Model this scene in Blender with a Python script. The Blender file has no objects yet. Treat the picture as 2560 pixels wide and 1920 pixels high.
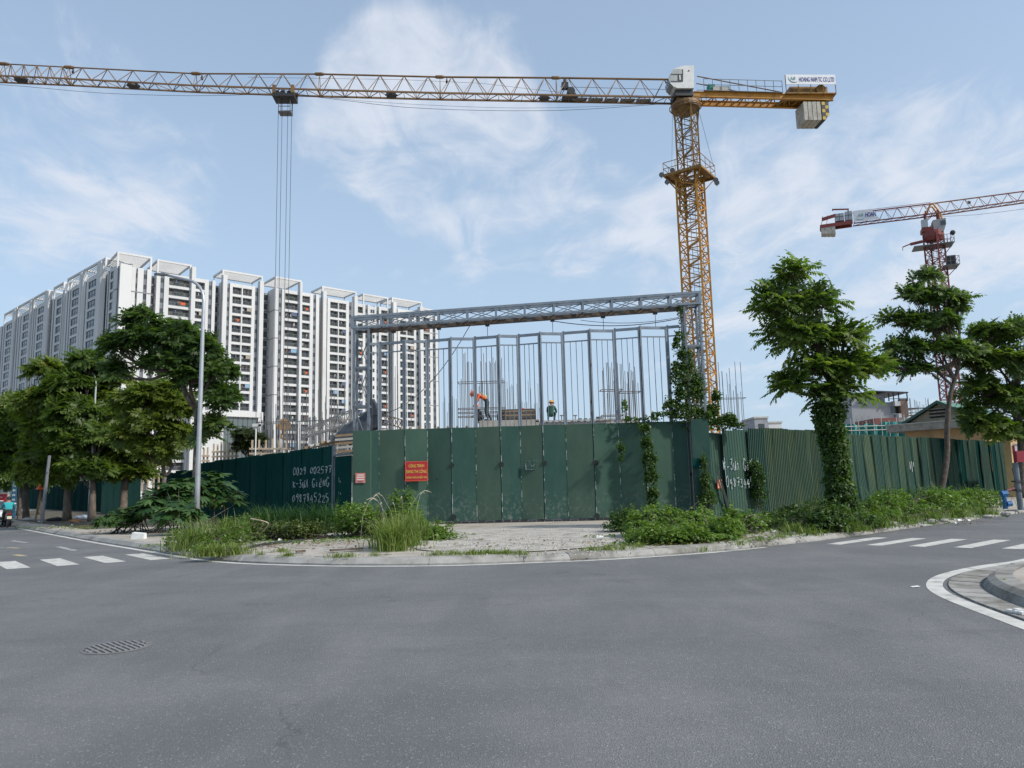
import bpy, bmesh, math, random
import numpy as np
from mathutils import Vector, Matrix, geometry
random.seed(7)
rng = np.random.default_rng(7)
scene = bpy.context.scene
C = scene.collection

# ------------------------------------------------------------------ camera, sky, sun, exposure
HC, PITCH, ROLL, FPX = 1.6, math.atan(255 / 1850.0), 0.025, 1850.0
_f = np.array([0, math.cos(PITCH), math.sin(PITCH)]); _r = np.array([1., 0, 0]); _u = np.cross(_r, _f)
_c, _s = math.cos(ROLL), math.sin(ROLL)
CR, CU, CF = _c * _r - _s * _u, _s * _r + _c * _u, _f
cam = bpy.data.cameras.new('camera'); cam_o = bpy.data.objects.new('camera', cam); C.objects.link(cam_o)
cam.sensor_fit = 'HORIZONTAL'; cam.sensor_width = 36.0; cam.lens = FPX / 2560 * 36
cam.clip_start = 0.1; cam.clip_end = 6000
cam_o.matrix_world = Matrix([[CR[0], CU[0], -CF[0], 0], [CR[1], CU[1], -CF[1], 0], [CR[2], CU[2], -CF[2], HC], [0, 0, 0, 1]])
scene.camera = cam_o

SUN_EL, SUN_AZ = math.radians(40), math.atan2(0.90, -0.436)     # azimuth measured from +Y towards +X
world = bpy.data.worlds.new('World'); scene.world = world; world.use_nodes = True
wn, wl = world.node_tree.nodes, world.node_tree.links
wn.clear()
def wnode(t, **k):
    n = wn.new(t)
    for a, b in k.items(): setattr(n, a, b)
    return n
def wmath(op, a, b=None, clamp=False):
    n = wnode('ShaderNodeMath', operation=op, use_clamp=clamp)
    for i, x in enumerate((a, b)):
        if x is None: continue
        if isinstance(x, (int, float)): n.inputs[i].default_value = x
        else: wl.new(x, n.inputs[i])
    return n.outputs[0]
sky = wnode('ShaderNodeTexSky', sky_type='NISHITA'); sky.sun_disc = False
sky.sun_elevation = SUN_EL; sky.sun_rotation = SUN_AZ
sky.air_density = 1.0; sky.dust_density = 2.2; sky.ozone_density = 1.6; sky.altitude = 0
SKY_STRENGTH = 0.13
tc = wnode('ShaderNodeTexCoord')
sep = wnode('ShaderNodeSeparateXYZ'); wl.new(tc.outputs['Generated'], sep.inputs[0])
# clouds live on a high flat layer: direction divided by its height
zc = wmath('ADD', wmath('MAXIMUM', sep.outputs[2], 0.0), 0.16)
cmb = wnode('ShaderNodeCombineXYZ')
wl.new(wmath('DIVIDE', sep.outputs[0], zc), cmb.inputs[0]); wl.new(wmath('DIVIDE', sep.outputs[1], zc), cmb.inputs[1])
def wnoise(scale, det, rough, dist=0.0, off=(0, 0, 0), sc=(1, 1, 1)):
    mp = wnode('ShaderNodeMapping'); mp.inputs['Location'].default_value = off; mp.inputs['Scale'].default_value = sc
    wl.new(cmb.outputs[0], mp.inputs[0])
    n = wnode('ShaderNodeTexNoise'); n.inputs['Scale'].default_value = scale; n.inputs['Detail'].default_value = det
    n.inputs['Roughness'].default_value = rough; n.inputs['Distortion'].default_value = dist
    wl.new(mp.outputs[0], n.inputs['Vector']); return n.outputs[0]
def wrange(x, a, b, lo=0.0, hi=1.0):
    n = wnode('ShaderNodeMapRange', interpolation_type='SMOOTHSTEP'); n.clamp = True
    wl.new(x, n.inputs[0])
    for i, q in enumerate((a, b, lo, hi)): n.inputs[i + 1].default_value = q
    return n.outputs[0]
def pixdir(px, py):
    d = CR * ((px - 1280) / FPX) - CU * ((py - 960) / FPX) + CF
    return d / np.linalg.norm(d)
n1 = wnoise(2.2, 8, 0.56, 0.6, (2.3, 0.4, 0)); n2 = wnoise(6.5, 7, 0.62, 1.0, (0, 3, 0), (1.0, 0.60, 1))
fb = wmath('ADD', wmath('MULTIPLY', n1, 0.6), wmath('MULTIPLY', n2, 0.4))
# cloud banks: centre pixel of the photograph -> direction, angular size, weight
BANKS = [(1060, 175, 8.5, 0.52), (1010, 300, 8.5, 0.70), (1150, 430, 9.0, 0.75), (1330, 370, 8.0, 0.50), (1190, 60, 6.0, 0.22), (850, 345, 5.0, 0.55), (940, 190, 5.0, .35),
         (130, 470, 11.0, 0.40), (330, 540, 7.0, 0.28), (1830, 560, 10.0, 0.50), (2080, 480, 9.0, 0.50), (2400, 430, 11.0, 0.52), (2450, 640, 13.0, 0.42), (1900, 760, 13.0, 0.34),
         (1500, 520, 8.0, 0.30), (80, 330, 9.0, 0.24)]
acc = None
for px, py, deg, wgt in BANKS:
    d = pixdir(px, py)
    vm = wnode('ShaderNodeVectorMath', operation='DOT_PRODUCT'); wl.new(tc.outputs['Generated'], vm.inputs[0]); vm.inputs[1].default_value = tuple(d)
    m = wrange(vm.outputs['Value'], math.cos(math.radians(deg)), 1.0, 0.0, wgt)
    acc = m if acc is None else wmath('ADD', acc, m)
acc = wmath('MINIMUM', acc, 0.75)
cl = wmath('ADD', wmath('ADD', wmath('MULTIPLY', wmath('SUBTRACT', fb, 0.5), 3.9), 0.0), wmath('MULTIPLY', acc, 0.95))
cloud = wrange(cl, 0.20, 1.25, 0.0, 0.85)
# thin veil everywhere and more of it near the horizon
veil = wmath('ADD', wrange(sep.outputs[2], 0.0, 0.62, 0.82, 0.46), wmath('MULTIPLY', cloud, 0.0))
hz = wnode('ShaderNodeMixRGB'); wl.new(veil, hz.inputs[0])
skm = wnode('ShaderNodeMixRGB', blend_type='MULTIPLY'); skm.inputs[0].default_value = 1.0
wl.new(sky.outputs[0], skm.inputs[1]); skm.inputs[2].default_value = (1, 1, 1, 1)
wl.new(skm.outputs[0], hz.inputs[1]); hz.inputs[2].default_value = (2.95, 3.85, 4.85, 1)
cm = wnode('ShaderNodeMixRGB'); wl.new(cloud, cm.inputs[0]); wl.new(hz.outputs[0], cm.inputs[1]); cm.inputs[2].default_value = (4.3, 4.55, 5.05, 1)
bg = wnode('ShaderNodeBackground'); wl.new(cm.outputs[0], bg.inputs[0]); bg.inputs[1].default_value = SKY_STRENGTH
wo = wnode('ShaderNodeOutputWorld'); wl.new(bg.outputs[0], wo.inputs[0])

sl = bpy.data.lights.new('sun', 'SUN'); sl.energy = 2.7; sl.angle = math.radians(3.0); sl.color = (1.0, 0.955, 0.88)
so = bpy.data.objects.new('sun', sl); C.objects.link(so); so.location = (40, -30, 60)
sd = Vector((math.sin(SUN_AZ) * math.cos(SUN_EL), math.cos(SUN_AZ) * math.cos(SUN_EL), math.sin(SUN_EL)))
so.rotation_euler = sd.to_track_quat('Z', 'Y').to_euler()
vs = scene.view_settings
vs.view_transform = 'Standard'; vs.look = 'None'; vs.gamma = 1; vs.use_curve_mapping = False; vs.exposure = 0.47
scene.render.engine = 'CYCLES'; scene.cycles.use_denoising = True; scene.cycles.max_bounces = 6
scene.cycles.transparent_max_bounces = 8

# ------------------------------------------------------------------ surveying: photograph pixel -> place
def ray(px, py): return CR * ((px - 1280) / FPX) - CU * ((py - 960) / FPX) + CF
def ground(px, py, z=0.0):
    d = ray(px, py); t = (z - HC) / d[2]; return np.array([0, 0, HC]) + t * d
def at_y(px, py, Y):
    d = ray(px, py); return np.array([0, 0, HC]) + d * Y / d[1]
def on_plane(px, py, P, d2):
    r = ray(px, py); n = np.array([-d2[1], d2[0]]); t = (n @ np.array(P[:2])) / (n @ r[:2]); return np.array([0, 0, HC]) + r * t
U = np.array([-.649, .761]); V = np.array([.761, .649])     # the two streets

# ------------------------------------------------------------------ mesh helpers
class MB:
    def __init__(s): s.v = []; s.f = []; s.m = []; s.mi = 0
    def add(s, vs, fs):
        b = len(s.v); s.v.extend([tuple(map(float, p)) for p in vs])
        for f in fs: s.f.append(tuple(b + i for i in f)); s.m.append(s.mi)
        return s
    def hexa(s, p):   # 8 corners: bottom ring 0-3, top ring 4-7
        return s.add(p, [(0, 3, 2, 1), (4, 5, 6, 7), (0, 1, 5, 4), (1, 2, 6, 5), (2, 3, 7, 6), (3, 0, 4, 7)])
    def box(s, x0, x1, y0, y1, z0, z1):
        return s.hexa([(x0, y0, z0), (x1, y0, z0), (x1, y1, z0), (x0, y1, z0), (x0, y0, z1), (x1, y0, z1), (x1, y1, z1), (x0, y1, z1)])
    def obox(s, o, a, b, a0, a1, b0, b1, z0, z1):   # box in a frame: origin o, horizontal axes a, b (2D)
        P = lambda i, j, z: (o[0] + a[0] * i + b[0] * j, o[1] + a[1] * i + b[1] * j, z)
        return s.hexa([P(a0, b0, z0), P(a1, b0, z0), P(a1, b1, z0), P(a0, b1, z0), P(a0, b0, z1), P(a1, b0, z1), P(a1, b1, z1), P(a0, b1, z1)])
    def bar(s, p, q, w, h=None, up=(0, 0, 1)):
        p = np.array(p, float); q = np.array(q, float); h = w if h is None else h
        d = q - p; L = np.linalg.norm(d)
        if L < 1e-6: return s
        d /= L; up = np.array(up, float)
        if abs(d @ up) > .98: up = np.array([0.3, 1., 0])
        x = np.cross(d, up); x /= np.linalg.norm(x); y = np.cross(x, d)
        c = [(-1, -1), (1, -1), (1, 1), (-1, 1)]
        vs = [p + x * i * w / 2 + y * j * h / 2 for i, j in c] + [q + x * i * w / 2 + y * j * h / 2 for i, j in c]
        return s.hexa(vs)
    def tube(s, pts, r, n=6, cap=True):
        pts = [np.array(p, float) for p in pts]; k = len(pts)
        rs = r if hasattr(r, '__len__') else [r] * k
        b = len(s.v); prev = None
        for i, p in enumerate(pts):
            d = pts[min(i + 1, k - 1)] - pts[max(i - 1, 0)]; d = d / (np.linalg.norm(d) + 1e-9)
            if prev is None:
                up = np.array([0, 0, 1.]) if abs(d[2]) < .9 else np.array([1., 0, 0])
                x = np.cross(d, up)
            else: x = prev - d * (prev @ d)
            x /= np.linalg.norm(x) + 1e-9; prev = x; y = np.cross(d, x)
            for j in range(n):
                a = 2 * math.pi * j / n; s.v.append(tuple(p + rs[i] * (x * math.cos(a) + y * math.sin(a))))
        for i in range(k - 1):
            for j in range(n):
                a = b + i * n + j; c = b + i * n + (j + 1) % n
                s.f.append((a, c, c + n, a + n)); s.m.append(s.mi)
        if cap:
            s.f.append(tuple(b + j for j in range(n))[::-1]); s.m.append(s.mi)
            s.f.append(tuple(b + (k - 1) * n + j for j in range(n))); s.m.append(s.mi)
        return s
    def prism(s, poly, ext):  # poly: 3D points, extruded by vector
        n = len(poly); e = np.array(ext, float); vs = [np.array(p, float) for p in poly]; vs = vs + [p + e for p in vs]
        return s.add(vs, [tuple(range(n))[::-1], tuple(range(n, 2 * n))] + [(i, (i + 1) % n, n + (i + 1) % n, n + i) for i in range(n)])
    def ball(s, c, r, nu=8, nv=5, sc=(1, 1, 1)):
        b = []; 
        for i in range(nv + 1):
            t = math.pi * i / nv
            for j in range(nu):
                a = 2 * math.pi * j / nu
                b.append((c[0] + r * sc[0] * math.sin(t) * math.cos(a), c[1] + r * sc[1] * math.sin(t) * math.sin(a), c[2] + r * sc[2] * math.cos(t)))
        return s.add(b, [(i * nu + j, (i + 1) * nu + j, (i + 1) * nu + (j + 1) % nu, i * nu + (j + 1) % nu) for i in range(nv) for j in range(nu)])
    def build(s, name, mats, parent=None, smooth=False):
        me = bpy.data.meshes.new(name)
        V = np.array(s.v, float).reshape(-1, 3)
        if parent is not None: o3 = wloc(parent)
        else: o3 = np.array([V[:, 0].mean(), V[:, 1].mean(), V[:, 2].min()])
        V = V - o3
        me.from_pydata(V.tolist(), [], s.f)
        for m in (mats if isinstance(mats, (list, tuple)) else [mats]): me.materials.append(m)
        if s.mi or any(s.m): me.polygons.foreach_set('material_index', s.m)
        if smooth: me.polygons.foreach_set('use_smooth', [True] * len(s.f))
        me.update()
        o = bpy.data.objects.new(name, me); C.objects.link(o)
        if parent is not None: o.parent = parent
        else: o.location = o3
        return o
def wloc(o):
    p = np.zeros(3)
    while o is not None: p = p + np.array(o.location); o = o.parent
    return p
def tag(o, label=None, cat=None, group=None, kind=None):
    if label: o['label'] = label
    if cat: o['category'] = cat
    if group: o['group'] = group
    if kind: o['kind'] = kind
    return o
def thing(name, loc, label, cat, group=None, parent=None):
    o = bpy.data.objects.new(name, None); C.objects.link(o); o.location = tuple(map(float, loc)); o.empty_display_size = .2
    return tag(o, label, cat, group)
def part(name, parent, label=None):      # an Empty part that carries sub-parts
    o = bpy.data.objects.new(name, None); C.objects.link(o); o.parent = parent
    if label: o['label'] = label
    return o
def inst(me, name, parent, loc=(0, 0, 0), rz=0.0, sc=None):   # a piece sharing mesh data; loc in world coordinates
    o = bpy.data.objects.new(name, me); C.objects.link(o); o.parent = parent
    o.location = tuple(np.array(loc, float) - wloc(parent)); o.rotation_euler = (0, 0, rz)
    if sc is not None: o.scale = sc if hasattr(sc, '__len__') else (sc,) * 3
    return o
def mesh_np(name, V, F, mat, leaf_tone=None, smooth=False):
    me = bpy.data.meshes.new(name); n, k = F.shape
    me.vertices.add(len(V)); me.vertices.foreach_set('co', np.ascontiguousarray(V, dtype=np.float32).ravel())
    me.loops.add(n * k); me.loops.foreach_set('vertex_index', np.ascontiguousarray(F, dtype=np.int32).ravel())
    me.polygons.add(n); me.polygons.foreach_set('loop_start', np.arange(0, n * k, k, dtype=np.int32))
    if smooth: me.polygons.foreach_set('use_smooth', np.ones(n, dtype=bool))
    if leaf_tone is not None:
        at = me.attributes.new('leaf_tone', 'FLOAT', 'POINT'); at.data.foreach_set('value', np.asarray(leaf_tone, dtype=np.float32))
    me.materials.append(mat); me.update(calc_edges=True); return me
def place_np(name, V, F, mat, parent=None, leaf_tone=None, base=None):
    b = wloc(parent) if parent is not None else (np.array(base, float) if base is not None else np.array([V[:, 0].mean(), V[:, 1].mean(), V[:, 2].min()]))
    o = bpy.data.objects.new(name, mesh_np(name, V - b, F, mat, leaf_tone)); C.objects.link(o)
    if parent is not None: o.parent = parent
    else: o.location = tuple(b)
    return o
def poly_fill(pts, z, mb=None):
    mb = mb or MB(); p3 = [Vector((p[0], p[1], 0)) for p in pts]
    tris = geometry.tessellate_polygon([p3]); mb.add([(p[0], p[1], z) for p in pts], [])
    out = []
    for t in tris:
        a, b, c = (Vector((pts[i][0], pts[i][1])) for i in t)
        out.append(tuple(t) if (b - a).cross(c - a) > 0 else tuple(t)[::-1])
    n0 = len(mb.v) - len(pts)
    for t in out: mb.f.append(tuple(n0 + i for i in t)); mb.m.append(mb.mi)
    return mb
def spline(pts, step=0.5):     # Catmull-Rom through points, resampled
    P = [np.array(p, float) for p in pts]; P = [2 * P[0] - P[1]] + P + [2 * P[-1] - P[-2]]; out = []
    for i in range(1, len(P) - 2):
        n = max(2, int(np.linalg.norm(P[i + 1] - P[i]) / step))
        for k in range(n):
            t = k / n
            out.append(.5 * (2 * P[i] + (P[i + 1] - P[i - 1]) * t + (2 * P[i - 1] - 5 * P[i] + 4 * P[i + 1] - P[i + 2]) * t * t + (3 * P[i] - P[i - 1] - 3 * P[i + 1] + P[i + 2]) * t ** 3))
    out.append(P[-2]); return np.array(out)
def resample(P, step):
    d = np.r_[0, np.cumsum(np.linalg.norm(np.diff(P, axis=0), axis=1))]; n = max(2, int(round(d[-1] / step)) + 1)
    s = np.linspace(0, d[-1], n); return np.stack([np.interp(s, d, P[:, i]) for i in range(P.shape[1])], 1)
def normals2(P):               # left-hand normals of a 2D polyline
    T = np.gradient(P, axis=0); T /= np.linalg.norm(T, axis=1)[:, None] + 1e-9; return np.stack([-T[:, 1], T[:, 0]], 1)
def ribbon(A, B, za, zb, mb=None):
    mb = mb or MB(); n = len(A); za = np.broadcast_to(za, n); zb = np.broadcast_to(zb, n)
    return mb.add([(a[0], a[1], z) for a, z in zip(A, za)] + [(b[0], b[1], z) for b, z in zip(B, zb)], [(i, i + 1, n + i + 1, n + i) for i in range(n - 1)])

# ------------------------------------------------------------------ materials
def mat(name, c, c2=None, scale=4.0, rough=.7, metal=0.0, bump=0.0, bscale=None, stretch=(1, 1, 1), c3=None, scale3=.6, lo3=.5, hi3=.7, spec=.5, detail=6, lo=.35, hi=.65, emit=None, alpha=None):
    m = bpy.data.materials.new(name); m.use_nodes = True; nt = m.node_tree; N, L = nt.nodes, nt.links
    b = N['Principled BSDF']; b.inputs['Roughness'].default_value = rough; b.inputs['Metallic'].default_value = metal
    b.inputs['Specular IOR Level'].default_value = spec
    b.inputs['Base Color'].default_value = (*c, 1)
    if c2 is None and not bump: return m
    t = N.new('ShaderNodeTexCoord'); mp = N.new('ShaderNodeMapping'); mp.inputs['Scale'].default_value = stretch
    L.new(t.outputs['Object'], mp.inputs[0])
    def noise(sc, d=detail, r=.6):
        n = N.new('ShaderNodeTexNoise'); n.inputs['Scale'].default_value = sc; n.inputs['Detail'].default_value = d; n.inputs['Roughness'].default_value = r
        L.new(mp.outputs[0], n.inputs['Vector']); return n.outputs[0]
    def rng_(x, a, bb):
        r = N.new('ShaderNodeMapRange'); r.clamp = True; L.new(x, r.inputs[0]); r.inputs[1].default_value = a; r.inputs[2].default_value = bb; return r.outputs[0]
    col = None
    if c2 is not None:
        mx = N.new('ShaderNodeMixRGB'); L.new(rng_(noise(scale), lo, hi), mx.inputs[0]); mx.inputs[1].default_value = (*c, 1); mx.inputs[2].default_value = (*c2, 1); col = mx.outputs[0]
    if c3 is not None:
        mx = N.new('ShaderNodeMixRGB'); L.new(rng_(noise(scale3, 8, .65), lo3, hi3), mx.inputs[0])
        if col is not None: L.new(col, mx.inputs[1])
        else: mx.inputs[1].default_value = (*c, 1)
        mx.inputs[2].default_value = (*c3, 1); col = mx.outputs[0]
    if col is not None: L.new(col, b.inputs['Base Color'])
    if bump:
        bn = N.new('ShaderNodeBump'); bn.inputs['Strength'].default_value = bump; bn.inputs['Distance'].default_value = .02
        L.new(noise(bscale or scale * 4, 5), bn.inputs['Height']); L.new(bn.outputs[0], b.inputs['Normal'])
    return m
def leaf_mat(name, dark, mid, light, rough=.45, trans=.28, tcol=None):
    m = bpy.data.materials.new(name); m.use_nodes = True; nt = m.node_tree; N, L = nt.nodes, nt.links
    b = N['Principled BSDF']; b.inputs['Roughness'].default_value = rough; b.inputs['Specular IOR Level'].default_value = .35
    a = N.new('ShaderNodeAttribute'); a.attribute_name = 'leaf_tone'
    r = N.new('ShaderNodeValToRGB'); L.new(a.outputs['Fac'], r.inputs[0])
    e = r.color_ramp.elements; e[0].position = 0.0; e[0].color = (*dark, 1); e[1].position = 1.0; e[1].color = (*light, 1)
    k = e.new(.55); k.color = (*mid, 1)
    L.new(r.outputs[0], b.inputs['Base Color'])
    tr = N.new('ShaderNodeBsdfTranslucent'); hs = N.new('ShaderNodeMixRGB'); hs.blend_type = 'MULTIPLY'; hs.inputs[0].default_value = 1
    L.new(r.outputs[0], hs.inputs[1]); hs.inputs[2].default_value = (*(tcol or (1.5, 1.7, .6)), 1); L.new(hs.outputs[0], tr.inputs[0])
    mx = N.new('ShaderNodeMixShader'); mx.inputs[0].default_value = trans
    L.new(b.outputs[0], mx.inputs[1]); L.new(tr.outputs[0], mx.inputs[2]); L.new(mx.outputs[0], N['Material Output'].inputs[0])
    return m
# ================================================================== ground, road, pavement
def asphalt():
    m = bpy.data.materials.new('asphalt'); m.use_nodes = True; nt = m.node_tree; N, L = nt.nodes, nt.links
    b = N['Principled BSDF']; b.inputs['Roughness'].default_value = .82; b.inputs['Specular IOR Level'].default_value = .35
    t = N.new('ShaderNodeTexCoord')
    def noise(sc, d=4, r=.6, st=(1, 1, 1), rot=0, dist=0):
        mp = N.new('ShaderNodeMapping'); mp.inputs['Scale'].default_value = st; mp.inputs['Rotation'].default_value = (0, 0, rot); L.new(t.outputs['Object'], mp.inputs[0])
        n = N.new('ShaderNodeTexNoise'); n.inputs['Scale'].default_value = sc; n.inputs['Detail'].default_value = d; n.inputs['Roughness'].default_value = r; n.inputs['Distortion'].default_value = dist
        L.new(mp.outputs[0], n.inputs['Vector']); return n.outputs[0]
    def rr(x, a, bb, lo=0., hi=1.):
        r = N.new('ShaderNodeMapRange'); r.clamp = True; L.new(x, r.inputs[0])
        for i, q in enumerate((a, bb, lo, hi)): r.inputs[i + 1].default_value = q
        return r.outputs[0]
    def mix(f, a, c, bt='MIX'):
        x = N.new('ShaderNodeMixRGB'); x.blend_type = bt
        if isinstance(f, float): x.inputs[0].default_value = f
        else: L.new(f, x.inputs[0])
        for i, q in ((1, a), (2, c)):
            if isinstance(q, tuple): x.inputs[i].default_value = (*q, 1)
            else: L.new(q, x.inputs[i])
        return x.outputs[0]
    base = mix(rr(noise(.35, 7, .62, dist=.6), .36, .64), (.112, .116, .119), (.184, .187, .186))
    base = mix(rr(noise(.9, 6, .6, (1, .28, 1), .7, .4), .46, .66, 0., .70), base, (.222, .221, .214))      # dust dragged along by wheels
    base = mix(rr(noise(.6, 6, .6, (.3, 1, 1), -.75, .4), .47, .68, 0., .75), base, (.100, .105, .111))     # darker worn lanes
    base = mix(rr(noise(3.2, 5, .7), .30, .70, 0., .35), base, (.112, .116, .119))
    v = N.new('ShaderNodeTexVoronoi'); v.inputs['Scale'].default_value = 85; L.new(t.outputs['Object'], v.inputs['Vector'])
    sep = N.new('ShaderNodeSeparateColor'); L.new(v.outputs['Color'], sep.inputs[0])
    base = mix(rr(sep.outputs[0], .0, 1., 0., .55), base, (.088, .092, .096))
    base = mix(rr(sep.outputs[1], .92, .985, 0., .55), base, (.33, .33, .325))                                 # pale stones in the binder
    base = mix(rr(noise(170, 2, .5), .35, .7, 0., .32), base, (.205, .205, .21))
    base = mix(rr(noise(21, 3, .6), .70, .78, 0., .5), base, (.06, .063, .067))                              # tar flecks
    base = mix(rr(noise(.42, 4, .55, dist=1.5), .64, .70, 0., .38), base, (.075, .077, .08))                  # old damp and oil stains
    wv = N.new('ShaderNodeVectorMath'); wv.operation = 'ADD'; nn = N.new('ShaderNodeTexNoise'); nn.inputs['Scale'].default_value = 1.1; nn.inputs['Detail'].default_value = 6; L.new(t.outputs['Object'], nn.inputs['Vector'])
    L.new(t.outputs['Object'], wv.inputs[0]); L.new(nn.outputs['Color'], wv.inputs[1])
    ve = N.new('ShaderNodeTexVoronoi'); ve.feature = 'DISTANCE_TO_EDGE'; ve.inputs['Scale'].default_value = .30; L.new(wv.outputs[0], ve.inputs['Vector'])
    ck = N.new('ShaderNodeMath'); ck.operation = 'MULTIPLY'; L.new(rr(ve.outputs['Distance'], .001, .0035, 1., 0.), ck.inputs[0]); L.new(rr(noise(.22, 3, .5), .53, .62, 0., .38), ck.inputs[1])
    base = mix(ck.outputs[0], base, (.05, .05, .052))                                                          # hairline cracks here and there
    L.new(base, b.inputs['Base Color'])
    bn = N.new('ShaderNodeBump'); bn.inputs['Strength'].default_value = .55; bn.inputs['Distance'].default_value = .012
    ad = N.new('ShaderNodeMath'); ad.operation = 'ADD'; L.new(v.outputs['Distance'], ad.inputs[0]); L.new(noise(90, 3), ad.inputs[1])
    L.new(ad.outputs[0], bn.inputs['Height']); L.new(bn.outputs[0], b.inputs['Normal'])
    return m
M_asphalt = asphalt()
M_dirt = mat('earth', (.16, .13, .095), (.23, .20, .15), .8, .95, bump=.4, c3=(.07, .085, .035), scale3=.25, lo3=.45, hi3=.62)
M_pave = mat('dusty_paving', (.315, .285, .24), (.41, .38, .33), 1.3, .9, bump=.5, bscale=9, c3=(.215, .185, .145), scale3=.75, lo3=.48, hi3=.72)
M_slab = mat('paving_concrete', (.32, .29, .25), (.42, .39, .345), 2.2, .9, bump=.35, bscale=14, c3=(.25, .215, .175), scale3=1.1, lo3=.5, hi3=.7)
M_kerb = mat('kerb_concrete', (.26, .25, .23), (.35, .34, .315), 3.0, .88, bump=.4, bscale=16, c3=(.17, .165, .15), scale3=2.0, lo3=.52, hi3=.72)
M_kerb2 = mat('kerb_concrete_dirty', (.20, .195, .175), (.30, .29, .265), 3.0, .9, bump=.4, bscale=16, c3=(.13, .12, .10), scale3=2.4, lo3=.46, hi3=.66)
M_gravel = mat('pale_gravel', (.34, .315, .275), (.46, .435, .39), 2.0, .95, bump=.8, bscale=30, c3=(.19, .18, .16), scale3=1.6, lo3=.48, hi3=.68)
M_mark = mat('road_paint', (.44, .43, .395), (.56, .55, .51), 3.0, .8, c3=(.20, .20, .20), scale3=4.0, lo3=.53, hi3=.70)
M_mark_old = mat('worn_road_paint', (.40, .40, .385), (.56, .55, .52), 5.0, .8, c3=(.17, .172, .175), scale3=7.0, lo3=.42, hi3=.56)
M_mark_yel = mat('yellow_road_paint', (.46, .36, .17), (.40, .34, .22), 5.0, .8, c3=(.18, .175, .165), scale3=7.0, lo3=.48, hi3=.62)

mb = MB(); mb.add([(-2500, -400, -.06), (2500, -400, -.06), (2500, 3500, -.06), (-2500, 3500, -.06)], [(0, 1, 2, 3)])
tag(mb.build('ground', M_dirt), kind='structure')
mb = MB(); mb.add([(-150, -60, 0), (150, -60, 0), (150, 180, 0), (-150, 180, 0)], [(0, 1, 2, 3)])
tag(mb.build('road', M_asphalt), kind='structure')

EDGE_PX = [(140, 1340), (224, 1356), (349, 1377), (419, 1389), (489, 1401), (560, 1408), (640, 1412), (705, 1414), (849, 1417), (1020, 1417), (1197, 1414), (1305, 1409), (1449, 1404), (1594, 1396), (1720, 1387), (1797, 1382), (1898, 1371), (2035, 1357), (2214, 1333), (2560, 1284)]
pts = [ground(*p)[:2] for p in EDGE_PX]
pts = [pts[0] + U * t for t in (75, 40, 12)] + pts + [pts[-1] + V * t for t in (14, 40, 75)]
EDGE = resample(spline(pts, .4), .35)
for _ in range(6): EDGE[1:-1] = (EDGE[:-2] + 2 * EDGE[1:-1] + EDGE[2:]) / 4
EN = normals2(EDGE)
KZ = .13
inner = EDGE + EN * .60
poly = [tuple(p) for p in resample(inner, 1.2)] + [(120, 150), (-130, 150)]
pv = poly_fill(poly, KZ)
pave_o = tag(pv.build('pavement', M_pave), kind='structure')
# white edge line at the foot of the kerb, worn away beyond the right-hand crossing
k0 = int(np.argmin(np.linalg.norm(EDGE - (ground(30, 1322)[:2]), axis=1))); k1 = int(np.argmin(np.linalg.norm(EDGE - ground(1960, 1366)[:2], axis=1)))
w = .17 + .012 * np.sin(np.arange(k1 - k0) * .9)
lm = ribbon(EDGE[k0:k1], EDGE[k0:k1] + EN[k0:k1] * w[:, None], .004, .004)
tag(lm.build('edge_line', M_mark), kind='structure')
# kerb of separate stones, sloped face, small gaps and settlement
kerb = tag(thing('kerb', (0, 16.3, 0), None, None), kind='structure')
KP = resample(EDGE, 1.02); KNn = normals2(KP)
for i in range(len(KP) - 1):
    a, b = KP[i], KP[i + 1]
    if a[1] > 62 : continue
    d = (b - a) / np.linalg.norm(b - a); n = np.array([-d[1], d[0]]); a2 = a + d * .012; b2 = b - d * .012
    j = random.uniform(-.008, .008); j2 = random.uniform(-.012, .012); rg = a[0] > 4.2
    sag = random.uniform(-.05, .02) if rg else 0
    prof = [(.235 + j, -.02), (.24 + j, .035), (.36 + j, KZ + .005 + j2 + sag), (.62 + j + (random.uniform(-.05, .1) if rg else 0), KZ + .016 + j2 + sag), (.64, -.02)]
    m_ = MB(); m_.prism([(a2[0] + n[0] * x, a2[1] + n[1] * x, z) for x, z in prof], (*(b2 - a2), random.uniform(-.006, .006))); m_.build('kerb_stone', random.choice((M_kerb, M_kerb, M_kerb2)), kerb)
# loose paving slabs behind the kerb left of the gate
i0 = int(np.argmin(np.linalg.norm(EDGE - ground(470, 1400)[:2], axis=1))); i1 = int(np.argmin(np.linalg.norm(EDGE - ground(1180, 1415)[:2], axis=1)))
SP = resample(EDGE[i0:i1], .62); SN = normals2(SP)
for i in range(len(SP) - 1):
    for r in range(5):
        if random.random() < .16 + .06 * r: continue
        o0, o1 = .68 + r * .56, .68 + (r + 1) * .56 - .02
        d = (SP[i + 1] - SP[i]) * .982; q = [SP[i] + SN[i] * o0, SP[i] + d + SN[i + 1] * o0, SP[i] + d + SN[i + 1] * o1, SP[i] + SN[i] * o1]
        dz = random.uniform(.004, .018); tl = [random.uniform(-.006, .006) for _ in range(4)]
        m_ = MB(); m_.hexa([(p[0], p[1], KZ - .03) for p in q] + [(p[0], p[1], KZ + dz + t) for p, t in zip(q, tl)]); m_.build('paving_slab', M_slab, pave_o)
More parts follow.
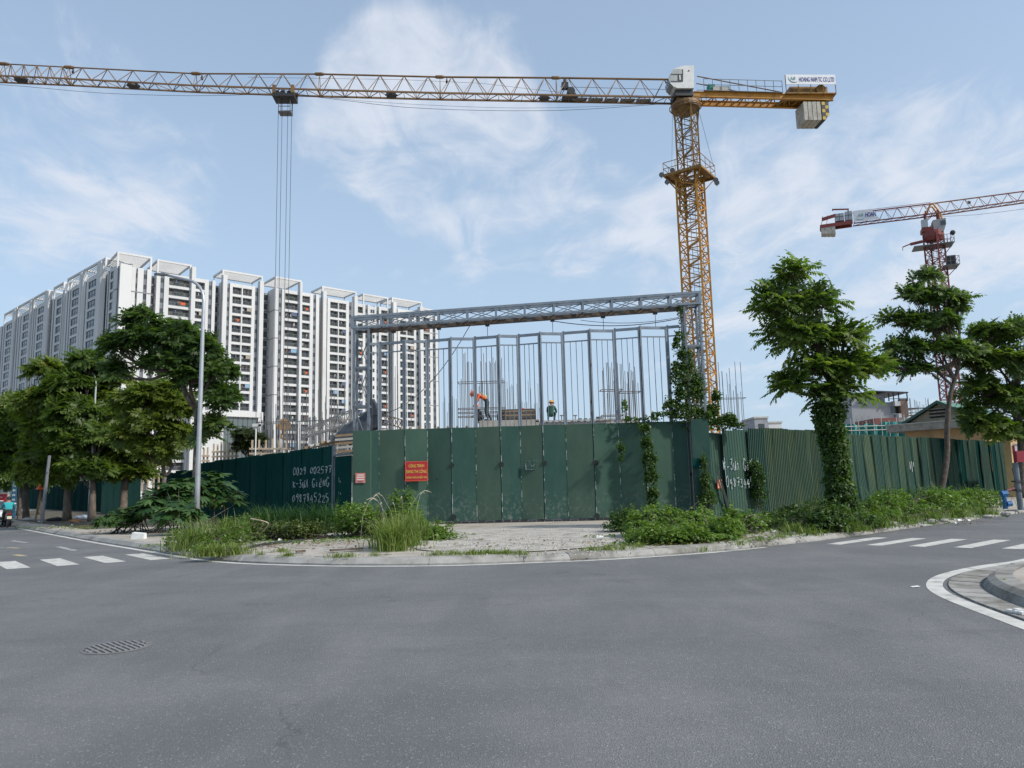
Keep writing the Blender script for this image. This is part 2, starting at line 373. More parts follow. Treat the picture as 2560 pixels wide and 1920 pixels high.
# gravelly concrete apron in front of the gate
ap = [ground(*p, KZ)[:2] for p in [(1085, 1330), (1060, 1352), (1040, 1374), (1180, 1383), (1350, 1379), (1480, 1370), (1560, 1360), (1600, 1345), (1640, 1318), (1500, 1312), (1300, 1316)]]
apr = resample(spline(ap + [ap[0]], .4), .35)
apr = apr + rng.normal(0, .05, apr.shape)
tag(poly_fill([tuple(p) for p in apr[:-1]], KZ + .022).build('apron', M_gravel), kind='structure')

# island at the right: edge line, gutter slabs, kerb, paving
ISL_PX = [(2560, 1397), (2474, 1410), (2410, 1421), (2370, 1430), (2340, 1439), (2322, 1448), (2313, 1460), (2316, 1471), (2332, 1484), (2370, 1502), (2433, 1527), (2516, 1558), (2560, 1576)]
pts = [ground(*p)[:2] for p in ISL_PX]
pts = [pts[0] + V * t for t in (60, 25, 8)] + pts + [(5.15, 6.4), (5.3, 4.0), (5.9, 0.5), (7.0, -5.0), (8.5, -12.0)]
IE = resample(spline(pts, .3), .22)
for _ in range(4): IE[1:-1] = (IE[:-2] + 2 * IE[1:-1] + IE[2:]) / 4
IN = normals2(IE)
tag(ribbon(IE, IE + IN * .215, .004, .004).build('edge_line', M_mark), kind='structure')
# inward curves collapse at the nose, so inner rings are smoothed
def ring(off):
    q = IE + IN * off
    for _ in range(int(60 * off)): q[1:-1] = (q[:-2] + 2 * q[1:-1] + q[2:]) / 4
    return q
R0, R1, R2, R3 = ring(.24), ring(.62), ring(.70), ring(.95)
isl = tag(poly_fill([tuple(p) for p in R3[::2]] + [(60, -20), (75, 40)], .145).build('island_pavement', M_slab), kind='structure')
gut = tag(thing('gutter', (*IE[len(IE) // 2], 0), None, None), kind='structure'); ik = tag(thing('kerb', (*R2[len(R2) // 2], 0), None, None), kind='structure')
st = 2
for i in range(0, len(IE) - st, st):
    if IE[i][1] < -1 or IE[i][0] > 24: continue
    q = [R0[i], R0[i + st], R1[i + st], R1[i]]; c = sum(q) / 4
    q = [p + (c - p) * .06 for p in q]; dz = random.uniform(0, .006)
    m_ = MB(); m_.hexa([(p[0], p[1], -.02) for p in q] + [(q[0][0], q[0][1], .018 + dz), (q[1][0], q[1][1], .018 + dz), (q[2][0], q[2][1], .006 + dz), (q[3][0], q[3][1], .006 + dz)]); m_.build('gutter_slab', random.choice((M_kerb, M_kerb2)), gut)
st = 5
for i in range(0, len(IE) - st, st):
    if IE[i][1] < -1 or IE[i][0] > 26: continue
    ii = range(i, i + st + 1); m_ = MB(); n = st + 1
    g_ = lambda Rr, k: Rr[k] + ((Rr[k + 1] - Rr[k]) * .06 if k == i else ((Rr[k - 1] - Rr[k]) * .06 if k == i + st else 0))
    rows = [[(*g_(Rr, k), z) for k in ii] for Rr, z in ((R1 + (R2 - R1) * .15, -.02), (R2, .10), (R2 + (R3 - R2) * .35, .15), (R3 + (R3 - R2) * .15, .158))]
    m_.add(sum(rows, []), [(r * n + k, (r + 1) * n + k, (r + 1) * n + k + 1, r * n + k + 1)[::-1] for r in range(3) for k in range(n - 1)])
    m_.add([rows[r][0] for r in range(4)], [(0, 1, 2, 3)]); m_.add([rows[r][-1] for r in range(4)], [(3, 2, 1, 0)])
    m_.build('kerb_stone', M_kerb2, ik)

# pedestrian crossings: separate painted bars
def crossing(name, quads, d):
    r = tag(thing(name, (*np.mean([np.mean(q, axis=0) for q in quads], axis=0), 0), None, None), kind='structure')
    for q in quads:
        m_ = MB(); m_.add([(p[0], p[1], .005) for p in q], [(0, 1, 2, 3)]); m_.build('stripe', M_mark, r)
def bars(c0, step, n, d, L, w):
    nrm = np.array([d[1], -d[0]]); out = []
    for i in range(n):
        c = np.array(c0) + np.array(step) * i
        out.append([c - d * L / 2 - nrm * w / 2, c + d * L / 2 - nrm * w / 2, c + d * L / 2 + nrm * w / 2, c - d * L / 2 + nrm * w / 2][::-1])
    return out
crossing('crosswalk', bars((8.70, 19.22), (.72, -.545), 7, V, 2.62, .36), V)
crossing('crosswalk', bars((-9.70, 19.83), (-.862, -.48), 9, U, 2.55, .46), U)
M2 = MB()
for px in [((20, 1369), (45, 1371)), ((38, 1387), (60, 1391)), ((-30, 1352), (-6, 1354))]:
    a, b = ground(*px[0])[:2], ground(*px[1])[:2]; d = (b - a) / np.linalg.norm(b - a); n = np.array([-d[1], d[0]]) * .1
    M2.add([(*(a - n), .005), (*(b - n), .005), (*(b + n), .005), (*(a + n), .005)], [(0, 1, 2, 3)])
tag(M2.build('centre_line', M_mark_yel), kind='structure')
M2 = MB()
for px in [((145, 1367), (188, 1377)), ((30, 1352), (66, 1357)), ((-40, 1372), (10, 1368))]:
    a, b = ground(*px[0])[:2], ground(*px[1])[:2]; d = (b - a) / np.linalg.norm(b - a); n = np.array([-d[1], d[0]]) * .09
    M2.add([(*(a - n), .005), (*(b - n), .005), (*(b + n), .005), (*(a + n), .005)], [(0, 1, 2, 3)])
tag(M2.build('lane_line', M_mark_old), kind='structure')
# ================================================================== hoarding: gate, portal, sheet fences
M_gA = mat('gate_green', (.038, .082, .063), (.051, .098, .073), 1.6, .75, spec=.15, bump=.12, bscale=3, stretch=(1, 1, .45), c3=(.045, .100, .072), scale3=2.6, lo3=.52, hi3=.78)
M_gB = mat('gate_green_faded_lit', (.061, .108, .080), (.078, .128, .092), 1.6, .75, spec=.15, bump=.12, bscale=3, stretch=(1, 1, .45), c3=(.068, .132, .085), scale3=2.2, lo3=.52, hi3=.80)
M_gC = mat('gate_green_deep', (.022, .060, .052), (.032, .074, .061), 1.6, .75, spec=.15, bump=.12, bscale=3, stretch=(1, 1, .45), c3=(.040, .078, .064), scale3=3.0, lo3=.54, hi3=.80)
def weather(m, dust=(.17, .19, .16), top=1.5, thr=(.50, .66), amt=.75, bump=.35):
    nt = m.node_tree; N, L = nt.nodes, nt.links; b = N['Principled BSDF']; src = b.inputs['Base Color'].links[0].from_socket
    t = N.new('ShaderNodeTexCoord'); sp = N.new('ShaderNodeSeparateXYZ'); L.new(t.outputs['Object'], sp.inputs[0])
    def rr(x, a, c, lo, hi):
        r = N.new('ShaderNodeMapRange'); r.clamp = True; L.new(x, r.inputs[0])
        for i, q in enumerate((a, c, lo, hi)): r.inputs[i + 1].default_value = q
        return r.outputs[0]
    def nz(sc, st, d=6):
        mp = N.new('ShaderNodeMapping'); mp.inputs['Scale'].default_value = st; L.new(t.outputs['Object'], mp.inputs[0]); n = N.new('ShaderNodeTexNoise'); n.inputs['Scale'].default_value = sc; n.inputs['Detail'].default_value = d; n.inputs['Roughness'].default_value = .65; L.new(mp.outputs[0], n.inputs['Vector']); return n.outputs[0]
    def mix(f, a, c):
        x = N.new('ShaderNodeMixRGB'); L.new(f, x.inputs[0]); L.new(a, x.inputs[1]); x.inputs[2].default_value = (*c, 1); return x.outputs[0]
    def mul(a, c): x = N.new('ShaderNodeMath'); x.operation = 'MULTIPLY'; L.new(a, x.inputs[0]); L.new(c, x.inputs[1]); return x.outputs[0]
    col = mix(mul(rr(nz(7, (1, 1, .9), 8), thr[0], thr[1], 0, amt), rr(sp.outputs[2], 0.0, top, 1, 0)), src, dust)       # mud thrown up from the apron
    col = mix(rr(nz(3.0, (2.2, 2.2, .22)), .60, .74, 0, .5), col, (.075, .095, .075))                                     # rain streaks
    col = mix(rr(nz(9, (1, 1, 1), 3), .70, .76, 0, .6), col, (.012, .03, .026))                                           # chipped spots
    L.new(col, b.inputs['Base Color'])
    bn = N.new('ShaderNodeBump'); bn.inputs['Strength'].default_value = bump; bn.inputs['Distance'].default_value = .03; L.new(nz(1.8, (1, 1, .7), 4), bn.inputs['Height']); L.new(bn.outputs[0], b.inputs['Normal'])
M_worn = mat('worn_edge', (.022, .075, .052), (.34, .38, .36), 4.0, .7, stretch=(1, 1, 1.0), lo=.50, hi=.58)
for m_ in (M_gA, M_gB, M_gC): weather(m_)
M_dust = mat('dust_splash', (.16, .20, .155), (.30, .31, .27), 6.0, .9)
M_galv = mat('galvanised_steel', (.150, .185, .225), (.215, .250, .285), 3.0, .5, .25, c3=(.115, .055, .032), scale3=2.2, lo3=.615, hi3=.68, stretch=(1, 1, .6))
M_galv2 = mat('grey_painted_steel', (.105, .130, .155), (.165, .195, .22), 3.5, .5, .2, c3=(.085, .05, .036), scale3=2.5, lo3=.60, hi3=.68)
M_rusty = mat('rusty_rail', (.085, .060, .045), (.15, .105, .075), 4.0, .75, .2, c3=(.13, .14, .145), scale3=3.0)
M_dark = mat('dark_hole', (.012, .02, .018), rough=.9)
M_black = mat('black_iron', (.015, .016, .018), (.03, .03, .032), 6, .6)
M_red = mat('sign_red', (.36, .012, .022), (.40, .02, .03), 4, .5)
M_yel = mat('sign_yellow', (.70, .50, .08), rough=.55)
M_white = mat('white_paint', (.72, .72, .70), (.62, .62, .60), 5, .6)
M_chalk = mat('chalk_paint', (.52, .57, .57), (.16, .24, .24), 16, .8, lo=.42, hi=.62)
M_orange = mat('orange_print', (.72, .13, .03), rough=.6)
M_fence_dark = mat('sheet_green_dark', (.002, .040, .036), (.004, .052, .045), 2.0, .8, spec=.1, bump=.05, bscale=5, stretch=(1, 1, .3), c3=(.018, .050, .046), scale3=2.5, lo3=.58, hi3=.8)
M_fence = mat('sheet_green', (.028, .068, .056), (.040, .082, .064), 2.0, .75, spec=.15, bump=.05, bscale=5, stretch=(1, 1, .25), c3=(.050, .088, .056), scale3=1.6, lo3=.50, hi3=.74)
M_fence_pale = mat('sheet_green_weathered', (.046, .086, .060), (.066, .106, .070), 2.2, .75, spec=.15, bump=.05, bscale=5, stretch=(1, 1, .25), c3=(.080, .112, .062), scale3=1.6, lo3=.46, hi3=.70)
M_fence_sunlit = mat('sheet_green_sunlit', (.008, .115, .070), (.012, .135, .085), 2.0, .5, stretch=(1, 1, .3))  # sunlit stretch of fence: the sunlight is painted in as brighter green
M_fence_shade = mat('sheet_green_shaded', (.002, .025, .025), (.004, .034, .033), 2.0, .8, spec=.1, stretch=(1, 1, .3), c3=(.03, .06, .055), scale3=2.5, lo3=.56, hi3=.8)  # fence out of the sun: its shade is painted in as deeper green

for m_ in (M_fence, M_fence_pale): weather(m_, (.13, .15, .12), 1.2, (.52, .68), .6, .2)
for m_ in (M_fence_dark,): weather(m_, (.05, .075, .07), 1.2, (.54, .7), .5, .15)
def text_obj(name, body, parent, origin, xdir, size, m, up=(0, 0, 1), bold=0.0, width=None, align='CENTER', ext=.004, shear=0.0):
    cu = bpy.data.curves.new('text', 'FONT'); cu.body = body; cu.size = size; cu.align_x = align; cu.align_y = 'CENTER'; cu.offset = bold * size; cu.extrude = ext; cu.shear = shear; cu.resolution_u = 3
    t = bpy.data.objects.new('text', cu); C.objects.link(t)
    dg = bpy.context.evaluated_depsgraph_get(); me = bpy.data.meshes.new_from_object(t.evaluated_get(dg)); bpy.data.objects.remove(t); bpy.data.curves.remove(cu)
    P = np.array([v.co[:] for v in me.vertices])
    sx = 1.0
    if width: sx = width / (P[:, 0].max() - P[:, 0].min())
    x = np.array(xdir, float); x /= np.linalg.norm(x); upv = np.array(up, float); n = np.cross(x, upv)
    W = np.array(origin, float) + P[:, :1] * sx * x + P[:, 1:2] * upv + P[:, 2:3] * n - (wloc(parent) if parent is not None else 0)
    me.vertices.foreach_set('co', W.astype(np.float32).ravel()); me.materials.clear(); me.materials.append(m); me.update(); me.name = name
    o = bpy.data.objects.new(name, me); C.objects.link(o)
    if parent is not None: o.parent = parent
    return o

# ---- folding gate: thirteen leaves that stand in a shallow zigzag
GPX = [920, 949, 1012, 1070, 1129, 1191, 1252, 1303, 1358, 1417, 1485, 1549, 1614, 1684, 1722]
def gy(px): return 31.0 + (px - 885) / (1759 - 885) * -.6
GP = []
for i, px in enumerate(GPX):
    Y = gy(px) + (.11 if i % 2 else -.11) * (0.4 if i in (0, len(GPX) - 1) else 1); GP.append(at_y(px, 1150, Y)[:2])
gate = thing('folding_gate', (.6, 30.7, KZ), 'wide folding site gate of green sheet leaves with tall bare grey posts above', 'gate')
shade = ['C', 'B', 'A', 'A', 'C', 'B', 'C', 'B', 'C', 'B', 'A', 'A', 'A', 'C']  # leaf tones: fading, plus light and shade of the zigzag painted in
GM = {'A': M_gA, 'B': M_gB, 'C': M_gC}
for i in range(len(GP) - 1):
    a, b = np.array(GP[i]), np.array(GP[i + 1]); L = np.linalg.norm(b - a); d = (b - a) / L; n = np.array([d[1], -d[0]])   # n towards the camera
    f = (GPX[i] + GPX[i + 1]) / 2; k = (f - 885) / 874
    ztop = 7.80 + .36 * k; zs = 4.05 + .03 * k; zb = .22 if f > 1000 else .15
    leaf = part('gate_leaf', gate)
    m_ = MB()
    sw = .072
    if i > 0: m_.obox(a, d, n, .008, sw, -.05, .05, zb, ztop)
    if i < len(GP) - 2: m_.obox(a, d, n, L - sw, L - .008, -.05, .05, zb, ztop - .02)
    m_.obox(a, d, n, sw, L - sw, -.04, .04, ztop - .14, ztop - .03); m_.obox(a, d, n, sw, L - sw, -.025, .025, ztop - .49, ztop - .44)
    m_.obox(a, d, n, sw, L - sw, -.04, .02, zb, zb + .09)
    m_.build('leaf_frame', M_galv, leaf)
    # sheet: slightly dished grid so that it catches the light unevenly
    m_ = MB(); nx, nz = 6, 10
    for r in range(nz + 1):
        for c in range(nx + 1):
            t = c / nx; x = .012 + (L - .024) * t; z = zb + .02 + (zs - zb - .02) * r / nz
            dd = .062 + .010 * math.sin(r * 1.1 + i * 2.1) * math.sin(math.pi * t) + random.uniform(-.003, .003)
            p = a + d * x + n * dd; m_.v.append((p[0], p[1], z))
    for r in range(nz):
        for c in range(nx): m_.f.append((r * (nx + 1) + c, r * (nx + 1) + c + 1, (r + 1) * (nx + 1) + c + 1, (r + 1) * (nx + 1) + c)); m_.m.append(0)
    m_.build('sheet', GM[shade[i]], leaf, smooth=True)
    if i > 0:
        m_ = MB(); m_.obox(a, d, n, -.004, .020, .064, .078, zb + .03, zs - .01); m_.build('edge_strip', M_worn, leaf)
    nr = 3 if L > .8 else 0
    for r in range(nr):
        x = sw + (L - 2 * sw) * (r + 1) / (nr + 1); m_ = MB(); m_.obox(a, d, n, x - .012, x + .012, -.012, .012, zb, ztop - .47); m_.build('rod', M_galv2, leaf)
for px, py, r in [(1014, 1165, .075), (1130, 1163, .10), (1253, 1161, .11), (1361, 1158, .11), (1489, 1157, .12), (1134, 1293, .12), (1493, 1290, .11), (922, 1200, .07), (1092, 1198, .05)]:
    q = at_y(px, py, gy(px) - .19); m_ = MB(); m_.tube([q, q + np.array([0, .05, 0])], [r, r * .9], 9); m_.build('lock_hole', M_dark, gate)
m_ = MB()
for k in range(26):
    px = 1100 + k * 21; q = at_y(px, 1316, gy(px) - .02); m_.box(q[0] - .14, q[0] + .15, q[1] - .10, q[1] + .05, KZ - .02, KZ + .05 + .06 * random.random())
m_.build('threshold', M_black, gate)

# ---- portal: two lattice towers carrying a lattice beam with a track below
portal = thing('gate_portal', (.6, 30.9, KZ), 'tall grey lattice portal frame spanning the folding gate, its beam rusty underneath', 'gate portal')
def lattice_tower(x0, x1, y0, y1, z0, z1, n, name, seed):
    m_ = MB(); cs = [(x0, y0), (x1, y0), (x1, y1), (x0, y1)]
    for x, y in cs: m_.box(x - .045, x + .045, y - .045, y + .045, z0, z1)
    h = (z1 - z0) / n
    for k in range(n):
        za, zb = z0 + k * h, z0 + (k + 1) * h
        for j in range(4):
            p, q = cs[j], cs[(j + 1) % 4]
            m_.bar((*p, za), (*q, zb) if (k + j) % 2 else (*q, zb), .035) if (k + j) % 2 else m_.bar((*q, za), (*p, zb), .035)
            m_.bar((*p, zb), (*q, zb), .06, .09)
            if j in (0, 2): m_.bar((*p, zb), (*q, za), .025) if k % 2 else None
    return m_.build(name, M_galv2, portal)
tl = lattice_tower(-6.62, -6.02, 30.75, 31.3, KZ, 8.34, 5, 'tower', 1)
tr = lattice_tower(7.27, 7.90, 30.25, 30.8, KZ, 8.95, 5, 'tower', 2)
def beam_pt(k, z): # k 0..1 along the beam
    return np.array([-6.72 + (7.95 + 6.72) * k, 31.0 - .58 * k, z + .56 * k])
m_ = MB(); nb = 12
for dy in (-.24, .24):
    off = np.array([0, dy, 0])
    m_.bar(beam_pt(0, 8.88) + off, beam_pt(1, 8.88) + off, .075, .10); m_.bar(beam_pt(0, 8.42) + off, beam_pt(1, 8.42) + off, .075, .09)
    for k in range(nb + 1):
        kk = k / nb; m_.bar(beam_pt(kk, 8.42) + off, beam_pt(kk, 8.88) + off, .13 if k in (0, nb) else .085, .06, up=(0, 1, 0))
        if k < nb:
            m_.bar(beam_pt(kk, 8.44) + off, beam_pt(kk + 1 / nb, 8.86) + off, .03); m_.bar(beam_pt(kk, 8.86) + off, beam_pt(kk + 1 / nb, 8.44) + off, .03)
for k in range(nb + 1):
    for z in (8.42, 8.88): m_.bar(beam_pt(k / nb, z) + [0, -.24, 0], beam_pt(k / nb, z) + [0, .24, 0], .06)
m_.build('beam', M_galv, portal)
m_ = MB(); m_.bar(beam_pt(.035, 8.28), beam_pt(.965, 8.28), .14, .17); m_.build('track', M_rusty, portal)
for px in (982, 1096, 1218, 1381, 1507, 1636):
    k = (at_y(px, 800, 30.7)[0] + 6.72) / 14.67; q = beam_pt(k, 8.19); m_ = MB(); m_.box(q[0] - .09, q[0] + .09, q[1] - .05, q[1] + .05, q[2] - .07, q[2] + .03); m_.tube([q, q - np.array([0, 0, .62])], .012, 5); m_.build('hanger', M_black, portal)
for s_, X in ((-1, -6.28), (1, 7.6)):   # sheeted feet of the towers
    m_ = MB(); cy = 31.0 if s_ < 0 else 30.5; w0 = .36; m_.box(X - w0, X + w0, cy - .40, cy - .36, KZ + .02, 4.0 + (.12 if s_ > 0 else .03)); m_.box(X - w0, X - w0 + .03, cy - .36, cy + .36, KZ + .02, 4.0); m_.box(X + w0 - .03, X + w0, cy - .36, cy + .36, KZ + .02, 4.0); m_.build('tower_sheet', M_gA if s_ < 0 else M_gC, portal)
def cable(pts, r=.012, n=14, sag=0.0):
    a, b = np.array(pts[0]), np.array(pts[-1]); P = [a + (b - a) * t - np.array([0, 0, sag * 4 * t * (1 - t)]) for t in np.linspace(0, 1, n)]; return P
m_ = MB(); m_.tube(cable([beam_pt(.34, 8.2), np.array([-6.0, 31.4, 4.7])], n=12, sag=.9), .016, 5)
tag(m_.build('slack_cable', M_black), 'black cable sagging from the portal beam down behind the left gate leaves', 'cable')
m_ = MB(); m_.tube(cable([beam_pt(.58, 8.15), beam_pt(.955, 7.9)], sag=.28), .018, 5); m_.tube(cable([beam_pt(.66, 8.1), beam_pt(.955, 7.95)], sag=.2), .012, 5)
tag(m_.build('hanging_cable', M_black), 'thin cables hanging under the right half of the portal beam', 'cable')

# ---- signs on the gate
q = at_y(1041, 1178, 30.62); sg = thing('notice_board', (q[0], q[1], q[2] - .42), 'red sign with yellow lettering fixed to the green gate', 'sign')
gx = np.array([1, .01, 0]); m_ = MB(); m_.box(q[0] - .465, q[0] + .465, q[1], q[1] + .02, q[2] - .405, q[2] + .405); m_.build('board', M_red, sg)
m_ = MB()
for dx in (-.452, .452): m_.box(q[0] + dx - .008, q[0] + dx + .008, q[1] - .004, q[1], q[2] - .40, q[2] + .40)
for dz in (-.392, .392): m_.box(q[0] - .46, q[0] + .46, q[1] - .005, q[1] - .001, q[2] + dz - .008, q[2] + dz + .008)
m_.build('border', M_orange, sg)
for body, dz, sz, wd in (('CÔNG TRÌNH', .21, .17, .64), ('ĐANG THI CÔNG', -.02, .18, .84), ('KHÔNG PHẬN SỰ MIỄN VÀO', -.26, .11, .85)):
    text_obj('lettering', body, sg, q + np.array([0, -.006, dz]), gx, sz, M_yel, bold=.006, width=wd)
q = at_y(901, 1195, 30.55); sg = thing('notice', (q[0], q[1], q[2] - .2), 'small faded red and white notice on the sheeted left foot of the portal', 'notice')
m_ = MB(); m_.box(q[0] - .20, q[0] + .20, q[1], q[1] + .012, q[2] - .20, q[2] + .20); m_.build('sheet', mat('faded_print', (.50, .12, .10), (.58, .25, .20), 9, .6), sg)
for dz, w_, mm in ((.12, .26, M_white), (.03, .32, M_white), (-.06, .30, M_white), (-.15, .2, mat('blue_print', (.03, .10, .16), rough=.6))):
    m_ = MB(); m_.box(q[0] - w_ / 2, q[0] + w_ / 2, q[1] - .004, q[1], q[2] + dz - .018, q[2] + dz + .018); m_.build('print_line', mm, sg)
q = at_y(1331, 1163, 30.58); sg = thing('stencil_plate', (q[0], q[1], q[2] - .2), 'small dark green plate with white corner marks and a crossed-swords mark on the gate', 'plate')
m_ = MB(); m_.box(q[0] - .27, q[0] + .27, q[1], q[1] + .012, q[2] - .17, q[2] + .17); m_.build('plate', M_gC, sg)
m_ = MB()
for p0, p1 in (((-.10, .05), (.08, -.07)), ((.11, .05), (-.07, -.07)), ((-.27, .175), (-.12, .175)), ((.0, .175), (.27, .172)), ((.27, .17), (.27, -.05)), ((-.27, .1), (-.27, -.17)), ((-.27, -.175), (.12, -.175))):
    m_.bar(q + np.array([p0[0], -.006, p0[1]]), q + np.array([p1[0], -.006, p1[1]]), .018, .006)
m_.build('paint_mark', M_chalk, sg)
q = at_y(1743, 1158, 30.0); sg = thing('stencil_plate', (q[0], q[1], q[2] - .2), 'faded dark plate on the sheeted right foot of the portal beside the vines', 'plate')
m_ = MB(); m_.box(q[0] - .2, q[0] + .2, q[1], q[1] + .012, q[2] - .19, q[2] + .19); m_.build('plate', M_fence_dark, sg)
m_ = MB(); m_.box(q[0] + .08, q[0] + .19, q[1] - .005, q[1], q[2] - .15, q[2] - .13); m_.build('paint_mark', M_chalk, sg)

# ---- corrugated sheet fences, one sheet after the other
def sheet_mesh(o, d, n, w, z0, z1, ribs, depth, lean=0.0, slant=0.0, bow=0.0, rib_frac=.45):
    m_ = MB(); xs = []
    p = w / ribs
    for r in range(ribs):
        x = r * p; e = p * (1 - rib_frac) / 2; k = p * rib_frac
        xs += [(x, 0), (x + e, 0), (x + e + k * .3, depth), (x + e + k * .7, depth), (x + e + k, 0)]
    xs.append((w, 0)); nz = 4
    for r in range(nz + 1):
        t = r / nz; z = z0 + (z1 - z0) * t
        for x, dp in xs:
            q = np.array(o) + np.array(d) * (x + slant * t) + np.array(n) * (dp + lean * (t - .3) + bow * math.sin(math.pi * t) )
            m_.v.append((q[0], q[1], z))
    c = len(xs)
    for r in range(nz):
        for i in range(c - 1): m_.f.append((r * c + i, r * c + i + 1, (r + 1) * c + i + 1, (r + 1) * c + i)); m_.m.append(0)
    return m_
FR0 = np.array([8.0, 30.62]); nR = np.array([V[1], -V[0]])
fr = thing('sheet_fence', (*(FR0 + V * 16), KZ), 'weathered green corrugated sheet fence running away right of the gate, with white graffiti', 'fence')
s = 0.0; i = 0
TOPR = [(0, 3.58), (1.2, 3.66), (2.6, 3.78), (3.2, 3.86), (8.5, 3.95), (13, 3.87), (18, 3.88), (25, 3.9), (37, 3.9)]
def topR(s): return np.interp(s, [a for a, _ in TOPR], [b for _, b in TOPR])
while s < 36.6:
    early = s < 3.1; mid = 3.1 <= s < 9.6
    w_ = 1.05 if early else (1.0 if mid else 1.02)
    mm = M_fence if early else (M_fence_pale if (mid and i % 3 != 0) else (M_fence if i % 2 else M_fence_pale))
    if s > 24: mm = M_fence if i % 3 else M_fence_dark
    o = FR0 + V * s + nR * (.035 * (i % 2) + (.10 if early and i == 1 else 0) + random.uniform(-.015, .015))
    ms = sheet_mesh(o, V, nR, w_ + .30, KZ - .1 + (.02 * (i % 3)), topR(s + .5) + random.uniform(-.03, .03), 7 if early else (9 if mid else 8), .022 if early else (.042 if mid else .026), lean=random.uniform(-.05, .10) + (.12 if mid else 0), slant=(-.32 + random.uniform(-.05, .05)) if not early else -.20, bow=random.uniform(-.05, .03), rib_frac=.5 if mid else .4)
    ms.build('sheet', mm, fr)
    if not early and not mid:
        m2 = MB(); p0 = o + nR * .05; m2.hexa([(*(p0 + nR * .0), KZ), (*(p0 + V * .05), KZ), (*(p0 + V * .05 + nR * .012), KZ), (*(p0 + nR * .012), KZ)] + [(*(p0 + V * -.32 + nR * .08), topR(s) - .03), (*(p0 + V * -.27 + nR * .08), topR(s) - .03), (*(p0 + V * -.27 + nR * .092), topR(s) - .03), (*(p0 + V * -.32 + nR * .092), topR(s) - .03)]); m2.build('lap_edge', M_fence_pale, fr)
    s += w_; i += 1
# torn corner of the first sheet
m_ = MB(); q = FR0 + V * 0.12 + nR * .19
m_.add([(*q, 2.45), (*(q + V * .10), 2.40), (*(q + V * 1.02), .3), (*(q + V * .78), .3)], [(0, 1, 2, 3)]); m_.build('torn_gap', M_dark, fr)

FL0 = np.array([-6.72, 31.05]); nL = np.array([-U[1], U[0]]) * -1.0
nL = np.array([-.761, -.649])
fl = thing('sheet_fence', (*(FL0 + U * 9), KZ), 'dark green corrugated sheet fence left of the gate, painted with white telephone numbers', 'fence')
s = 1.75; i = 0
while s < 19.6:
    o = FL0 + U * s + nL * (.03 * (i % 2))
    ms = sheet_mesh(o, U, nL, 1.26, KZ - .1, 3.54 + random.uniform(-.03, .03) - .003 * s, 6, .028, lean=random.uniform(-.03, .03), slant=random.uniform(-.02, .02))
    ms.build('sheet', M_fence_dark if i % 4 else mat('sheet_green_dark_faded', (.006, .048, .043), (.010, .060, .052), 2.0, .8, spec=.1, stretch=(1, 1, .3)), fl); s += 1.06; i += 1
fl2 = thing('sheet_fence', (*(FL0 + U * 40), KZ), 'far green sheet fence behind the row of street trees on the left', 'fence')
s = 19.6; i = 0; dth = U
o0 = FL0 + U * 19.6 - nL * 1.2
while s < 106:
    new = 33 < s < 46  # stretch whose sheets are painted brighter to look sunlit
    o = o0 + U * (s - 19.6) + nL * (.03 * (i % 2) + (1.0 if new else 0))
    ms = sheet_mesh(o, U, nL, 1.32, KZ - .1, (3.25 if new else 3.2) + random.uniform(-.08, .08), 6, .03, lean=random.uniform(-.04, .05), slant=random.uniform(-.03, .03))
    ms.build('sheet', M_fence_sunlit if new else (M_fence_shade if i % 3 else M_fence_dark), fl2); s += 1.08; i += 1
# side door between fence and portal
door = thing('site_door', (*(FL0 + U * .9), KZ), 'narrow dark green sheet door in a steel frame between the left fence and the gate', 'door')
sheet_mesh(FL0 + U * .12, U, nL, 1.5, KZ, 3.05, 10, .02).build('sheet', M_fence_dark, door)
m_ = MB(); m_.obox(FL0, U, nL, 1.64, 1.74, -.05, .09, KZ, 3.52); m_.obox(FL0, U, nL, .02, 1.64, -.04, .05, 3.07, 3.13); m_.build('door_frame', M_galv2, door)
m_ = MB()
for a, z in ((1.18, 2.05), (1.15, 1.95), (1.05, 1.92), (1.18, 1.45), (1.02, 1.42)): m_.obox(FL0, U, nL, a, a + .03, .03, .034, z, z + .09)
m_.build('paint_mark', M_chalk, door)

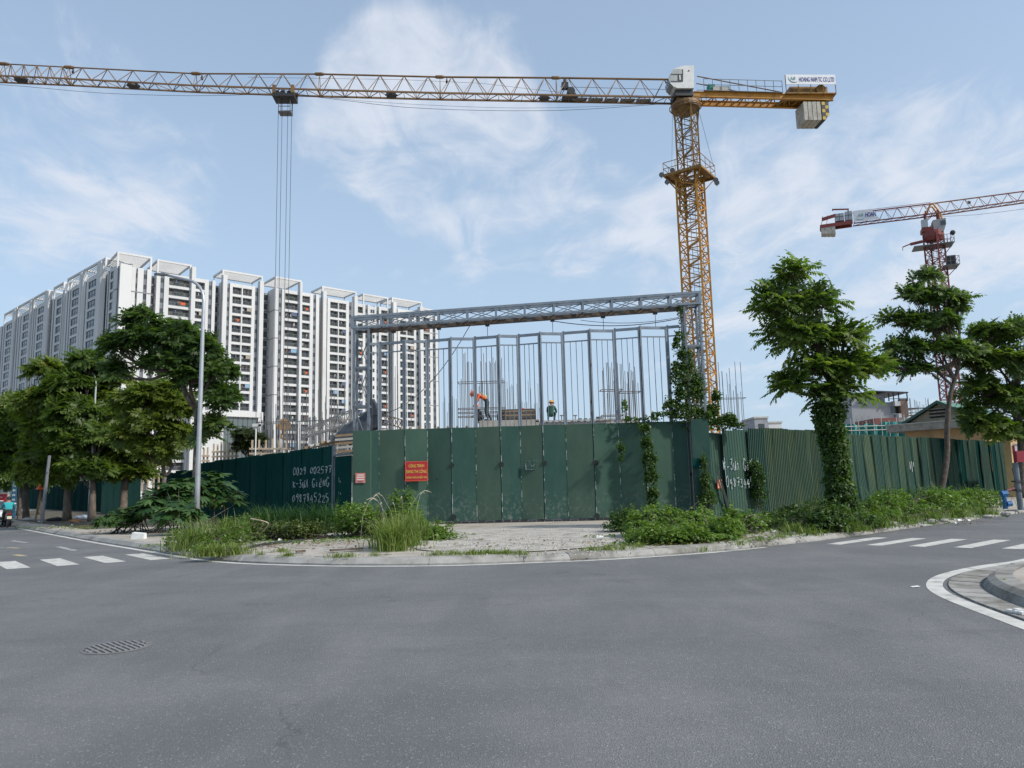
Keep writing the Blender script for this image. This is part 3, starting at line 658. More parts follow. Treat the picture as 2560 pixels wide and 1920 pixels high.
# ---- hand painted graffiti: brush strokes lying on the sheets
GL = {'0': [[(.5, 1), (.12, .75), (.1, .3), (.4, 0), (.75, .2), (.8, .7), (.5, 1)]], '2': [[(.1, .8), (.4, 1), (.75, .8), (.6, .45), (.1, .05), (.85, .0)]], '3': [[(.1, .95), (.7, .95), (.4, .55), (.75, .35), (.5, 0), (.1, .1)]],
      '4': [[(.5, 1), (.1, .4), (.8, .42)], [(.65, .75), (.6, -.1)]], '5': [[(.8, 1), (.25, .97), (.2, .55), (.65, .55), (.7, .15), (.15, .0)]], '7': [[(.1, .95), (.8, .97), (.45, 0)], [(.25, .5), (.75, .52)]],
      '8': [[(.7, .85), (.4, 1), (.2, .75), (.7, .3), (.5, 0), (.2, .2), (.5, .55), (.75, .85)]], '9': [[(.75, .7), (.4, .55), (.2, .8), (.5, 1), (.75, .8), (.7, .3), (.6, -.1)]], '1': [[(.4, 1), (.45, 0)]], '6': [[(.7, 1), (.25, .5), (.3, .05), (.7, .1), (.65, .45), (.25, .4)]],
      'K': [[(.1, 1), (.2, 0)], [(.8, .85), (.25, .5), (.85, .05)]], '-': [[(.1, .5), (.7, .5)]], 'u': [[(.1, .7), (.15, .1), (.5, .0), (.75, .7)], [(.75, .7), (.8, 0)], [(.75, .7), (1, .9)]], 'A': [[(.0, .0), (.4, .7), (.75, .0)], [(.35, .95), (.55, .82)]], 'n': [[(.1, .0), (.15, .65)], [(.15, .5), (.5, .7), (.75, .0)]],
      'G': [[(.85, .85), (.45, 1.05), (.1, .6), (.15, .1), (.55, -.1), (.85, .25), (.5, .35)]], 'i': [[(.3, .6), (.35, .0)], [(.3, .85), (.33, .9)]], 'E': [[(.75, .7), (.15, .68), (.15, .0), (.8, .02)], [(.15, .35), (.6, .36)], [(.2, .9), (.4, 1.1), (.65, .9)], [(.55, 1.15), (.8, 1.3)]], 'N': [[(.1, 0), (.15, .75), (.75, .05), (.85, .8)]], ' ': [], '.': [[(.3, .05), (.35, .0)]]}
def graffiti(parent, text, o, d, n, s0, z, h, adv, th, dirn, noff=.062):
    for ci, ch in enumerate(text):
        dz = random.uniform(-.10, .10) * h; hs = random.uniform(.82, 1.15); sl_ = random.uniform(-.12, .12); m_ = MB()
        for st in GL[ch]:
            P = [np.array([*(np.array(o) + np.array(d) * (s0 + dirn * (ci * adv + (x + sl_ * y + random.uniform(-.03, .03)) * adv * .82)) + np.array(n) * noff), z + dz + (y + random.uniform(-.03, .03)) * h * hs]) for x, y in st]
            P = spline(P, .03) if len(P) > 2 else np.array(P)
            m_.tube([p for p in P], [th * random.uniform(.6, 1.15) for _ in P], 5)
        if m_.v: m_.build('painted_letter' if ch.isalpha() else 'painted_digit', M_chalk, parent)
graffiti(fl, '0029 002577', FL0, U, nL, 5.75, 2.38, .30, .365, .021, -1)
graffiti(fl, 'K-3uA GiENG', FL0, U, nL, 5.75, 1.78, .33, .345, .021, -1)
graffiti(fl, '0987845225', FL0, U, nL, 5.80, 1.12, .34, .385, .021, -1)
graffiti(fr, 'K-3un GiENG', FR0, V, nR, .72, 2.02, .42, .25, .018, 1, .20)
graffiti(fr, '09873445', FR0, V, nR, .85, 1.32, .40, .26, .018, 1, .20)
m_ = MB()
for ds, z0, z1 in ((19.5, 2.0, 2.42), (19.75, 1.85, 2.45), (20.0, 2.15, 2.4)): m_.obox(FR0 + V * ds, V, nR, 0, .035, .12, .128, z0, z1)
m_.build('paint_mark', M_white, fr)
def tack(px, py, P, d, n, w, h, name, label, cat, m, lines, mline, out=.1):
    q = on_plane(px, py, np.array(P) + np.array(n) * out, d); r = thing(name, (q[0], q[1], q[2] - h / 2), label, cat); m_ = MB(); m_.obox(q[:2], d, n, -w / 2, w / 2, 0, .012, q[2] - h / 2, q[2] + h / 2); m_.build('sheet', m, r)
    for k in range(lines):
        z = q[2] + h / 2 - h * (k + .75) / (lines + .5); m_ = MB(); m_.obox(q[:2], d, n, -w * .38, w * .38, .013, .017, z - h * .05, z + h * .05); m_.build('print_line', mline, r)
tack(1799, 1210, FR0, V, nR, .32, .36, 'notice', 'small orange striped notice on the first sheet of the right fence', 'notice', M_orange, 4, M_white)
tack(595, 1240, FL0, U, nL, .42, .38, 'notice', 'small pale paper notice on the dark left fence above the weeds', 'notice', mat('paper_grey', (.34, .34, .37), (.42, .42, .44), 8, .8), 2, mat('faded_ink', (.30, .18, .20), rough=.8), out=.08)
tack(393, 1235, FL0, U, nL, .5, .45, 'notice', 'dim blue and white notice on the fence behind the big-leaved shrub', 'notice', mat('paper_blue', (.05, .13, .20), (.07, .16, .22), 8, .8), 3, M_white, out=.08)
# ================================================================== white apartment slab behind the site
M_wall = mat('render_white', (.535, .54, .538), (.61, .613, .608), .12, .8, c3=(.45, .435, .40), scale3=.09, lo3=.60, hi3=.82, stretch=(1, 1, .35))
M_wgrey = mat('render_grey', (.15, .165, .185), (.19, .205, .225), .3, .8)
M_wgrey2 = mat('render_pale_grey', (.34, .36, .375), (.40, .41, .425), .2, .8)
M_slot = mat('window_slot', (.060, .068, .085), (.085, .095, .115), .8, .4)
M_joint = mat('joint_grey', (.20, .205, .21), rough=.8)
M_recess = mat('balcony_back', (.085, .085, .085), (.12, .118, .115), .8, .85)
M_glass = mat('window_glass', (.030, .040, .050), rough=.08, spec=.8)
M_frame = mat('window_frame', (.055, .06, .065), rough=.5)
M_rail = mat('railing_grey', (.16, .17, .18), rough=.5)
CLUT = [mat('laundry_' + n_, c, rough=.9) for n_, c in (('white', (.45, .45, .44)), ('blue', (.09, .12, .20)), ('orange', (.60, .11, .03)), ('brown', (.14, .10, .075)), ('beige', (.34, .30, .24)), ('green', (.035, .065, .022)), ('plum', (.14, .075, .085)), ('sky', (.22, .36, .50)))]
AC = np.array([-114.5, 209.0]); EV = np.array([80., 68.]); EV /= np.linalg.norm(EV); NV = np.array([EV[1], -EV[0]])
EU = np.array([-83., 72.6]); EU /= np.linalg.norm(EU); NU = np.array([-EU[1], EU[0]]) * 1.0
if NU[1] > 0: NU = -NU
FH, NF, ZR = 3.13, 20, 68.6
def sV(px, py=850): return float((on_plane(px, py, AC, EV)[:2] - AC) @ EV)
def sU(px, py=850): return float((on_plane(px, py, AC, EU)[:2] - AC) @ EU)
apt = thing('apartment_building', (AC[0], AC[1], 0), 'long white high-rise apartment slab with balconies and open rooftop frames', 'apartment building')

def balcony_mesh(kind):   # unit width, y inwards, z 0..2.15
    m_ = MB(); r = random.Random(kind * 13 + 5)
    mats = [M_recess, M_glass, M_frame, M_rail] + CLUT
    m_.mi = 0; m_.add([(-.5, 1.15, 0), (.5, 1.15, 0), (.5, 1.15, 2.15), (-.5, 1.15, 2.15)], [(0, 1, 2, 3)])
    a = r.uniform(-.42, -.1); b = a + r.uniform(.4, .52)
    m_.mi = 1; m_.box(a, b, 1.10, 1.13, .02, 2.0)
    m_.mi = 2
    for x in (a, (a + b) / 2, b): m_.box(x - .012, x + .012, 1.07, 1.10, 0, 2.02)
    m_.mi = 3; m_.box(-.5, .5, .03, .07, 1.02, 1.08); m_.box(-.5, .5, .03, .07, .08, .13)
    for k in range(15): x = -.48 + k * .96 / 14; m_.box(x - .004, x + .004, .04, .06, .1, 1.03)
    for _ in range(r.randint(1, 4)):
        m_.mi = 4 + r.choice((0, 0, 1, 3, 3, 4, 5, 5, 6)); x = r.uniform(-.45, .3); w_ = r.uniform(.05, .16); z1 = r.uniform(1.4, 1.95); m_.box(x, x + w_, .35, .38, z1 - r.uniform(.5, 1.0), z1)
    if kind % 3 == 0:
        m_.mi = 9
        for _ in range(16): x = r.uniform(-.45, .4); y = r.uniform(.1, .4); z = r.uniform(.5, 1.35); s_ = r.uniform(.1, .22); m_.ball((x, y, z), s_, 5, 3, (.22, 1, 1))
    if kind in (2, 5, 7): m_.mi = 4 + {2: 4, 5: 1, 7: 7}[kind]; x = r.choice((-.5, 0.0)); m_.box(x, x + .5, .09, .11, r.uniform(.9, 1.2), 2.15)
    if kind == 4: m_.mi = 6; m_.box(.08, .3, .01, .05, .55, 1.25)
    if kind == 1: m_.mi = 3; m_.box(-.5, .5, .05, .06, 1.1, 2.15) if False else [m_.box(-.5 + k / 10, -.492 + k / 10, .05, .06, 1.08, 2.15) for k in range(11)]
    o = m_.build('balcony', mats); me = o.data; me.transform(Matrix.Translation(o.location)); bpy.data.objects.remove(o); return me
BALC = [balcony_mesh(k) for k in (0, 0, 3, 6, 6, 8, 9, 10, 11, 12, 13, 14, 15, 16, 17, 1, 2, 4, 5, 7)]
def wing_window_mesh(kind):
    m_ = MB(); r = random.Random(kind + 90); m_.mi = 0; m_.box(-.5, .5, .22, .26, 0, 2.15); m_.mi = 1
    for x in (-.5, -.17, .16, .46): m_.box(x, x + .035, .17, .22, 0, 2.15)
    for z in (0, .75, 2.08): m_.box(-.5, .5, .16, .22, z, z + .07)
    m_.mi = 2
    if kind % 3: m_.box(-.46 + .33 * (kind % 3), -.20 + .33 * (kind % 3), .262, .27, r.uniform(.1, .9), 2.05)
    o = m_.build('balcony', [M_glass, M_frame, CLUT[kind % 2 and 4]]); me = o.data; me.transform(Matrix.Translation(o.location)); bpy.data.objects.remove(o); return me
WING = [wing_window_mesh(k) for k in range(4)]
def window_mesh():
    m_ = MB(); m_.mi = 0; m_.box(-.45, .45, .0, .03, .0, 1.3); m_.mi = 1
    for x in (-.45, -.03, .40): m_.box(x, x + .05, -.03, 0, 0, 1.3)
    for z in (0, .4, 1.25): m_.box(-.45, .45, -.028, -.001, z, z + .05)
    o = m_.build('window', [M_glass, M_frame]); me = o.data; me.transform(Matrix.Translation(o.location)); bpy.data.objects.remove(o); return me
WIN = window_mesh()
BLIST, WLIST = [], []
def block(name, d, n, s0, s1, cols, front=0.0, top=ZR, back=3.2, perg=None, fins=(), solidmat=0, side=True, rec=1.2):
    """d: direction of travel along the facade, n outward; cols: (kind, a, b)"""
    m_ = MB(); P = AC; cols = sorted(cols, key=lambda c: c[1]); z0 = 0.0
    def bx(a, b, f0, f1, za, zb, mi=0): m_.mi = mi; m_.obox(P, d, n, a, b, front + f0, front + f1, za, zb)
    cur = s0
    for kind, a, b in cols + [('end', s1, s1)]:
        if a - cur > .02: bx(cur, a, -back, 0, z0, top, solidmat)
        cur = b
        if kind == 'bal':
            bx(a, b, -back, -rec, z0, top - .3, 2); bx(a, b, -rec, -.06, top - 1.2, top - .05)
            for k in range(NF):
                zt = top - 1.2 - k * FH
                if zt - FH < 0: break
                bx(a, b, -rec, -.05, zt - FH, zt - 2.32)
                BLIST.append((d, n, (a + b) / 2, front - .06, zt - 2.32, b - a, rec))
        elif kind == 'strip':
            bx(a, b, -back, -.35, z0, top - .4, 1)
            for k in range(NF):
                zt = top - 1.6 - k * FH
                if zt < 4: break
                WLIST.append((d, n, (a + b) / 2, front - .40 + .08, zt - 1.4, min(1.0, (b - a) / 1.0), 0))
        elif kind == 'slot':
            bx(a, b, -back, -.10, z0, top - .4, 4)
        elif kind == 'wins':
            bx(a, b, -back, -.01, z0, top - .5)
            for k in range(NF):
                zt = top - 1.6 - k * FH
                if zt < 4: break
                for t in (.27, .73): WLIST.append((d, n, a + (b - a) * t, front + .02, zt - 1.3, .8, 0))
    for k in range(2, NF, 3):      # dark shadow gaps between groups of storeys
        zt = top - 1.2 - k * FH - FH + .55
        for kind, a, b in [('w', s0, s1)]:
            pass
    for a, b, out, zz in fins: bx(a, b, -1.0, out, 0, zz)
    o = m_.build(name, [M_wall, M_wgrey, M_recess, M_wgrey2, M_slot], apt)
    if perg:
        a, b, h, dep = perg; q = MB()
        w_ = .5
        for s_ in (a, b - w_): 
            q.obox(P, d, n, s_, s_ + w_, front - .02 - w_, front - .02, top, top + h); q.obox(P, d, n, s_ + .15, s_ + w_ - .15, front - dep, front - dep + w_, top, top + h)
            q.obox(P, d, n, s_, s_ + w_, front - dep, front - w_ - .03, top + h - .6, top + h - .05)
        q.obox(P, d, n, a + w_, b - w_, front - .03 - w_, front - .05, top + h - .6, top + h - .03); q.obox(P, d, n, a + w_, b - w_, front - dep, front - dep + .5, top + h - .7, top + h - .08)
        nsl = int(dep / .8)
        for k in range(nsl): f_ = front - w_ - (dep - 2 * w_) * (k + .5) / nsl; q.obox(P, d, n, a + w_, b - w_, f_ - .09, f_ + .09, top + h - .45, top + h - .25)
        q.build('roof_frame', M_wall, o)
    return o
class _S(dict):
    def __missing__(s, k): s[k] = sV(k); return s[k]
S = _S()
W = {}
W['A'] = block('corner_block', EV, NV, 0, S[372], [('strip', S[332], S[337]), ('strip', S[352], S[361])], front=.0, perg=(0, S[372], 4.0, 16), back=18)
W['B'] = block('facade_block', EV, NV, S[388], S[538], [('strip', S[398], S[408]), ('bal', S[420], S[474]), ('bal', S[486], S[511]), ('strip', S[521], S[530])], front=-1.2, perg=(S[388], S[476], 4.0, 12), fins=((S[474] + .1, S[486] - .1, 1.0, ZR + 3.2),))
W['C'] = block('facade_block', EV, NV, S[553], S[656], [('strip', S[566], S[573]), ('bal', S[580], S[603]), ('bal', S[606], S[629]), ('strip', S[637], S[645])], front=-.6, perg=(S[553], S[656], 4.0, 9), fins=((S[553], S[553] + 1.3, 1.0, ZR + 2), (S[656] - 1.3, S[656], 1.0, ZR + 2)))
W['D'] = block('facade_block', EV, NV, S[680], S[792], [('strip', S[690], S[698]), ('bal', S[706], S[740]), ('bal', S[747], S[769]), ('strip', S[777], S[784])], front=1.6, perg=(S[680], S[747], 4.0, 12), fins=((S[740] + .1, S[747] - .1, 1.0, ZR + 3.2),), back=6)
W['E'] = block('facade_block', EV, NV, S[806], S[893], [('strip', S[814], S[820]), ('bal', S[827], S[847]), ('bal', S[849], S[867]), ('strip', S[874], S[881])], front=-.6, perg=(S[806], S[893], 4.0, 9), fins=((S[806], S[806] + 1.3, 1.0, ZR + 2), (S[893] - 1.3, S[893], 1.0, ZR + 2)))
W['F'] = block('facade_block', EV, NV, S[893] + .3, S[976], [('bal', S[895] + .4, S[912]), ('strip', S[918], S[924]), ('wins', S[930], S[942]), ('strip', S[946], S[952]), ('bal', S[958], S[976] - .3)], front=-1.4, perg=(S[912], S[976], 4.0, 8))
W['G'] = block('facade_block', EV, NV, S[981], S[1056], [('strip', S[989], S[995]), ('bal', S[1001], S[1017]), ('bal', S[1019], S[1036]), ('strip', S[1041], S[1048])], front=-.2, perg=(S[981], S[1056], 4.0, 9), fins=((S[981], S[981] + 1.4, 1.0, ZR + 2), (S[1056] - 1.4, S[1056], 1.0, ZR + 2)))
W['H'] = block('facade_block', EV, NV, S[1056] + .2, S[1098], [('bal', S[1056] + .6, S[1078]), ('strip', S[1085], S[1092])], front=-.9, top=ZR - .6, back=14, perg=(S[1056] + .4, S[1085], 2.6, 8))
# left facade: measured away from the corner, so the direction of travel is reversed
DU = -EU
def LU(name, a, b, cols, **k): return block(name, DU, NU, -sU(a), -sU(b), [(kd, -sU(p), -sU(q)) for kd, p, q in cols], rec=.3, **k)
LU('facade_block', 258, 289.5, [('slot', 260, 263), ('bal', 265, 280), ('slot', 283, 287)], front=-.3, perg=None)
LU('facade_block', 205, 240, [('slot', 209, 212), ('bal', 216, 238)], front=.3, perg=(-sU(203), -sU(256), 4.0, 8), fins=((-sU(240), -sU(250), .5, ZR + 3.2), (-sU(203), -sU(206), .4, ZR + 2)))
LU('facade_block', 162, 203, [('slot', 165, 168), ('slot', 171, 174), ('bal', 176, 196)], front=.3, perg=(-sU(162), -sU(204), 4.0, 8), fins=((-sU(197), -sU(202), .5, ZR + 3),))
LU('facade_block', 152, 162, [('bal', 155, 161)], front=-.8, perg=(-sU(152), -sU(162), 3.2, 6))
LU('facade_block', 125, 152, [('slot', 128, 131), ('bal', 135, 147), ('slot', 149, 151)], front=-.1, perg=(-sU(125), -sU(150), 4.0, 8))
LU('facade_block', 80, 122, [('slot', 83, 85.5), ('slot', 88, 90.5), ('bal', 93.5, 110)], front=.4, perg=(-sU(80), -sU(114), 4.0, 8), fins=((-sU(112), -sU(122), .5, ZR + 3),))
LU('facade_block', 42, 79, [('slot', 45, 47.5), ('slot', 51, 53.5), ('bal', 57.5, 73)], front=.4, perg=(-sU(42), -sU(79), 4.0, 8), fins=((-sU(75), -sU(79), .5, ZR + 3),))
LU('facade_block', 9, 40, [('slot', 11.5, 14), ('bal', 17, 32)], front=.4, perg=(-sU(9), -sU(40), 4.0, 8), fins=((-sU(34), -sU(40), .5, ZR + 3),))
LU('facade_block', -30, 8, [('slot', 1, 5), ('bal', -20, -8)], front=-.2)
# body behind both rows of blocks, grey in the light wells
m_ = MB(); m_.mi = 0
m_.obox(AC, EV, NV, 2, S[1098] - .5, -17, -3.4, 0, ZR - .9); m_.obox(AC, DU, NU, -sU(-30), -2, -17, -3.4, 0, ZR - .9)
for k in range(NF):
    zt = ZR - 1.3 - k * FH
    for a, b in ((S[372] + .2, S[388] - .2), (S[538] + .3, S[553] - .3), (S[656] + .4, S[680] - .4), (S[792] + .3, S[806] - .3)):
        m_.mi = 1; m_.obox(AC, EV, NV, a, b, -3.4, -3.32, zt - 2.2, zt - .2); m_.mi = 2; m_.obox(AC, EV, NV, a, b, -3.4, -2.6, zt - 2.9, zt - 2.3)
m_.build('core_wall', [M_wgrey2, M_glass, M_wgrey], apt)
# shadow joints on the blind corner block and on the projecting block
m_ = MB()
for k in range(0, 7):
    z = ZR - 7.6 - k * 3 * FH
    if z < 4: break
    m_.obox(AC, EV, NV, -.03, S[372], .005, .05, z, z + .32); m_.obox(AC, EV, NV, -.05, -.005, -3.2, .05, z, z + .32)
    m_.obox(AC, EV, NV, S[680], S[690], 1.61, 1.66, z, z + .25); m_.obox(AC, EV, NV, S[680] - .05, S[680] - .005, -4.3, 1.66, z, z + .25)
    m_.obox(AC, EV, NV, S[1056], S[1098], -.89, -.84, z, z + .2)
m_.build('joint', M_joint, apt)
# balconies and windows: those that show largest as pieces of their own
def place_openings(lst, meshes, nm, cap):
    def size(t): p = AC + t[0] * t[2]; return math.hypot(*p)
    lst = sorted(lst, key=lambda t: size(t) + (400 if t[4] < 9 else 0)); rest = []
    byname = {}
    for i, t in enumerate(lst):
        d, n, sc_, f_, z, w_, rec_ = t; p = AC + d * sc_ + n * f_; rz = math.atan2(d[1], d[0]); ml = WING if rec_ == .3 else meshes; me = ml[random.randrange(len(ml))]
        if i < cap: inst(me, nm, apt, (p[0], p[1], z), rz, (w_, 1, 1.079 if nm == 'balcony' else 1))
        else: rest.append((me, p, z, rz, w_))
    if rest:
        mats, vs, fs, ms, nv = [], [], [], [], 0
        for me, p, z, rz, w_ in rest:
            A = np.array([v.co[:] for v in me.vertices]); c, q = math.cos(rz), math.sin(rz); x = A[:, 0] * w_
            vs.append(np.stack([p[0] - AC[0] + x * c - A[:, 1] * q, p[1] - AC[1] + x * q + A[:, 1] * c, A[:, 2] * (1.079 if nm == 'balcony' else 1) + z], 1))
            idx = []
            for m in me.materials:
                if m not in mats: mats.append(m)
                idx.append(mats.index(m))
            for f in me.polygons: fs.append(tuple(nv + k for k in f.vertices)); ms.append(idx[f.material_index])
            nv += len(A)
        me = bpy.data.meshes.new(nm + '_rows'); me.from_pydata(np.concatenate(vs).tolist(), [], fs)
        for q in mats: me.materials.append(q)
        me.polygons.foreach_set('material_index', ms); me.update()
        o = bpy.data.objects.new(nm + '_rows', me); C.objects.link(o); o.parent = apt; o['kind'] = 'stuff'
place_openings(BLIST, BALC, 'balcony', 296)
place_openings(WLIST, [WIN], 'window', 296)
# podium: white band, grey soffit, glazed lobby
m_ = MB(); m_.mi = 0; m_.obox(AC, DU, NU, -sU(-60), 0, .5, 9.0, 14.5, 18.0); m_.mi = 1; m_.obox(AC, DU, NU, -sU(-60), 0, .5, 8.6, 10.0, 14.4)
m_.mi = 0; m_.obox(AC, EV, NV, S[553] + .3, S[656] - .3, 1.2, 2.2, 25.2, 27.0); m_.obox(AC, EV, NV, S[553] - 9, S[553] + .8, .5, 2.0, 0, 26.9); m_.obox(AC, EV, NV, S[656] - 1.6, S[656], .5, 2.0, 0, 26.9)
m_.build('podium', [M_wall, mat('soffit_grey', (.27, .26, .25), rough=.8)], apt)
lob = MB(); lob.obox(AC, EV, NV, S[553] + .9, S[656] - 1.7, 1.2, 1.4, 0, 25.1); cw = lob.build('curtain_wall', mat('lobby_glass', (.10, .125, .13), rough=.1, spec=.8), apt)
m_ = MB()
nb_ = 7
for k in range(nb_ + 1): s_ = S[553] + .9 + (S[656] - 2.6 - S[553]) * k / nb_; m_.obox(AC, EV, NV, s_ - .06, s_ + .06, 1.41, 1.5, 0, 25.1)
for z in (4, 6.6, 9.2, 11.8, 14.4, 17.0, 19.6, 22.2): m_.obox(AC, EV, NV, S[553] + .9, S[656] - 1.7, 1.42, 1.48, z, z + .14)
m_.build('mullions', M_frame, cw)
# ================================================================== tower cranes
M_cy = mat('crane_yellow', (.40, .175, .014), (.48, .225, .022), 2.0, .55, c3=(.16, .065, .018), scale3=1.3, lo3=.54, hi3=.72, bump=.05)
M_cy2 = mat('crane_yellow_grimy', (.24, .125, .024), (.31, .165, .03), 2.0, .6, c3=(.075, .04, .016), scale3=1.5, lo3=.46, hi3=.70)
M_cj = mat('jib_tubes', (.155, .085, .036), (.22, .125, .045), 1.2, .5, c3=(.085, .05, .03), scale3=.6, lo3=.5, hi3=.7)  # brown for the jib: its shade is painted into the tube colour
M_cab = mat('cab_pale_grey', (.56, .57, .55), (.66, .66, .64), 1.6, .5, c3=(.38, .38, .35), scale3=1.4, lo3=.58, hi3=.78)
M_conc = mat('ballast_concrete', (.36, .34, .29), (.45, .43, .38), 1.5, .9, c3=(.22, .20, .17), scale3=2.0)
M_hz = mat('hazard_yellow', (.52, .36, .06), rough=.7)
M_ban = mat('banner_white', (.62, .64, .66), (.70, .71, .73), 1, .5)
M_ink = mat('banner_blue', (.035, .03, .22), rough=.5)
M_inkg = mat('banner_teal', (.12, .28, .30), rough=.5)
M_steel = mat('dull_steel', (.10, .105, .11), (.16, .165, .17), 3, .5, .3)
M_rope = mat('wire_rope', (.035, .04, .05), rough=.6)
M_glow = mat('lamp_lens', (.16, .18, .20), rough=.15)
M_teal = mat('green_tarp', (.03, .22, .19), rough=.8)

def rotv(a): return np.array([math.cos(a), math.sin(a)]), np.array([-math.sin(a), math.cos(a)])
def mast(name, c, w, z0, z1, rz, ph, cw, bw, m, parent, lean=(0, 0)):
    a, b = rotv(rz); h = w / 2; mb = MB(); cs = [(-h, -h), (h, -h), (h, h), (-h, h)]
    P = lambda i, z: np.array([c[0] + a[0] * cs[i % 4][0] + b[0] * cs[i % 4][1], c[1] + a[1] * cs[i % 4][0] + b[1] * cs[i % 4][1], z])
    for i in range(4): mb.bar(P(i, z0), P(i, z1), cw)
    n = int(round((z1 - z0) / ph)); ph = (z1 - z0) / n
    for k in range(n):
        za, zb = z0 + k * ph, z0 + (k + 1) * ph; zm = (za + zb) / 2
        for i in range(4):
            mb.bar(P(i, zm), P(i + 1, za), bw); mb.bar(P(i, zm) , P(i + 1, zb), bw)
            mid = (P(i, zm) + P(i + 1, zm)) / 2
            mb.bar(P(i, zb), P(i + 1, zb), bw * .9)
            mb.bar(P(i, za), mid, bw * .55); mb.bar(P(i, zb), mid, bw * .55)
    return mb.build(name, m, parent)
def ladder(parent, c, z0, z1, w=.45):
    mb = MB()
    for s_ in (-w / 2, w / 2): mb.bar((c[0] + s_, c[1], z0), (c[0] + s_, c[1], z1), .04)
    z = z0
    while z < z1: mb.bar((c[0] - w / 2, c[1], z), (c[0] + w / 2, c[1], z), .025); z += .35
    return mb.build('ladder', M_steel, parent)

MC = at_y(1713, 262, 63.0); MCL = at_y(1752, 900, 63.0)[:2]; MC2 = (MC[:2] + MCL) / 2 * 1.0
mx = MC2
JD = np.array([-58.5, -3.0]); JD /= np.linalg.norm(JD); JN = np.array([-JD[1], JD[0]])
if JN[1] > 0: JN = -JN          # towards the camera
crane = thing('tower_crane', (mx[0], mx[1], 0), 'yellow flat-top tower crane with a long lattice jib across the whole sky', 'tower crane')
zring = at_y(1713, 268, 63.0)[2]
zplat = at_y(1735, 440, 63.0)[2]
RZ = math.radians(-36)
mast('lower_mast', mx, 1.86, 1.0, zplat + .3, RZ, 1.66, .17, .085, M_cy, crane)
mast('upper_mast', mx, 1.50, zplat - 3.5, zring - .5, RZ, 1.75, .15, .075, M_cy2, crane)
ladder(crane, mx + np.array([.1, .1]), 2, zring - .6)
a_, b_ = rotv(RZ)
# climbing platform with railings
m_ = MB(); hp = 1.72
def PP(i, j, z): return np.array([mx[0] + a_[0] * i + b_[0] * j, mx[1] + a_[1] * i + b_[1] * j, z])
for (i0, i1, j0, j1) in ((-hp, hp, -hp, -.95), (-hp, hp, .95, hp), (-hp, -.95, -.94, .94), (.95, hp, -.94, .94)): m_.obox(mx, a_, b_, i0, i1, j0, j1, zplat, zplat + .07)
for s_ in (-hp, hp): m_.bar(PP(-hp, s_, zplat - .09), PP(hp, s_, zplat - .09), .10, .18); m_.bar(PP(s_, -hp, zplat - .09), PP(s_, hp, zplat - .09), .10, .18)
for i, j in ((-1, -1), (1, -1), (1, 1), (-1, 1)): m_.bar(PP(i * hp, j * hp, zplat - .1), PP(i * .93, j * .93, zplat - 1.3), .08)
m_.build('platform', M_cy2, crane)
m_ = MB(); cs = [(-hp, -hp), (hp, -hp), (hp, hp), (-hp, hp)]
for k in range(4):
    p, q = cs[k], cs[(k + 1) % 4]
    for zz in (.55, 1.1): m_.bar(PP(*p, zplat + zz), PP(*q, zplat + zz), .045)
    for t in (0, .33, .66): m_.bar(PP(p[0] + (q[0] - p[0]) * t, p[1] + (q[1] - p[1]) * t, zplat), PP(p[0] + (q[0] - p[0]) * t, p[1] + (q[1] - p[1]) * t, zplat + 1.1), .045)
m_.build('railing', M_cy2, crane)
for px, py in ((1654, 437), (1681, 426), (1789, 450), (1792, 457), (1668, 455)):
    q = at_y(px, py, mx[1] - .2); m_ = MB(); m_.tube([q + [-.06, -.24, -.10], q + [.04, .14, .06]], [.23, .12], 10); m_.box(q[0] - .03, q[0] + .03, q[1], q[1] + .05, q[2] - .3, q[2]); fl_ = m_.build('floodlight', M_steel, crane); m_ = MB(); m_.tube([q + [-.068, -.262, -.110], q + [-.062, -.243, -.102]], .20, 10); m_.build('lens', M_glow, fl_)
# slewing ring
m_ = MB(); m_.tube([(mx[0], mx[1], zring - .75), (mx[0], mx[1], zring - .3), (mx[0], mx[1], zring - .28), (mx[0], mx[1], zring + .25)], [.55, .98, 1.28, 1.28], 20); m_.build('slewing_ring', M_cj, crane)
m_ = MB()
for k in range(16):
    t0, t1 = 2 * math.pi * k / 16, 2 * math.pi * (k + 1) / 16; m_.bar((mx[0] + 1.42 * math.cos(t0), mx[1] + 1.42 * math.sin(t0), zring - .05), (mx[0] + 1.42 * math.cos(t1), mx[1] + 1.42 * math.sin(t1), zring - .05), .07)
for k in range(4):
    t0 = RZ + math.pi / 4 + k * math.pi / 2; m_.bar((mx[0] + 1.06 * math.cos(t0), mx[1] + 1.06 * math.sin(t0), zring - 1.6), (mx[0] + 1.25 * math.cos(t0), mx[1] + 1.25 * math.sin(t0), zring - .2), .11)
m_.build('ring_frame', M_cy2, crane)
# jib
def jp(px, py): return on_plane(px, py, mx, JD)
TOPJ = [jp(*p) for p in [(1690, 199), (1607, 199), (1430, 195), (1254, 193.5), (1098, 192.6), (950, 188.5), (799, 185.2), (600, 184), (490, 184.2), (316, 176), (171, 168), (6, 159.5), (-90, 155)]]
BOTJ = [jp(*p) for p in [(1720, 252), (1675, 251.5), (1430, 246.5), (1200, 243), (1100, 240.8), (950, 237), (799, 232.8), (600, 226), (490, 222.3), (316, 214), (171, 205), (0, 197.5), (-90, 193)]]
def js(P): return (P[:2] - mx) @ JD
ts, tz = np.array([js(p) for p in TOPJ]), np.array([p[2] for p in TOPJ]); bs_, bz = np.array([js(p) for p in BOTJ]), np.array([p[2] for p in BOTJ])
def J(s, z, off=0): q = mx + JD * s + JN * off; return np.array([q[0], q[1], z])
def JT(s): return J(s, np.interp(s, ts, tz))
def JB(s, side): return J(s, np.interp(s, bs_, bz), side * .56)
lumps = [js(jp(px, 190)) for px in (1390, 1100, 799, 490, 172, 8)]
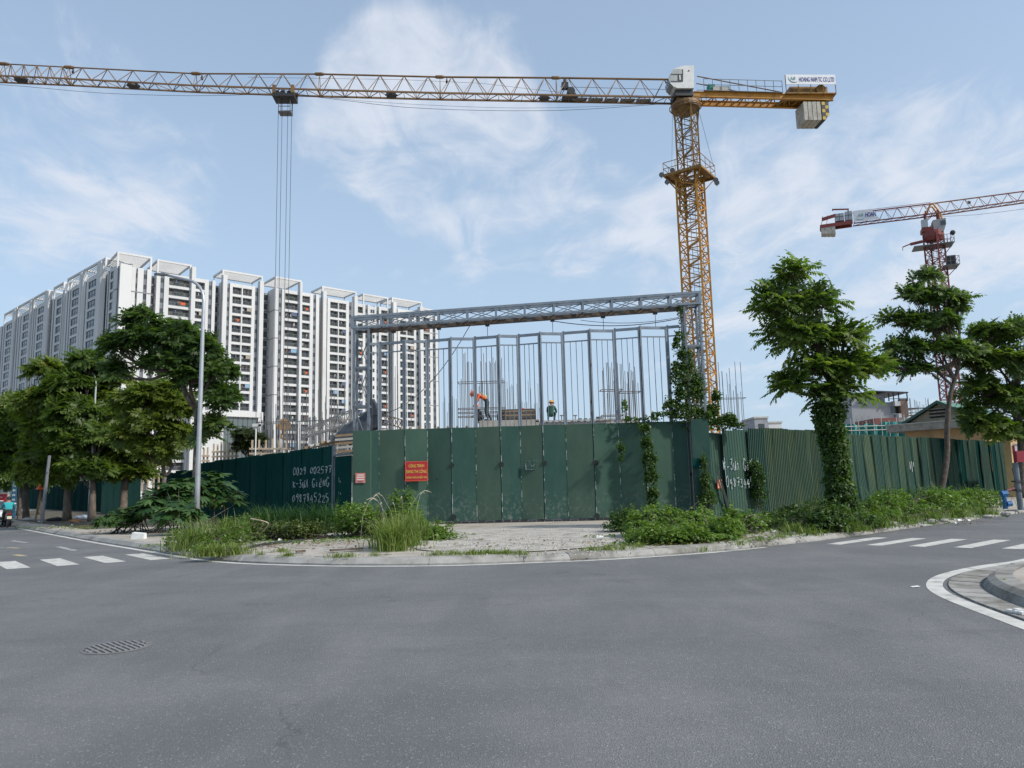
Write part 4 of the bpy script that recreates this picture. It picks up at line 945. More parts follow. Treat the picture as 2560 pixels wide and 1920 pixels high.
starts = [js(jp(1690, 199))] + lumps + [js(jp(-90, 160))]
for k in range(len(starts) - 1):
    s0, s1 = starts[k], starts[k + 1]; L = s1 - s0; npan = 5 if k < 6 else 2
    if k in (4, 5): npan = 5
    m_ = MB(); r_ = .095 - .008 * k; rb = .082 - .004 * k
    m_.tube([JT(s0), JT(s1)], r_, 8)
    for sd_ in (-1, 1): m_.bar(JB(s0 if k else js(jp(1722, 252)), sd_), JB(s1, sd_), rb * 1.75)
    for q in range(npan):
        a0, a1 = s0 + L * q / npan, s0 + L * (q + 1) / npan; am = (a0 + a1) / 2
        for sd_ in (-1, 1):
            m_.tube([JB(a0, sd_), JT(am)], .034, 5); m_.tube([JT(am), JB(a1, sd_)], .034, 5)
        m_.bar(JB(a0, -1), JB(am, 1), .05); m_.bar(JB(am, 1), JB(a1, -1), .05); m_.bar(JB(am, -1), JB(am, 1), .045); m_.bar(JB(a0, -1), JB(a0, 1), .055)
    if k:
        m_.tube([JT(s0 - .45), JT(s0 - .2), JT(s0 + .3), JT(s0 + .45)], [.08, .16, .16, .09], 8)
        for sd_ in (-1, 1): m_.tube([JT(s0), JB(s0, sd_)], .03, 5)
        m_.bar(JB(s0, -1), JB(s0, 1), .12)
    m_.build('jib_section', M_cj, crane)
m_ = MB()
for px in (1450, 1490, 1530, 1570, 1610): s_ = js(jp(px, 255)); m_.obox(mx, JD, JN, s_ - .65, s_ + .65, -.45, .1, np.interp(s_, bs_, bz) + .02, np.interp(s_, bs_, bz) + .07)
m_.build('walkway', M_steel, crane)
for px in (50, 333, 978, 1360):      # lamps under the jib
    s_ = js(jp(px, 230)); z = np.interp(s_, bs_, bz); m_ = MB(); m_.obox(mx, JD, JN, s_ - .42, s_ + .42, -.3, .25, z - .12, z + .16); m_.obox(mx, JD, JN, s_ - .55, s_ + .55, -.1, .05, z - .02, z + .06); m_.build('jib_lamp', M_black, crane)
for px in (182, 505, 1117):
    s_ = js(jp(px, 190)); z = np.interp(s_, ts, tz); m_ = MB(); m_.tube([J(s_, z - .1), J(s_, z - .45)], [.03, .12], 6); m_.ball(J(s_, z - .5), .12, 6, 4); m_.build('warning_lamp', M_black, crane)
# trolley winch on the jib
s_ = js(jp(1424, 235)); z = np.interp(s_, bs_, bz); m_ = MB(); m_.obox(mx, JD, JN, s_ - .7, s_ + .7, -.5, .5, z + .02, z + .10)
m_.tube([J(s_ - .1, z + .55, -.4), J(s_ - .1, z + .55, .4)], .36, 10); m_.obox(mx, JD, JN, s_ + .1, s_ + .7, -.2, .2, z + .9, z + 1.5); m_.obox(mx, JD, JN, s_ + .3, s_ + .52, -.15, .15, z + 1.5, z + 1.85); m_.bar(J(s_ - .7, z, .3), J(s_ + .2, z + 1.0, .3), .06); m_.bar(J(s_ + .9, z, .3), J(s_ + .3, z + 1.0, .3), .06)
m_.build('trolley_winch', M_black, crane)
# trolley, basket, hoist ropes, hook block
s_ = js(jp(713, 235)); z = np.interp(s_, bs_, bz); tro = part('trolley', crane)
m_ = MB()
for e in (-.8, .8):
    for sd_ in (-.66, .66): m_.obox(mx, JD, JN, s_ + e - .14, s_ + e + .14, sd_ - .07, sd_ + .07, z - .45, z + .28)
m_.build('carriage', M_cj, tro)
m_ = MB(); m_.obox(mx, JD, JN, s_ - .95, s_ + .95, -.7, .7, z - .75, z - .5)
for e in (-.5, .1, .6): m_.tube([J(s_ + e, z - .35, -.5), J(s_ + e, z - .35, .5)], .25, 9)
m_.build('sheave_frame', M_black, tro)
m_ = MB(); bz_ = z - 2.0; s2 = s_ 
for e in (-.55, .45):
    for o_ in (-.4, .4): m_.bar(J(s2 + e, bz_, o_), J(s2 + e, z - .7, o_), .045)
for o_ in (-.4, .4):
    for zz in (0, .45): m_.bar(J(s2 - .55, bz_ + zz, o_), J(s2 + .45, bz_ + zz, o_), .05)
m_.obox(mx, JD, JN, s2 - .6, s2 + .5, -.45, .45, bz_ - .05, bz_); m_.build('service_basket', M_steel, tro)
hk = on_plane(709, 1068, mx, JD); hs = js(hk)
m_ = MB()
for px in (697, 706.5, 719, 729): s0 = js(jp(px, 260)); m_.tube([J(s0, z - .7, .12 if px < 710 else -.12), J(hs + (s0 - hs) * .92, hk[2] + .5, .12 if px < 710 else -.12)], .022, 5)
m_.build('hoist_rope', M_rope, crane)
m_ = MB(); m_.tube([J(hs - .38, hk[2] + .25, 0), J(hs - .38, hk[2] + .25, .01)], .2, 8)
for e in (-.22, .22): m_.tube([J(hs + e, hk[2] + .05, -.14), J(hs + e, hk[2] + .05, .14)], .30, 12)
m_.tube([J(hs, hk[2] + .42, -.14), J(hs, hk[2] + .42, .14)], .30, 12)
m_.tube([J(hs, hk[2] - .2), J(hs, hk[2] - .55)], [.16, .12], 8)
m_.tube([J(hs + .0, hk[2] - .5), J(hs + .18, hk[2] - .62), J(hs + .2, hk[2] - .85), J(hs + .0, hk[2] - .98), J(hs - .2, hk[2] - .85)], [.08, .09, .1, .09, .03], 7)
m_.build('hook_block', M_cy, crane)
m_ = MB()
def span(pts, r):
    P = [jp(*p) for p in pts]; m_.tube(spline(P, 2.0), r, 4)
span([(-90, 205), (60, 216), (260, 233), (480, 239.5), (640, 236), (690, 232)], .018); span([(735, 236), (870, 252), (1010, 268), (1200, 276), (1400, 276), (1560, 267), (1700, 256)], .020); span([(735, 234), (900, 252), (1100, 264), (1300, 270), (1500, 266), (1700, 256)], .014)
m_.build('trolley_rope', M_rope, crane)
m_ = MB(); m_.tube([J(js(jp(1400, 217)), jp(1400, 217)[2]), J(js(jp(1680, 224)), jp(1680, 224)[2])], .022, 4); m_.tube([jp(620, 193), jp(1000, 199), jp(1200, 208), jp(1400, 231)], .014, 4); m_.build('guy_line', M_rope, crane)
# counter jib: two beams, lattice between, railings, winch banner, ballast
def cz(px, py): p = jp(px, py); return js(p), p[2]
sA, zA = cz(1744, 240.5); sB, zB = cz(2072, 249.5)
zt = lambda s: zA + (zB - zA) * (s - sA) / (sB - sA)
m_ = MB()
for off, ex in ((.75, 0), (-.75, 0)):
    P = [J(sA + .6, zt(sA) - .25, off), J(sB, zt(sB) - .25, off)]; m_.bar(P[0], P[1], .10, .46)
    for dz in (-.23, .23): m_.bar(P[0] + [0, 0, dz], P[1] + [0, 0, dz], .26, .05)
m_.build('counter_jib_beam', M_cy, crane)
m_ = MB(); n = 9
for k in range(n):
    a0 = sA + (sB - sA) * k / n; a1 = sA + (sB - sA) * (k + 1) / n; m_.bar(J(a0, zt(a0) - .35, .7), J((a0 + a1) / 2, zt(a0) - .35, -.7), .07); m_.bar(J((a0 + a1) / 2, zt(a0) - .35, -.7), J(a1, zt(a1) - .35, .7), .07); m_.bar(J(a0, zt(a0) - .3, .7), J(a0, zt(a0) - .3, -.7), .09)
m_.build('counter_jib_lacing', M_cy2, crane)
m_ = MB()
for off in (.95, -.95):
    n = 9; s0 = js(jp(1752, 230)); s1 = js(jp(1945, 230))
    for k in range(n + 1): s_ = s0 + (s1 - s0) * k / n; m_.bar(J(s_, zt(s_), off), J(s_, zt(s_) + 1.15, off), .045)
    for zz in (.6, 1.15): m_.bar(J(s0, zt(s0) + zz, off), J(s1, zt(s1) + zz, off), .04)
    m_.bar(J(s0, zt(s0) + .03, off - .1), J(s1, zt(s1) + .03, off - .1), .35, .05)
m_.build('railing', M_steel, crane)
m_ = MB(); m_.tube([jp(1740, 195) + [*(JN * .3), 0], jp(1945, 239) + [*(JN * .6), 0]], .05, 6); m_.tube([jp(1738, 213) + [*(JN * .3), 0], jp(1855, 240) + [*(JN * .6), 0]], .045, 6); m_.build('tie_bar', M_cj, crane)
m_ = MB(); s_ = js(jp(1772, 235)); m_.obox(mx, JD, JN, s_ - .35, s_ + .25, .2, .8, zt(s_) + .05, zt(s_) + .75); m_.build('tarp_bundle', M_teal, crane)
m_ = MB(); s_ = js(jp(1795, 237)); m_.obox(mx, JD, JN, s_ - .75, s_ + .75, .1, .9, zt(s_) + .02, zt(s_) + .5); m_.build('electric_box', M_conc, crane)
sb0, sb1 = js(jp(1951, 215)), js(jp(2073, 218)); zb1, zb0 = jp(2010, 204.5)[2], jp(2010, 228.5)[2]
m_ = MB(); m_.obox(mx, JD, JN, min(sb0, sb1), max(sb0, sb1), 1.16, 1.20, zb0, zb1); bn_ = m_.build('banner', M_ban, crane)
bp = lambda s, z: J(s, z, 1.215)
text_obj('lettering', 'HOANG NAM TC CO.,LTD', bn_, bp(sb0 + (sb1 - sb0) * .62, (zb0 + zb1) / 2 - .02), (-JD[0], -JD[1], 0), .62, M_ink, bold=.0, width=abs(sb1 - sb0) * .71, ext=.006)
text_obj('lettering', 'AB', bn_, bp(sb0 + (sb1 - sb0) * .135, (zb0 + zb1) / 2 + .08), (-JD[0], -JD[1], 0), .42, M_inkg, bold=.01, ext=.006, shear=.2)
m_ = MB(); m_.tube([bp(sb0 + (sb1 - sb0) * t, (zb0 + zb1) / 2 + z) for t, z in ((.05, .25), (.06, .0), (.11, -.22), (.17, -.28), (.23, -.22))], [.008, .02, .03, .03, .01], 5); m_.build('emblem', M_inkg, bn_)
m_ = MB(); s0, s1 = min(sb0, sb1), max(sb0, sb1)
for s_ in np.linspace(s0, s1, 5): m_.bar(J(s_, zt(s_), 1.1), J(s_, zb1, 1.1), .06)
m_.obox(mx, JD, JN, s0, s1, -1.1, 1.1, zt(s0) + .02, zt(s0) + .10); m_.obox(mx, JD, JN, s0 + .5, s1 - .6, -.6, .6, zt(s0) + .10, zt(s0) + .95); m_.tube([J(s0 + 1.2, zt(s0) + .6, -.8), J(s0 + 1.2, zt(s0) + .6, .8)], .45, 10); m_.bar(J(s0, zt(s0) - .0, 1.1), J(s0 + .4, zt(s0) - .5, .8), .08); m_.build('hoist_winch', M_cy2, crane)
c0, c1 = js(jp(2000, 290)), js(jp(2062, 290)); ztop_, zlow = jp(2030, 266)[2], jp(2030, 311)[2]
for k in range(4):
    t0 = c0 + (c1 - c0) * .70 * k / 4; t1 = c0 + (c1 - c0) * (.70 * (k + 1) / 4 - .025); m_ = MB(); m_.obox(mx, JD, JN, min(t0, t1), max(t0, t1), -.85, .85, zlow, ztop_); m_.build('ballast_block', M_conc, crane)
t0, t1 = c0 + (c1 - c0) * .71, c0 + (c1 - c0) * 1.0
pr = [(t0, zlow), (t0 + (t1 - t0) * .45, zlow), (t1, zlow + .65), (t1, ztop_), (t0, ztop_)]
m_ = MB(); m_.prism([J(s, z, -.85) for s, z in pr], (*(JN * 1.7), 0)); he = m_.build('ballast_block', M_black, crane)
m_ = MB()
for r in range(5):
    for c in range(2):
        if (r + c) % 2 == 0 and not (r == 0 and c == 1): x0 = t0 + (t1 - t0) * (.05 + .46 * c); x1 = x0 + (t1 - t0) * .42; z0_ = zlow + (ztop_ - zlow) * (r + .08) / 5; m_.obox(mx, JD, JN, min(x0, x1), max(x0, x1), .851, .86, z0_, z0_ + (ztop_ - zlow) * .17)
m_.build('hazard_square', M_hz, he)
# cab: round-nosed box hung on the near side of the tower head
def cp(px, py): p = on_plane(px, py, mx + JN * 1.4, JD); return js(p), p[2]
cpx = [(1735, 163.5), (1710, 164), (1692, 168.5), (1682, 175), (1676, 186), (1673, 197), (1676, 208), (1684, 216), (1694, 220), (1735, 220)]
side = [cp(*p) for p in cpx]
m_ = MB(); m_.prism([J(s, z, 1.4) for s, z in side], (*(-JN * 1.5), 0)); cab = m_.build('cab', M_cab, crane)
m_ = MB()
P = [cp(*p) for p in [(1682, 174.5), (1676, 186), (1673.5, 197), (1676, 208), (1684, 216)]]
for i in range(len(P) - 1):
    (s0, z0_), (s1, z1_) = P[i], P[i + 1]; e = .03; m_.add([J(s0 + e, z0_, 1.3), J(s1 + e, z1_, 1.3), J(s1 + e, z1_, 0), J(s0 + e, z0_, 0)], [(0, 1, 2, 3)])
m_.build('windscreen', mat('cab_glass', (.10, .13, .15), rough=.1, spec=.8), cab)
m_ = MB(); Q = [cp(*p) for p in [(1706.5, 203.5), (1677.5, 203.5), (1675.5, 195), (1678.5, 183), (1682, 174.5), (1694, 172), (1706.5, 174)]]; m_.prism([J(s, z, 1.40) for s, z in Q], (*(JN * .02), 0)); m_.build('side_window', mat('cab_window', (.42, .43, .40), (.30, .32, .31), 2, .25), cab)
m_ = MB()
for (p0, p1) in (((1676.5, 186), (1706.5, 186)), ((1706.5, 173.5), (1706.5, 204)), ((1695, 187), (1695, 203)), ((1677, 203.5), (1706, 203.5))):
    (s0, z0_), (s1, z1_) = cp(*p0), cp(*p1); m_.bar(J(s0, z0_, 1.43), J(s1, z1_, 1.43), .06, .03)
(s0, z0_), (s1, z1_) = cp(1695, 187), cp(1706, 202); m_.obox(mx, JD, JN, min(s0, s1), max(s0, s1), 1.425, 1.435, min(z0_, z1_), max(z0_, z1_)); m_.build('window_frame', M_frame, cab)
(s0, z0_), (s1, z1_) = cp(1698, 188), cp(1701.5, 200); m_ = MB(); m_.obox(mx, JD, JN, min(s0, s1), max(s0, s1), 1.437, 1.44, min(z0_, z1_), max(z0_, z1_)); m_.build('window_gap', M_ban, cab)
s0, z0_ = cp(1722, 177); m_ = MB(); m_.tube([J(s0, z0_, 1.4), J(s0, z0_, 1.44)], .07, 8); m_.build('vent', M_black, cab)
m_ = MB(); s0, z0_ = cp(1690, 221); s1, z1_ = cp(1734, 221); m_.obox(mx, JD, JN, min(s0, s1) , max(s0, s1), -.6, 1.2, z0_ - .55, z0_ - .03); m_.build('cab_base', M_black, crane)
m_ = MB()
for s_, o_ in ((.5, .5), (.5, -.5), (-.6, .5), (-.6, -.5)): m_.bar(J(s_, zring + .2, o_), J(s_ * .5, jp(1720, 200)[2], o_ * .4), .13)
m_.obox(mx, JD, JN, -1.1, 1.0, -.85, .85, zring + .2, zring + .75); m_.build('tower_head', M_cy2, crane)
m_ = MB(); m_.tube([PP(-.9, -.9, zring - .8), PP(-1.15, -1.2, zplat + .4)], .012, 4); m_.tube([PP(.95, .9, zring - .6), PP(1.7, 1.5, zplat + .9)], .016, 4); m_.tube([PP(.9, -.2, zring - 1), PP(.9, -.3, 3)], .022, 4); m_.build('power_cable', M_rope, crane)

# ---------------------------------------------------------------- red crane
M_cr = mat('crane_red', (.17, .032, .028), (.23, .045, .036), 2, .6, c3=(.09, .03, .028), scale3=1.0, lo3=.52, hi3=.72)
M_crp = mat('crane_faded_red', (.24, .08, .06), (.30, .13, .09), 2, .6, c3=(.30, .24, .16), scale3=.7)
M_ora = mat('crane_orange', (.50, .24, .06), rough=.6)
M_gbox = mat('grey_cabinet', (.30, .33, .36), (.36, .38, .41), 2, .6)
rx = at_y(2345, 700, 90.0)[:2]
RD = np.array([17.0, -6.6]); RD /= np.linalg.norm(RD); RN = np.array([-RD[1], RD[0]]); RN = RN if RN[1] < 0 else -RN
rc = thing('tower_crane', (rx[0], rx[1], 0), 'red tower crane rising behind the right-hand street trees, its counter jib to the left', 'tower crane')
def rp(px, py): return on_plane(px, py, rx, RD)
def rs(p): return (p[:2] - rx) @ RD
def RJ(s, z, off=0): q = rx + RD * s + RN * off; return np.array([q[0], q[1], z])
zc_ = rp(2330, 590)[2]
RZ2 = math.radians(33)
mast('mast', rx, 1.65, 2.0, zc_ + .2, RZ2, 1.7, .17, .085, M_cr, rc)
ladder(rc, rx, 3, zc_)
T = [(rs(p), p[2]) for p in [rp(*q) for q in [(2131, 533), (2230, 521), (2322, 510), (2440, 494), (2560, 478.5), (2700, 460)]]]
B = [(rs(p), p[2]) for p in [rp(*q) for q in [(2131, 562), (2230, 550), (2322, 538.5), (2440, 521), (2560, 503.5), (2700, 484)]]]
fT = lambda s: np.interp(s, [a for a, _ in T], [b for _, b in T]); fB = lambda s: np.interp(s, [a for a, _ in B], [b for _, b in B])
ends = [T[0][0], 0.0, (T[3][0] + T[4][0]) / 2, T[5][0]]
for k in range(3):
    s0, s1 = ends[k], ends[k + 1]; n = max(4, int(round((s1 - s0) / 1.5))); m_ = MB(); m_.tube([RJ(s0, fT(s0)), RJ(s1, fT(s1))], .085, 6)
    for sd_ in (-1, 1): m_.bar(RJ(s0, fB(s0), sd_ * .55), RJ(s1, fB(s1), sd_ * .55), .13)
    for q in range(n):
        a0, a1 = s0 + (s1 - s0) * q / n, s0 + (s1 - s0) * (q + 1) / n; am = (a0 + a1) / 2
        for sd_ in (-1, 1): m_.tube([RJ(a0, fB(a0), sd_ * .55), RJ(am, fT(am))], .034, 4); m_.tube([RJ(am, fT(am)), RJ(a1, fB(a1), sd_ * .55)], .034, 4)
        m_.bar(RJ(a0, fB(a0), -.55), RJ(a1, fB(a1), .55), .05)
    if k == 0:
        m_.bar(RJ(s0, fT(s0) - .05, .75), RJ(s1, fT(s1) - .05, .75), .04); m_.bar(RJ(s0, fT(s0) - .45, .75), RJ(s1, fT(s1) - .45, .75), .035)
    m_.build('counter_jib' if k == 0 else 'jib_section', M_crp if k else M_cr, rc)
m_ = MB(); s0, s1 = rs(rp(2131, 560)), rs(rp(2050, 570)); z0_, z1_ = rp(2128, 558)[2], rp(2052, 569)[2]
for off in (-.7, .7): m_.bar(RJ(s0, z0_ - .1, off), RJ(s1, z1_ - .1, off), .14, .42)
m_.bar(RJ(s0, z0_ + .12), RJ(s1, z1_ + .12), 1.5, .06)
for t in (.05, .35, .65, .95): s_ = s1 + (s0 - s1) * t; m_.bar(RJ(s_, z1_ + (z0_ - z1_) * t, -.7), RJ(s_, z1_ + (z0_ - z1_) * t, .7), .12)
for t in (.04, .2): s_ = s1 + (s0 - s1) * t; m_.bar(RJ(s_, z1_, .7), RJ(s_ + .25, z1_ + 1.3, .7), .06)
m_.build('counter_jib_beam', M_cr, rc)
m_ = MB(); a, b = rp(2054, 551), rp(2088, 543); m_.hexa([RJ(rs(a), a[2] - .35, .7), RJ(rs(b), b[2] - .2, .7), RJ(rs(b), b[2] - .2, .6), RJ(rs(a), a[2] - .35, .6), RJ(rs(a), a[2] + .12, .7), RJ(rs(b), b[2] + .25, .7), RJ(rs(b), b[2] + .25, .6), RJ(rs(a), a[2] + .12, .6)]); m_.build('side_panel', M_cr, rc)
for x0, x1, y0, y1 in ((2088, 2108.5, 534, 556), (2113, 2129, 529, 554)):
    a, b = rp(x0, y1), rp(x1, y0); m_ = MB(); m_.obox(rx, RD, RN, rs(a), rs(b), -.5, .5, a[2], b[2] - .05); bx_ = m_.build('cabinet', M_gbox, rc); m_ = MB()
    m_.obox(rx, RD, RN, (rs(a) + rs(b)) / 2 - .02, (rs(a) + rs(b)) / 2 + .02, .501, .52, a[2], b[2] - .05); m_.obox(rx, RD, RN, rs(a), rs(b), .501, .52, (a[2] + b[2]) / 2, (a[2] + b[2]) / 2 + .06); m_.build('door_seam', M_frame, bx_)
a, b = rp(2080, 524), rp(2122, 523); m_ = MB(); m_.bar(RJ(rs(a), a[2]), RJ(rs(b), b[2]), .16); m_.bar(RJ(rs(b) - .1, b[2]), RJ(rs(b) - .1, b[2] - 1.2), .14); m_.bar(RJ(rs(a) + .05, a[2]), RJ(rs(a) + .05, a[2] - .2), .1); m_.build('davit', M_cr, rc)
for x0, x1 in ((2054, 2060), (2061, 2070), (2070.5, 2079), (2079.5, 2087.5)):
    a, b = rp(x0, 589), rp(x1, 566); m_ = MB(); m_.obox(rx, RD, RN, rs(a), rs(b) - .03, -.75, .75, a[2], b[2]); m_.build('ballast_block', M_conc, rc)
a, b = rp(2133, 555), rp(2196, 531); m_ = MB(); n_ = RN
q0, q1 = rs(a), rs(b); zz = lambda s, lo: (fB(s) + .12) if lo else (fT(s) + .02)
m_.hexa([RJ(q0, zz(q0, 1), .78), RJ(q1, zz(q1, 1), .78), RJ(q1, zz(q1, 1), .74), RJ(q0, zz(q0, 1), .74), RJ(q0, zz(q0, 0), .78), RJ(q1 - .9, zz(q1 - .9, 0), .78), RJ(q1 - .9, zz(q1 - .9, 0), .74), RJ(q0, zz(q0, 0), .74)]); bn_ = m_.build('banner', M_ban, rc)
sl_ = (fB(q1) - fB(q0)) / (q1 - q0); xd = np.array([RD[0], RD[1], sl_])
text_obj('lettering', 'HOAN', bn_, RJ(q0 + (q1 - q0) * .66, (fT(q0) + fB(q0)) / 2 + sl_ * (q1 - q0) * .66 + .05, .80), xd, .85, M_ink, bold=.02, ext=.006, width=(q1 - q0) * .42, shear=.15)
text_obj('lettering', 'AB', bn_, RJ(q0 + (q1 - q0) * .27, (fT(q0) + fB(q0)) / 2 + sl_ * (q1 - q0) * .27 + .1, .80), xd, .55, M_inkg, bold=.01, ext=.006, shear=.2)
m_ = MB(); m_.tube([RJ(q0 + (q1 - q0) * t, fB(q0) + sl_ * (q1 - q0) * t + z, .80) for t, z in ((.10, .62), (.14, .42), (.25, .32), (.42, .38))], [.02, .04, .05, .015], 5); m_.build('emblem', M_inkg, bn_)
# tower head, cab, slewing unit, platforms
m_ = MB(); zt_, zb_ = rp(2322, 512)[2], rp(2330, 575)[2]
for s_ in (-.75, .75):
    for o_ in (-.5, .5): m_.bar(RJ(s_, zb_, o_), RJ(s_ * .9, zt_ - .9, o_), .15)
for z0_, z1_ in ((zb_, zb_ + 1.2), (zb_ + 1.2, zb_ + 2.4)):
    for o_ in (-.5, .5): m_.bar(RJ(-.75, z0_, o_), RJ(.75, z1_, o_), .08)
m_.build('tower_head', M_cr, rc)
m_ = MB()
for o_ in (-.5, .5): m_.tube([RJ(-.4, zt_ - 1.0, o_), RJ(-.1, zt_ - .2, o_), RJ(.3, zt_ - .15, o_), RJ(.9, zt_ - 1.3, o_), RJ(1.1, zt_ - 2.4, o_)], .11, 6)
m_.build('head_brace', M_ora, rc)
a, b = rp(2332, 586), rp(2361, 550); m_ = MB(); sA_, sB_ = rs(a), rs(b); m_.prism([RJ(sA_, a[2], .9), RJ(sB_ - .35, a[2], .9), RJ(sB_, a[2] + .9, .9), RJ(sB_, b[2], .9), RJ(sA_, b[2] - .1, .9)], (*(-RN * 1.3), 0)); cb = m_.build('cab', mat('cab_dull_grey', (.26, .25, .25), (.34, .33, .33), 2, .6), rc)
m_ = MB(); m_.obox(rx, RD, RN, sB_ - .62, sB_ - .08, .9, .93, a[2] + .8, b[2] - .3); m_.build('window', M_glass, cb)
m_ = MB(); m_.tube([(*rx, zc_ - .7), (*rx, zc_ - .2), (*rx, zc_ + .5)], [.95, 1.2, 1.2], 16); m_.obox(rx, RD, RN, -1.3, 1.2, -.8, .8, zc_ + .5, zc_ + 1.0); m_.build('slewing_unit', M_cr, rc)
m_ = MB(); a = rp(2302, 570); m_.obox(rx, RD, RN, rs(a), rs(a) + .7, .4, .9, zc_ + 1.0, zc_ + 2.0); m_.build('cabinet', M_gbox, rc)
for (zz_, x0, x1) in ((rp(2330, 618)[2], 2282, 2383), (rp(2345, 672)[2], 2290, 2390)):
    m_ = MB(); s0, s1 = rs(rp(x0, 620)), rs(rp(x1, 620)); s0 = s0 if zz_ > rp(2345, 640)[2] else .6
    m_.obox(rx, RD, RN, s0, s1, -1.2, 1.2, zz_, zz_ + .1)
    for s_ in np.linspace(max(s0, .9), s1, 4): m_.bar(RJ(s_, zz_, 1.2), RJ(s_, zz_ + 1.1, 1.2), .05); m_.bar(RJ(s_, zz_, -1.2), RJ(s_, zz_ + 1.1, -1.2), .05)
    for h_ in (.55, 1.1):
        for o_ in (-1.2, 1.2): m_.bar(RJ(.9, zz_ + h_, o_), RJ(s1, zz_ + h_, o_), .045)
        m_.bar(RJ(s1, zz_ + h_, -1.2), RJ(s1, zz_ + h_, 1.2), .045)
    m_.bar(RJ(s1 - .1, zz_), RJ(.9, zz_ - 1.3), .09)
    m_.build('platform', M_steel, rc)
    m_ = MB(); m_.ball(RJ(s1 - .1, zz_ + 1.2, 1.2), .32, 8, 5) if zz_ > rp(2345, 640)[2] else m_.obox(rx, RD, RN, s1 - 1.3, s1 - .3, .2, .9, zz_ + .1, zz_ + 1.3); m_.build('floodlight' if zz_ > rp(2345, 640)[2] else 'pump_box', M_black, rc)
a, b = rp(2275, 617), rp(2305, 606); m_ = MB(); m_.bar(RJ(rs(a), a[2] + .2, .4), RJ(rs(b), b[2], .4), .34, .3); m_.bar(RJ(rs(a) - .9, a[2] - .05, .4), RJ(rs(a), a[2] + .25, .4), .12); m_.bar(RJ(rs(a) - .9, a[2] - .1, .4), RJ(rs(a) - .9, a[2] - .5, .4), .06); m_.build('climbing_beam', M_cr, rc)
m_ = MB(); m_.tube(spline([rp(2322, 542), rp(2440, 537), rp(2560, 522), rp(2700, 505)], 2), .02, 4); s_ = rs(rp(2423, 508)); m_.ball(RJ(s_, fT(s_) - .5), .22, 6, 4); m_.build('trolley_rope', M_rope, rc)
# ================================================================== the unfinished building behind the hoarding
M_cc = mat('raw_concrete', (.33, .31, .27), (.43, .41, .37), .9, .9, bump=.3, c3=(.22, .20, .17), scale3=.6)
M_cd = mat('dark_formwork', (.05, .045, .04), (.09, .08, .07), 2, .85)
M_ply = mat('plywood', (.22, .15, .085), (.30, .215, .13), 2, .8, c3=(.12, .085, .055), scale3=1.5)
M_reb = mat('rebar_rust', (.085, .052, .036), (.13, .085, .058), 3, .85)
M_reb2 = mat('rebar_grey', (.12, .125, .135), (.17, .175, .185), 3, .8)
M_bam = mat('pale_timber', (.50, .40, .29), (.60, .50, .38), 2, .8, c3=(.34, .27, .20), scale3=3)
M_tarp = mat('black_tarp', (.018, .022, .028), (.04, .05, .06), 2.5, .55, bump=.5, bscale=5)
M_pipe = mat('dusty_pipe', (.36, .34, .31), (.46, .44, .40), 3, .7)

deck = thing('unfinished_floor', (3, 42, 0), 'raw concrete floor slab under construction just showing above the folding gate', 'building site')
m_ = MB(); m_.box(-8.5, 9.5, 40, 58, 4.15, 4.42); m_.build('slab', M_cc, deck)
a = at_y(1160, 1056, 39.5); m_ = MB(); m_.box(-1.75, 1.35, 38.5, 44, 4.2, 5.02); m_.build('upstand', M_cc, deck)
m_ = MB(); m_.box(1.4, 6.6, 38.6, 42, 4.72, 4.86); m_.box(1.2, 5.0, 38.5, 38.6, 4.88, 4.95); m_.box(-6.2, -1.8, 39, 43, 4.60, 4.72); m_.build('deck_form', M_pipe, deck)
m_ = MB()
for x in np.arange(-8, 9.4, 2.4): m_.box(x, x + .35, 40.3, 40.65, .1, 4.15)
m_.build('column', M_cc, deck)
m_ = MB()
for k in range(16): x = 1.4 + k * .33; m_.box(x, x + .12, 38.55, 39.2, 4.86, 4.90)
for k in range(9): x = -6 + k * .5; m_.box(x, x + .1, 38.9, 39.3, 4.72, 4.80)
m_.build('batten', M_ply, deck)
ps = thing('plank_stack', *[at_y(1290, 1035, 41)], 'dark stack of weathered planks on the slab beside the orange-vested worker', 'planks')
base = wloc(ps); 
for k in range(7):
    m_ = MB(); x0 = -1.0 + random.uniform(-.1, .1); m_.hexa([(base[0] + x0, base[1], base[2] - .25 + k * .075), (base[0] + 1.1, base[1], base[2] - .25 + k * .075), (base[0] + 1.1, base[1] + .8, base[2] - .25 + k * .075), (base[0] + x0, base[1] + .8, base[2] - .25 + k * .075)] + [(base[0] + x0, base[1], base[2] - .185 + k * .075), (base[0] + 1.0, base[1], base[2] - .185 + k * .075 + .02), (base[0] + 1.0, base[1] + .8, base[2] - .185 + k * .075 + .02), (base[0] + x0, base[1] + .8, base[2] - .185 + k * .075)]); m_.build('plank', M_ply if k in (2, 5) else M_cd, ps)
props = []
for i, px in enumerate((1404, 1438, 1450, 1464, 1478)):
    q = at_y(px, 1040 if i < 2 else 1048, 40.5); m_ = MB(); m_.tube([(q[0], q[1], 4.4), (q[0], q[1], q[2])], .03, 6); m_.box(q[0] - .1, q[0] + .1, q[1] - .05, q[1] + .05, q[2], q[2] + .05); o = tag(m_.build('formwork_prop', M_steel), ['short steel prop with a flat head right of the squatting worker', 'tall steel prop with a flat head, second right of the squatting worker', 'small steel prop, middle of the row on the slab edge', 'small steel prop, fourth in the row on the slab edge', 'small steel prop, rightmost of the row on the slab edge'][i], 'prop', 'props standing on the slab')
q = at_y(1499, 1049, 40); m_ = MB(); m_.tube([q - [0, 0, .15], q + [0, 0, .15]], [.15, .21], 10); tag(m_.build('bucket', mat('bucket_grey', (.16, .18, .2), rough=.5)), 'grey bucket on the slab next to the rebar of the second column', 'bucket')

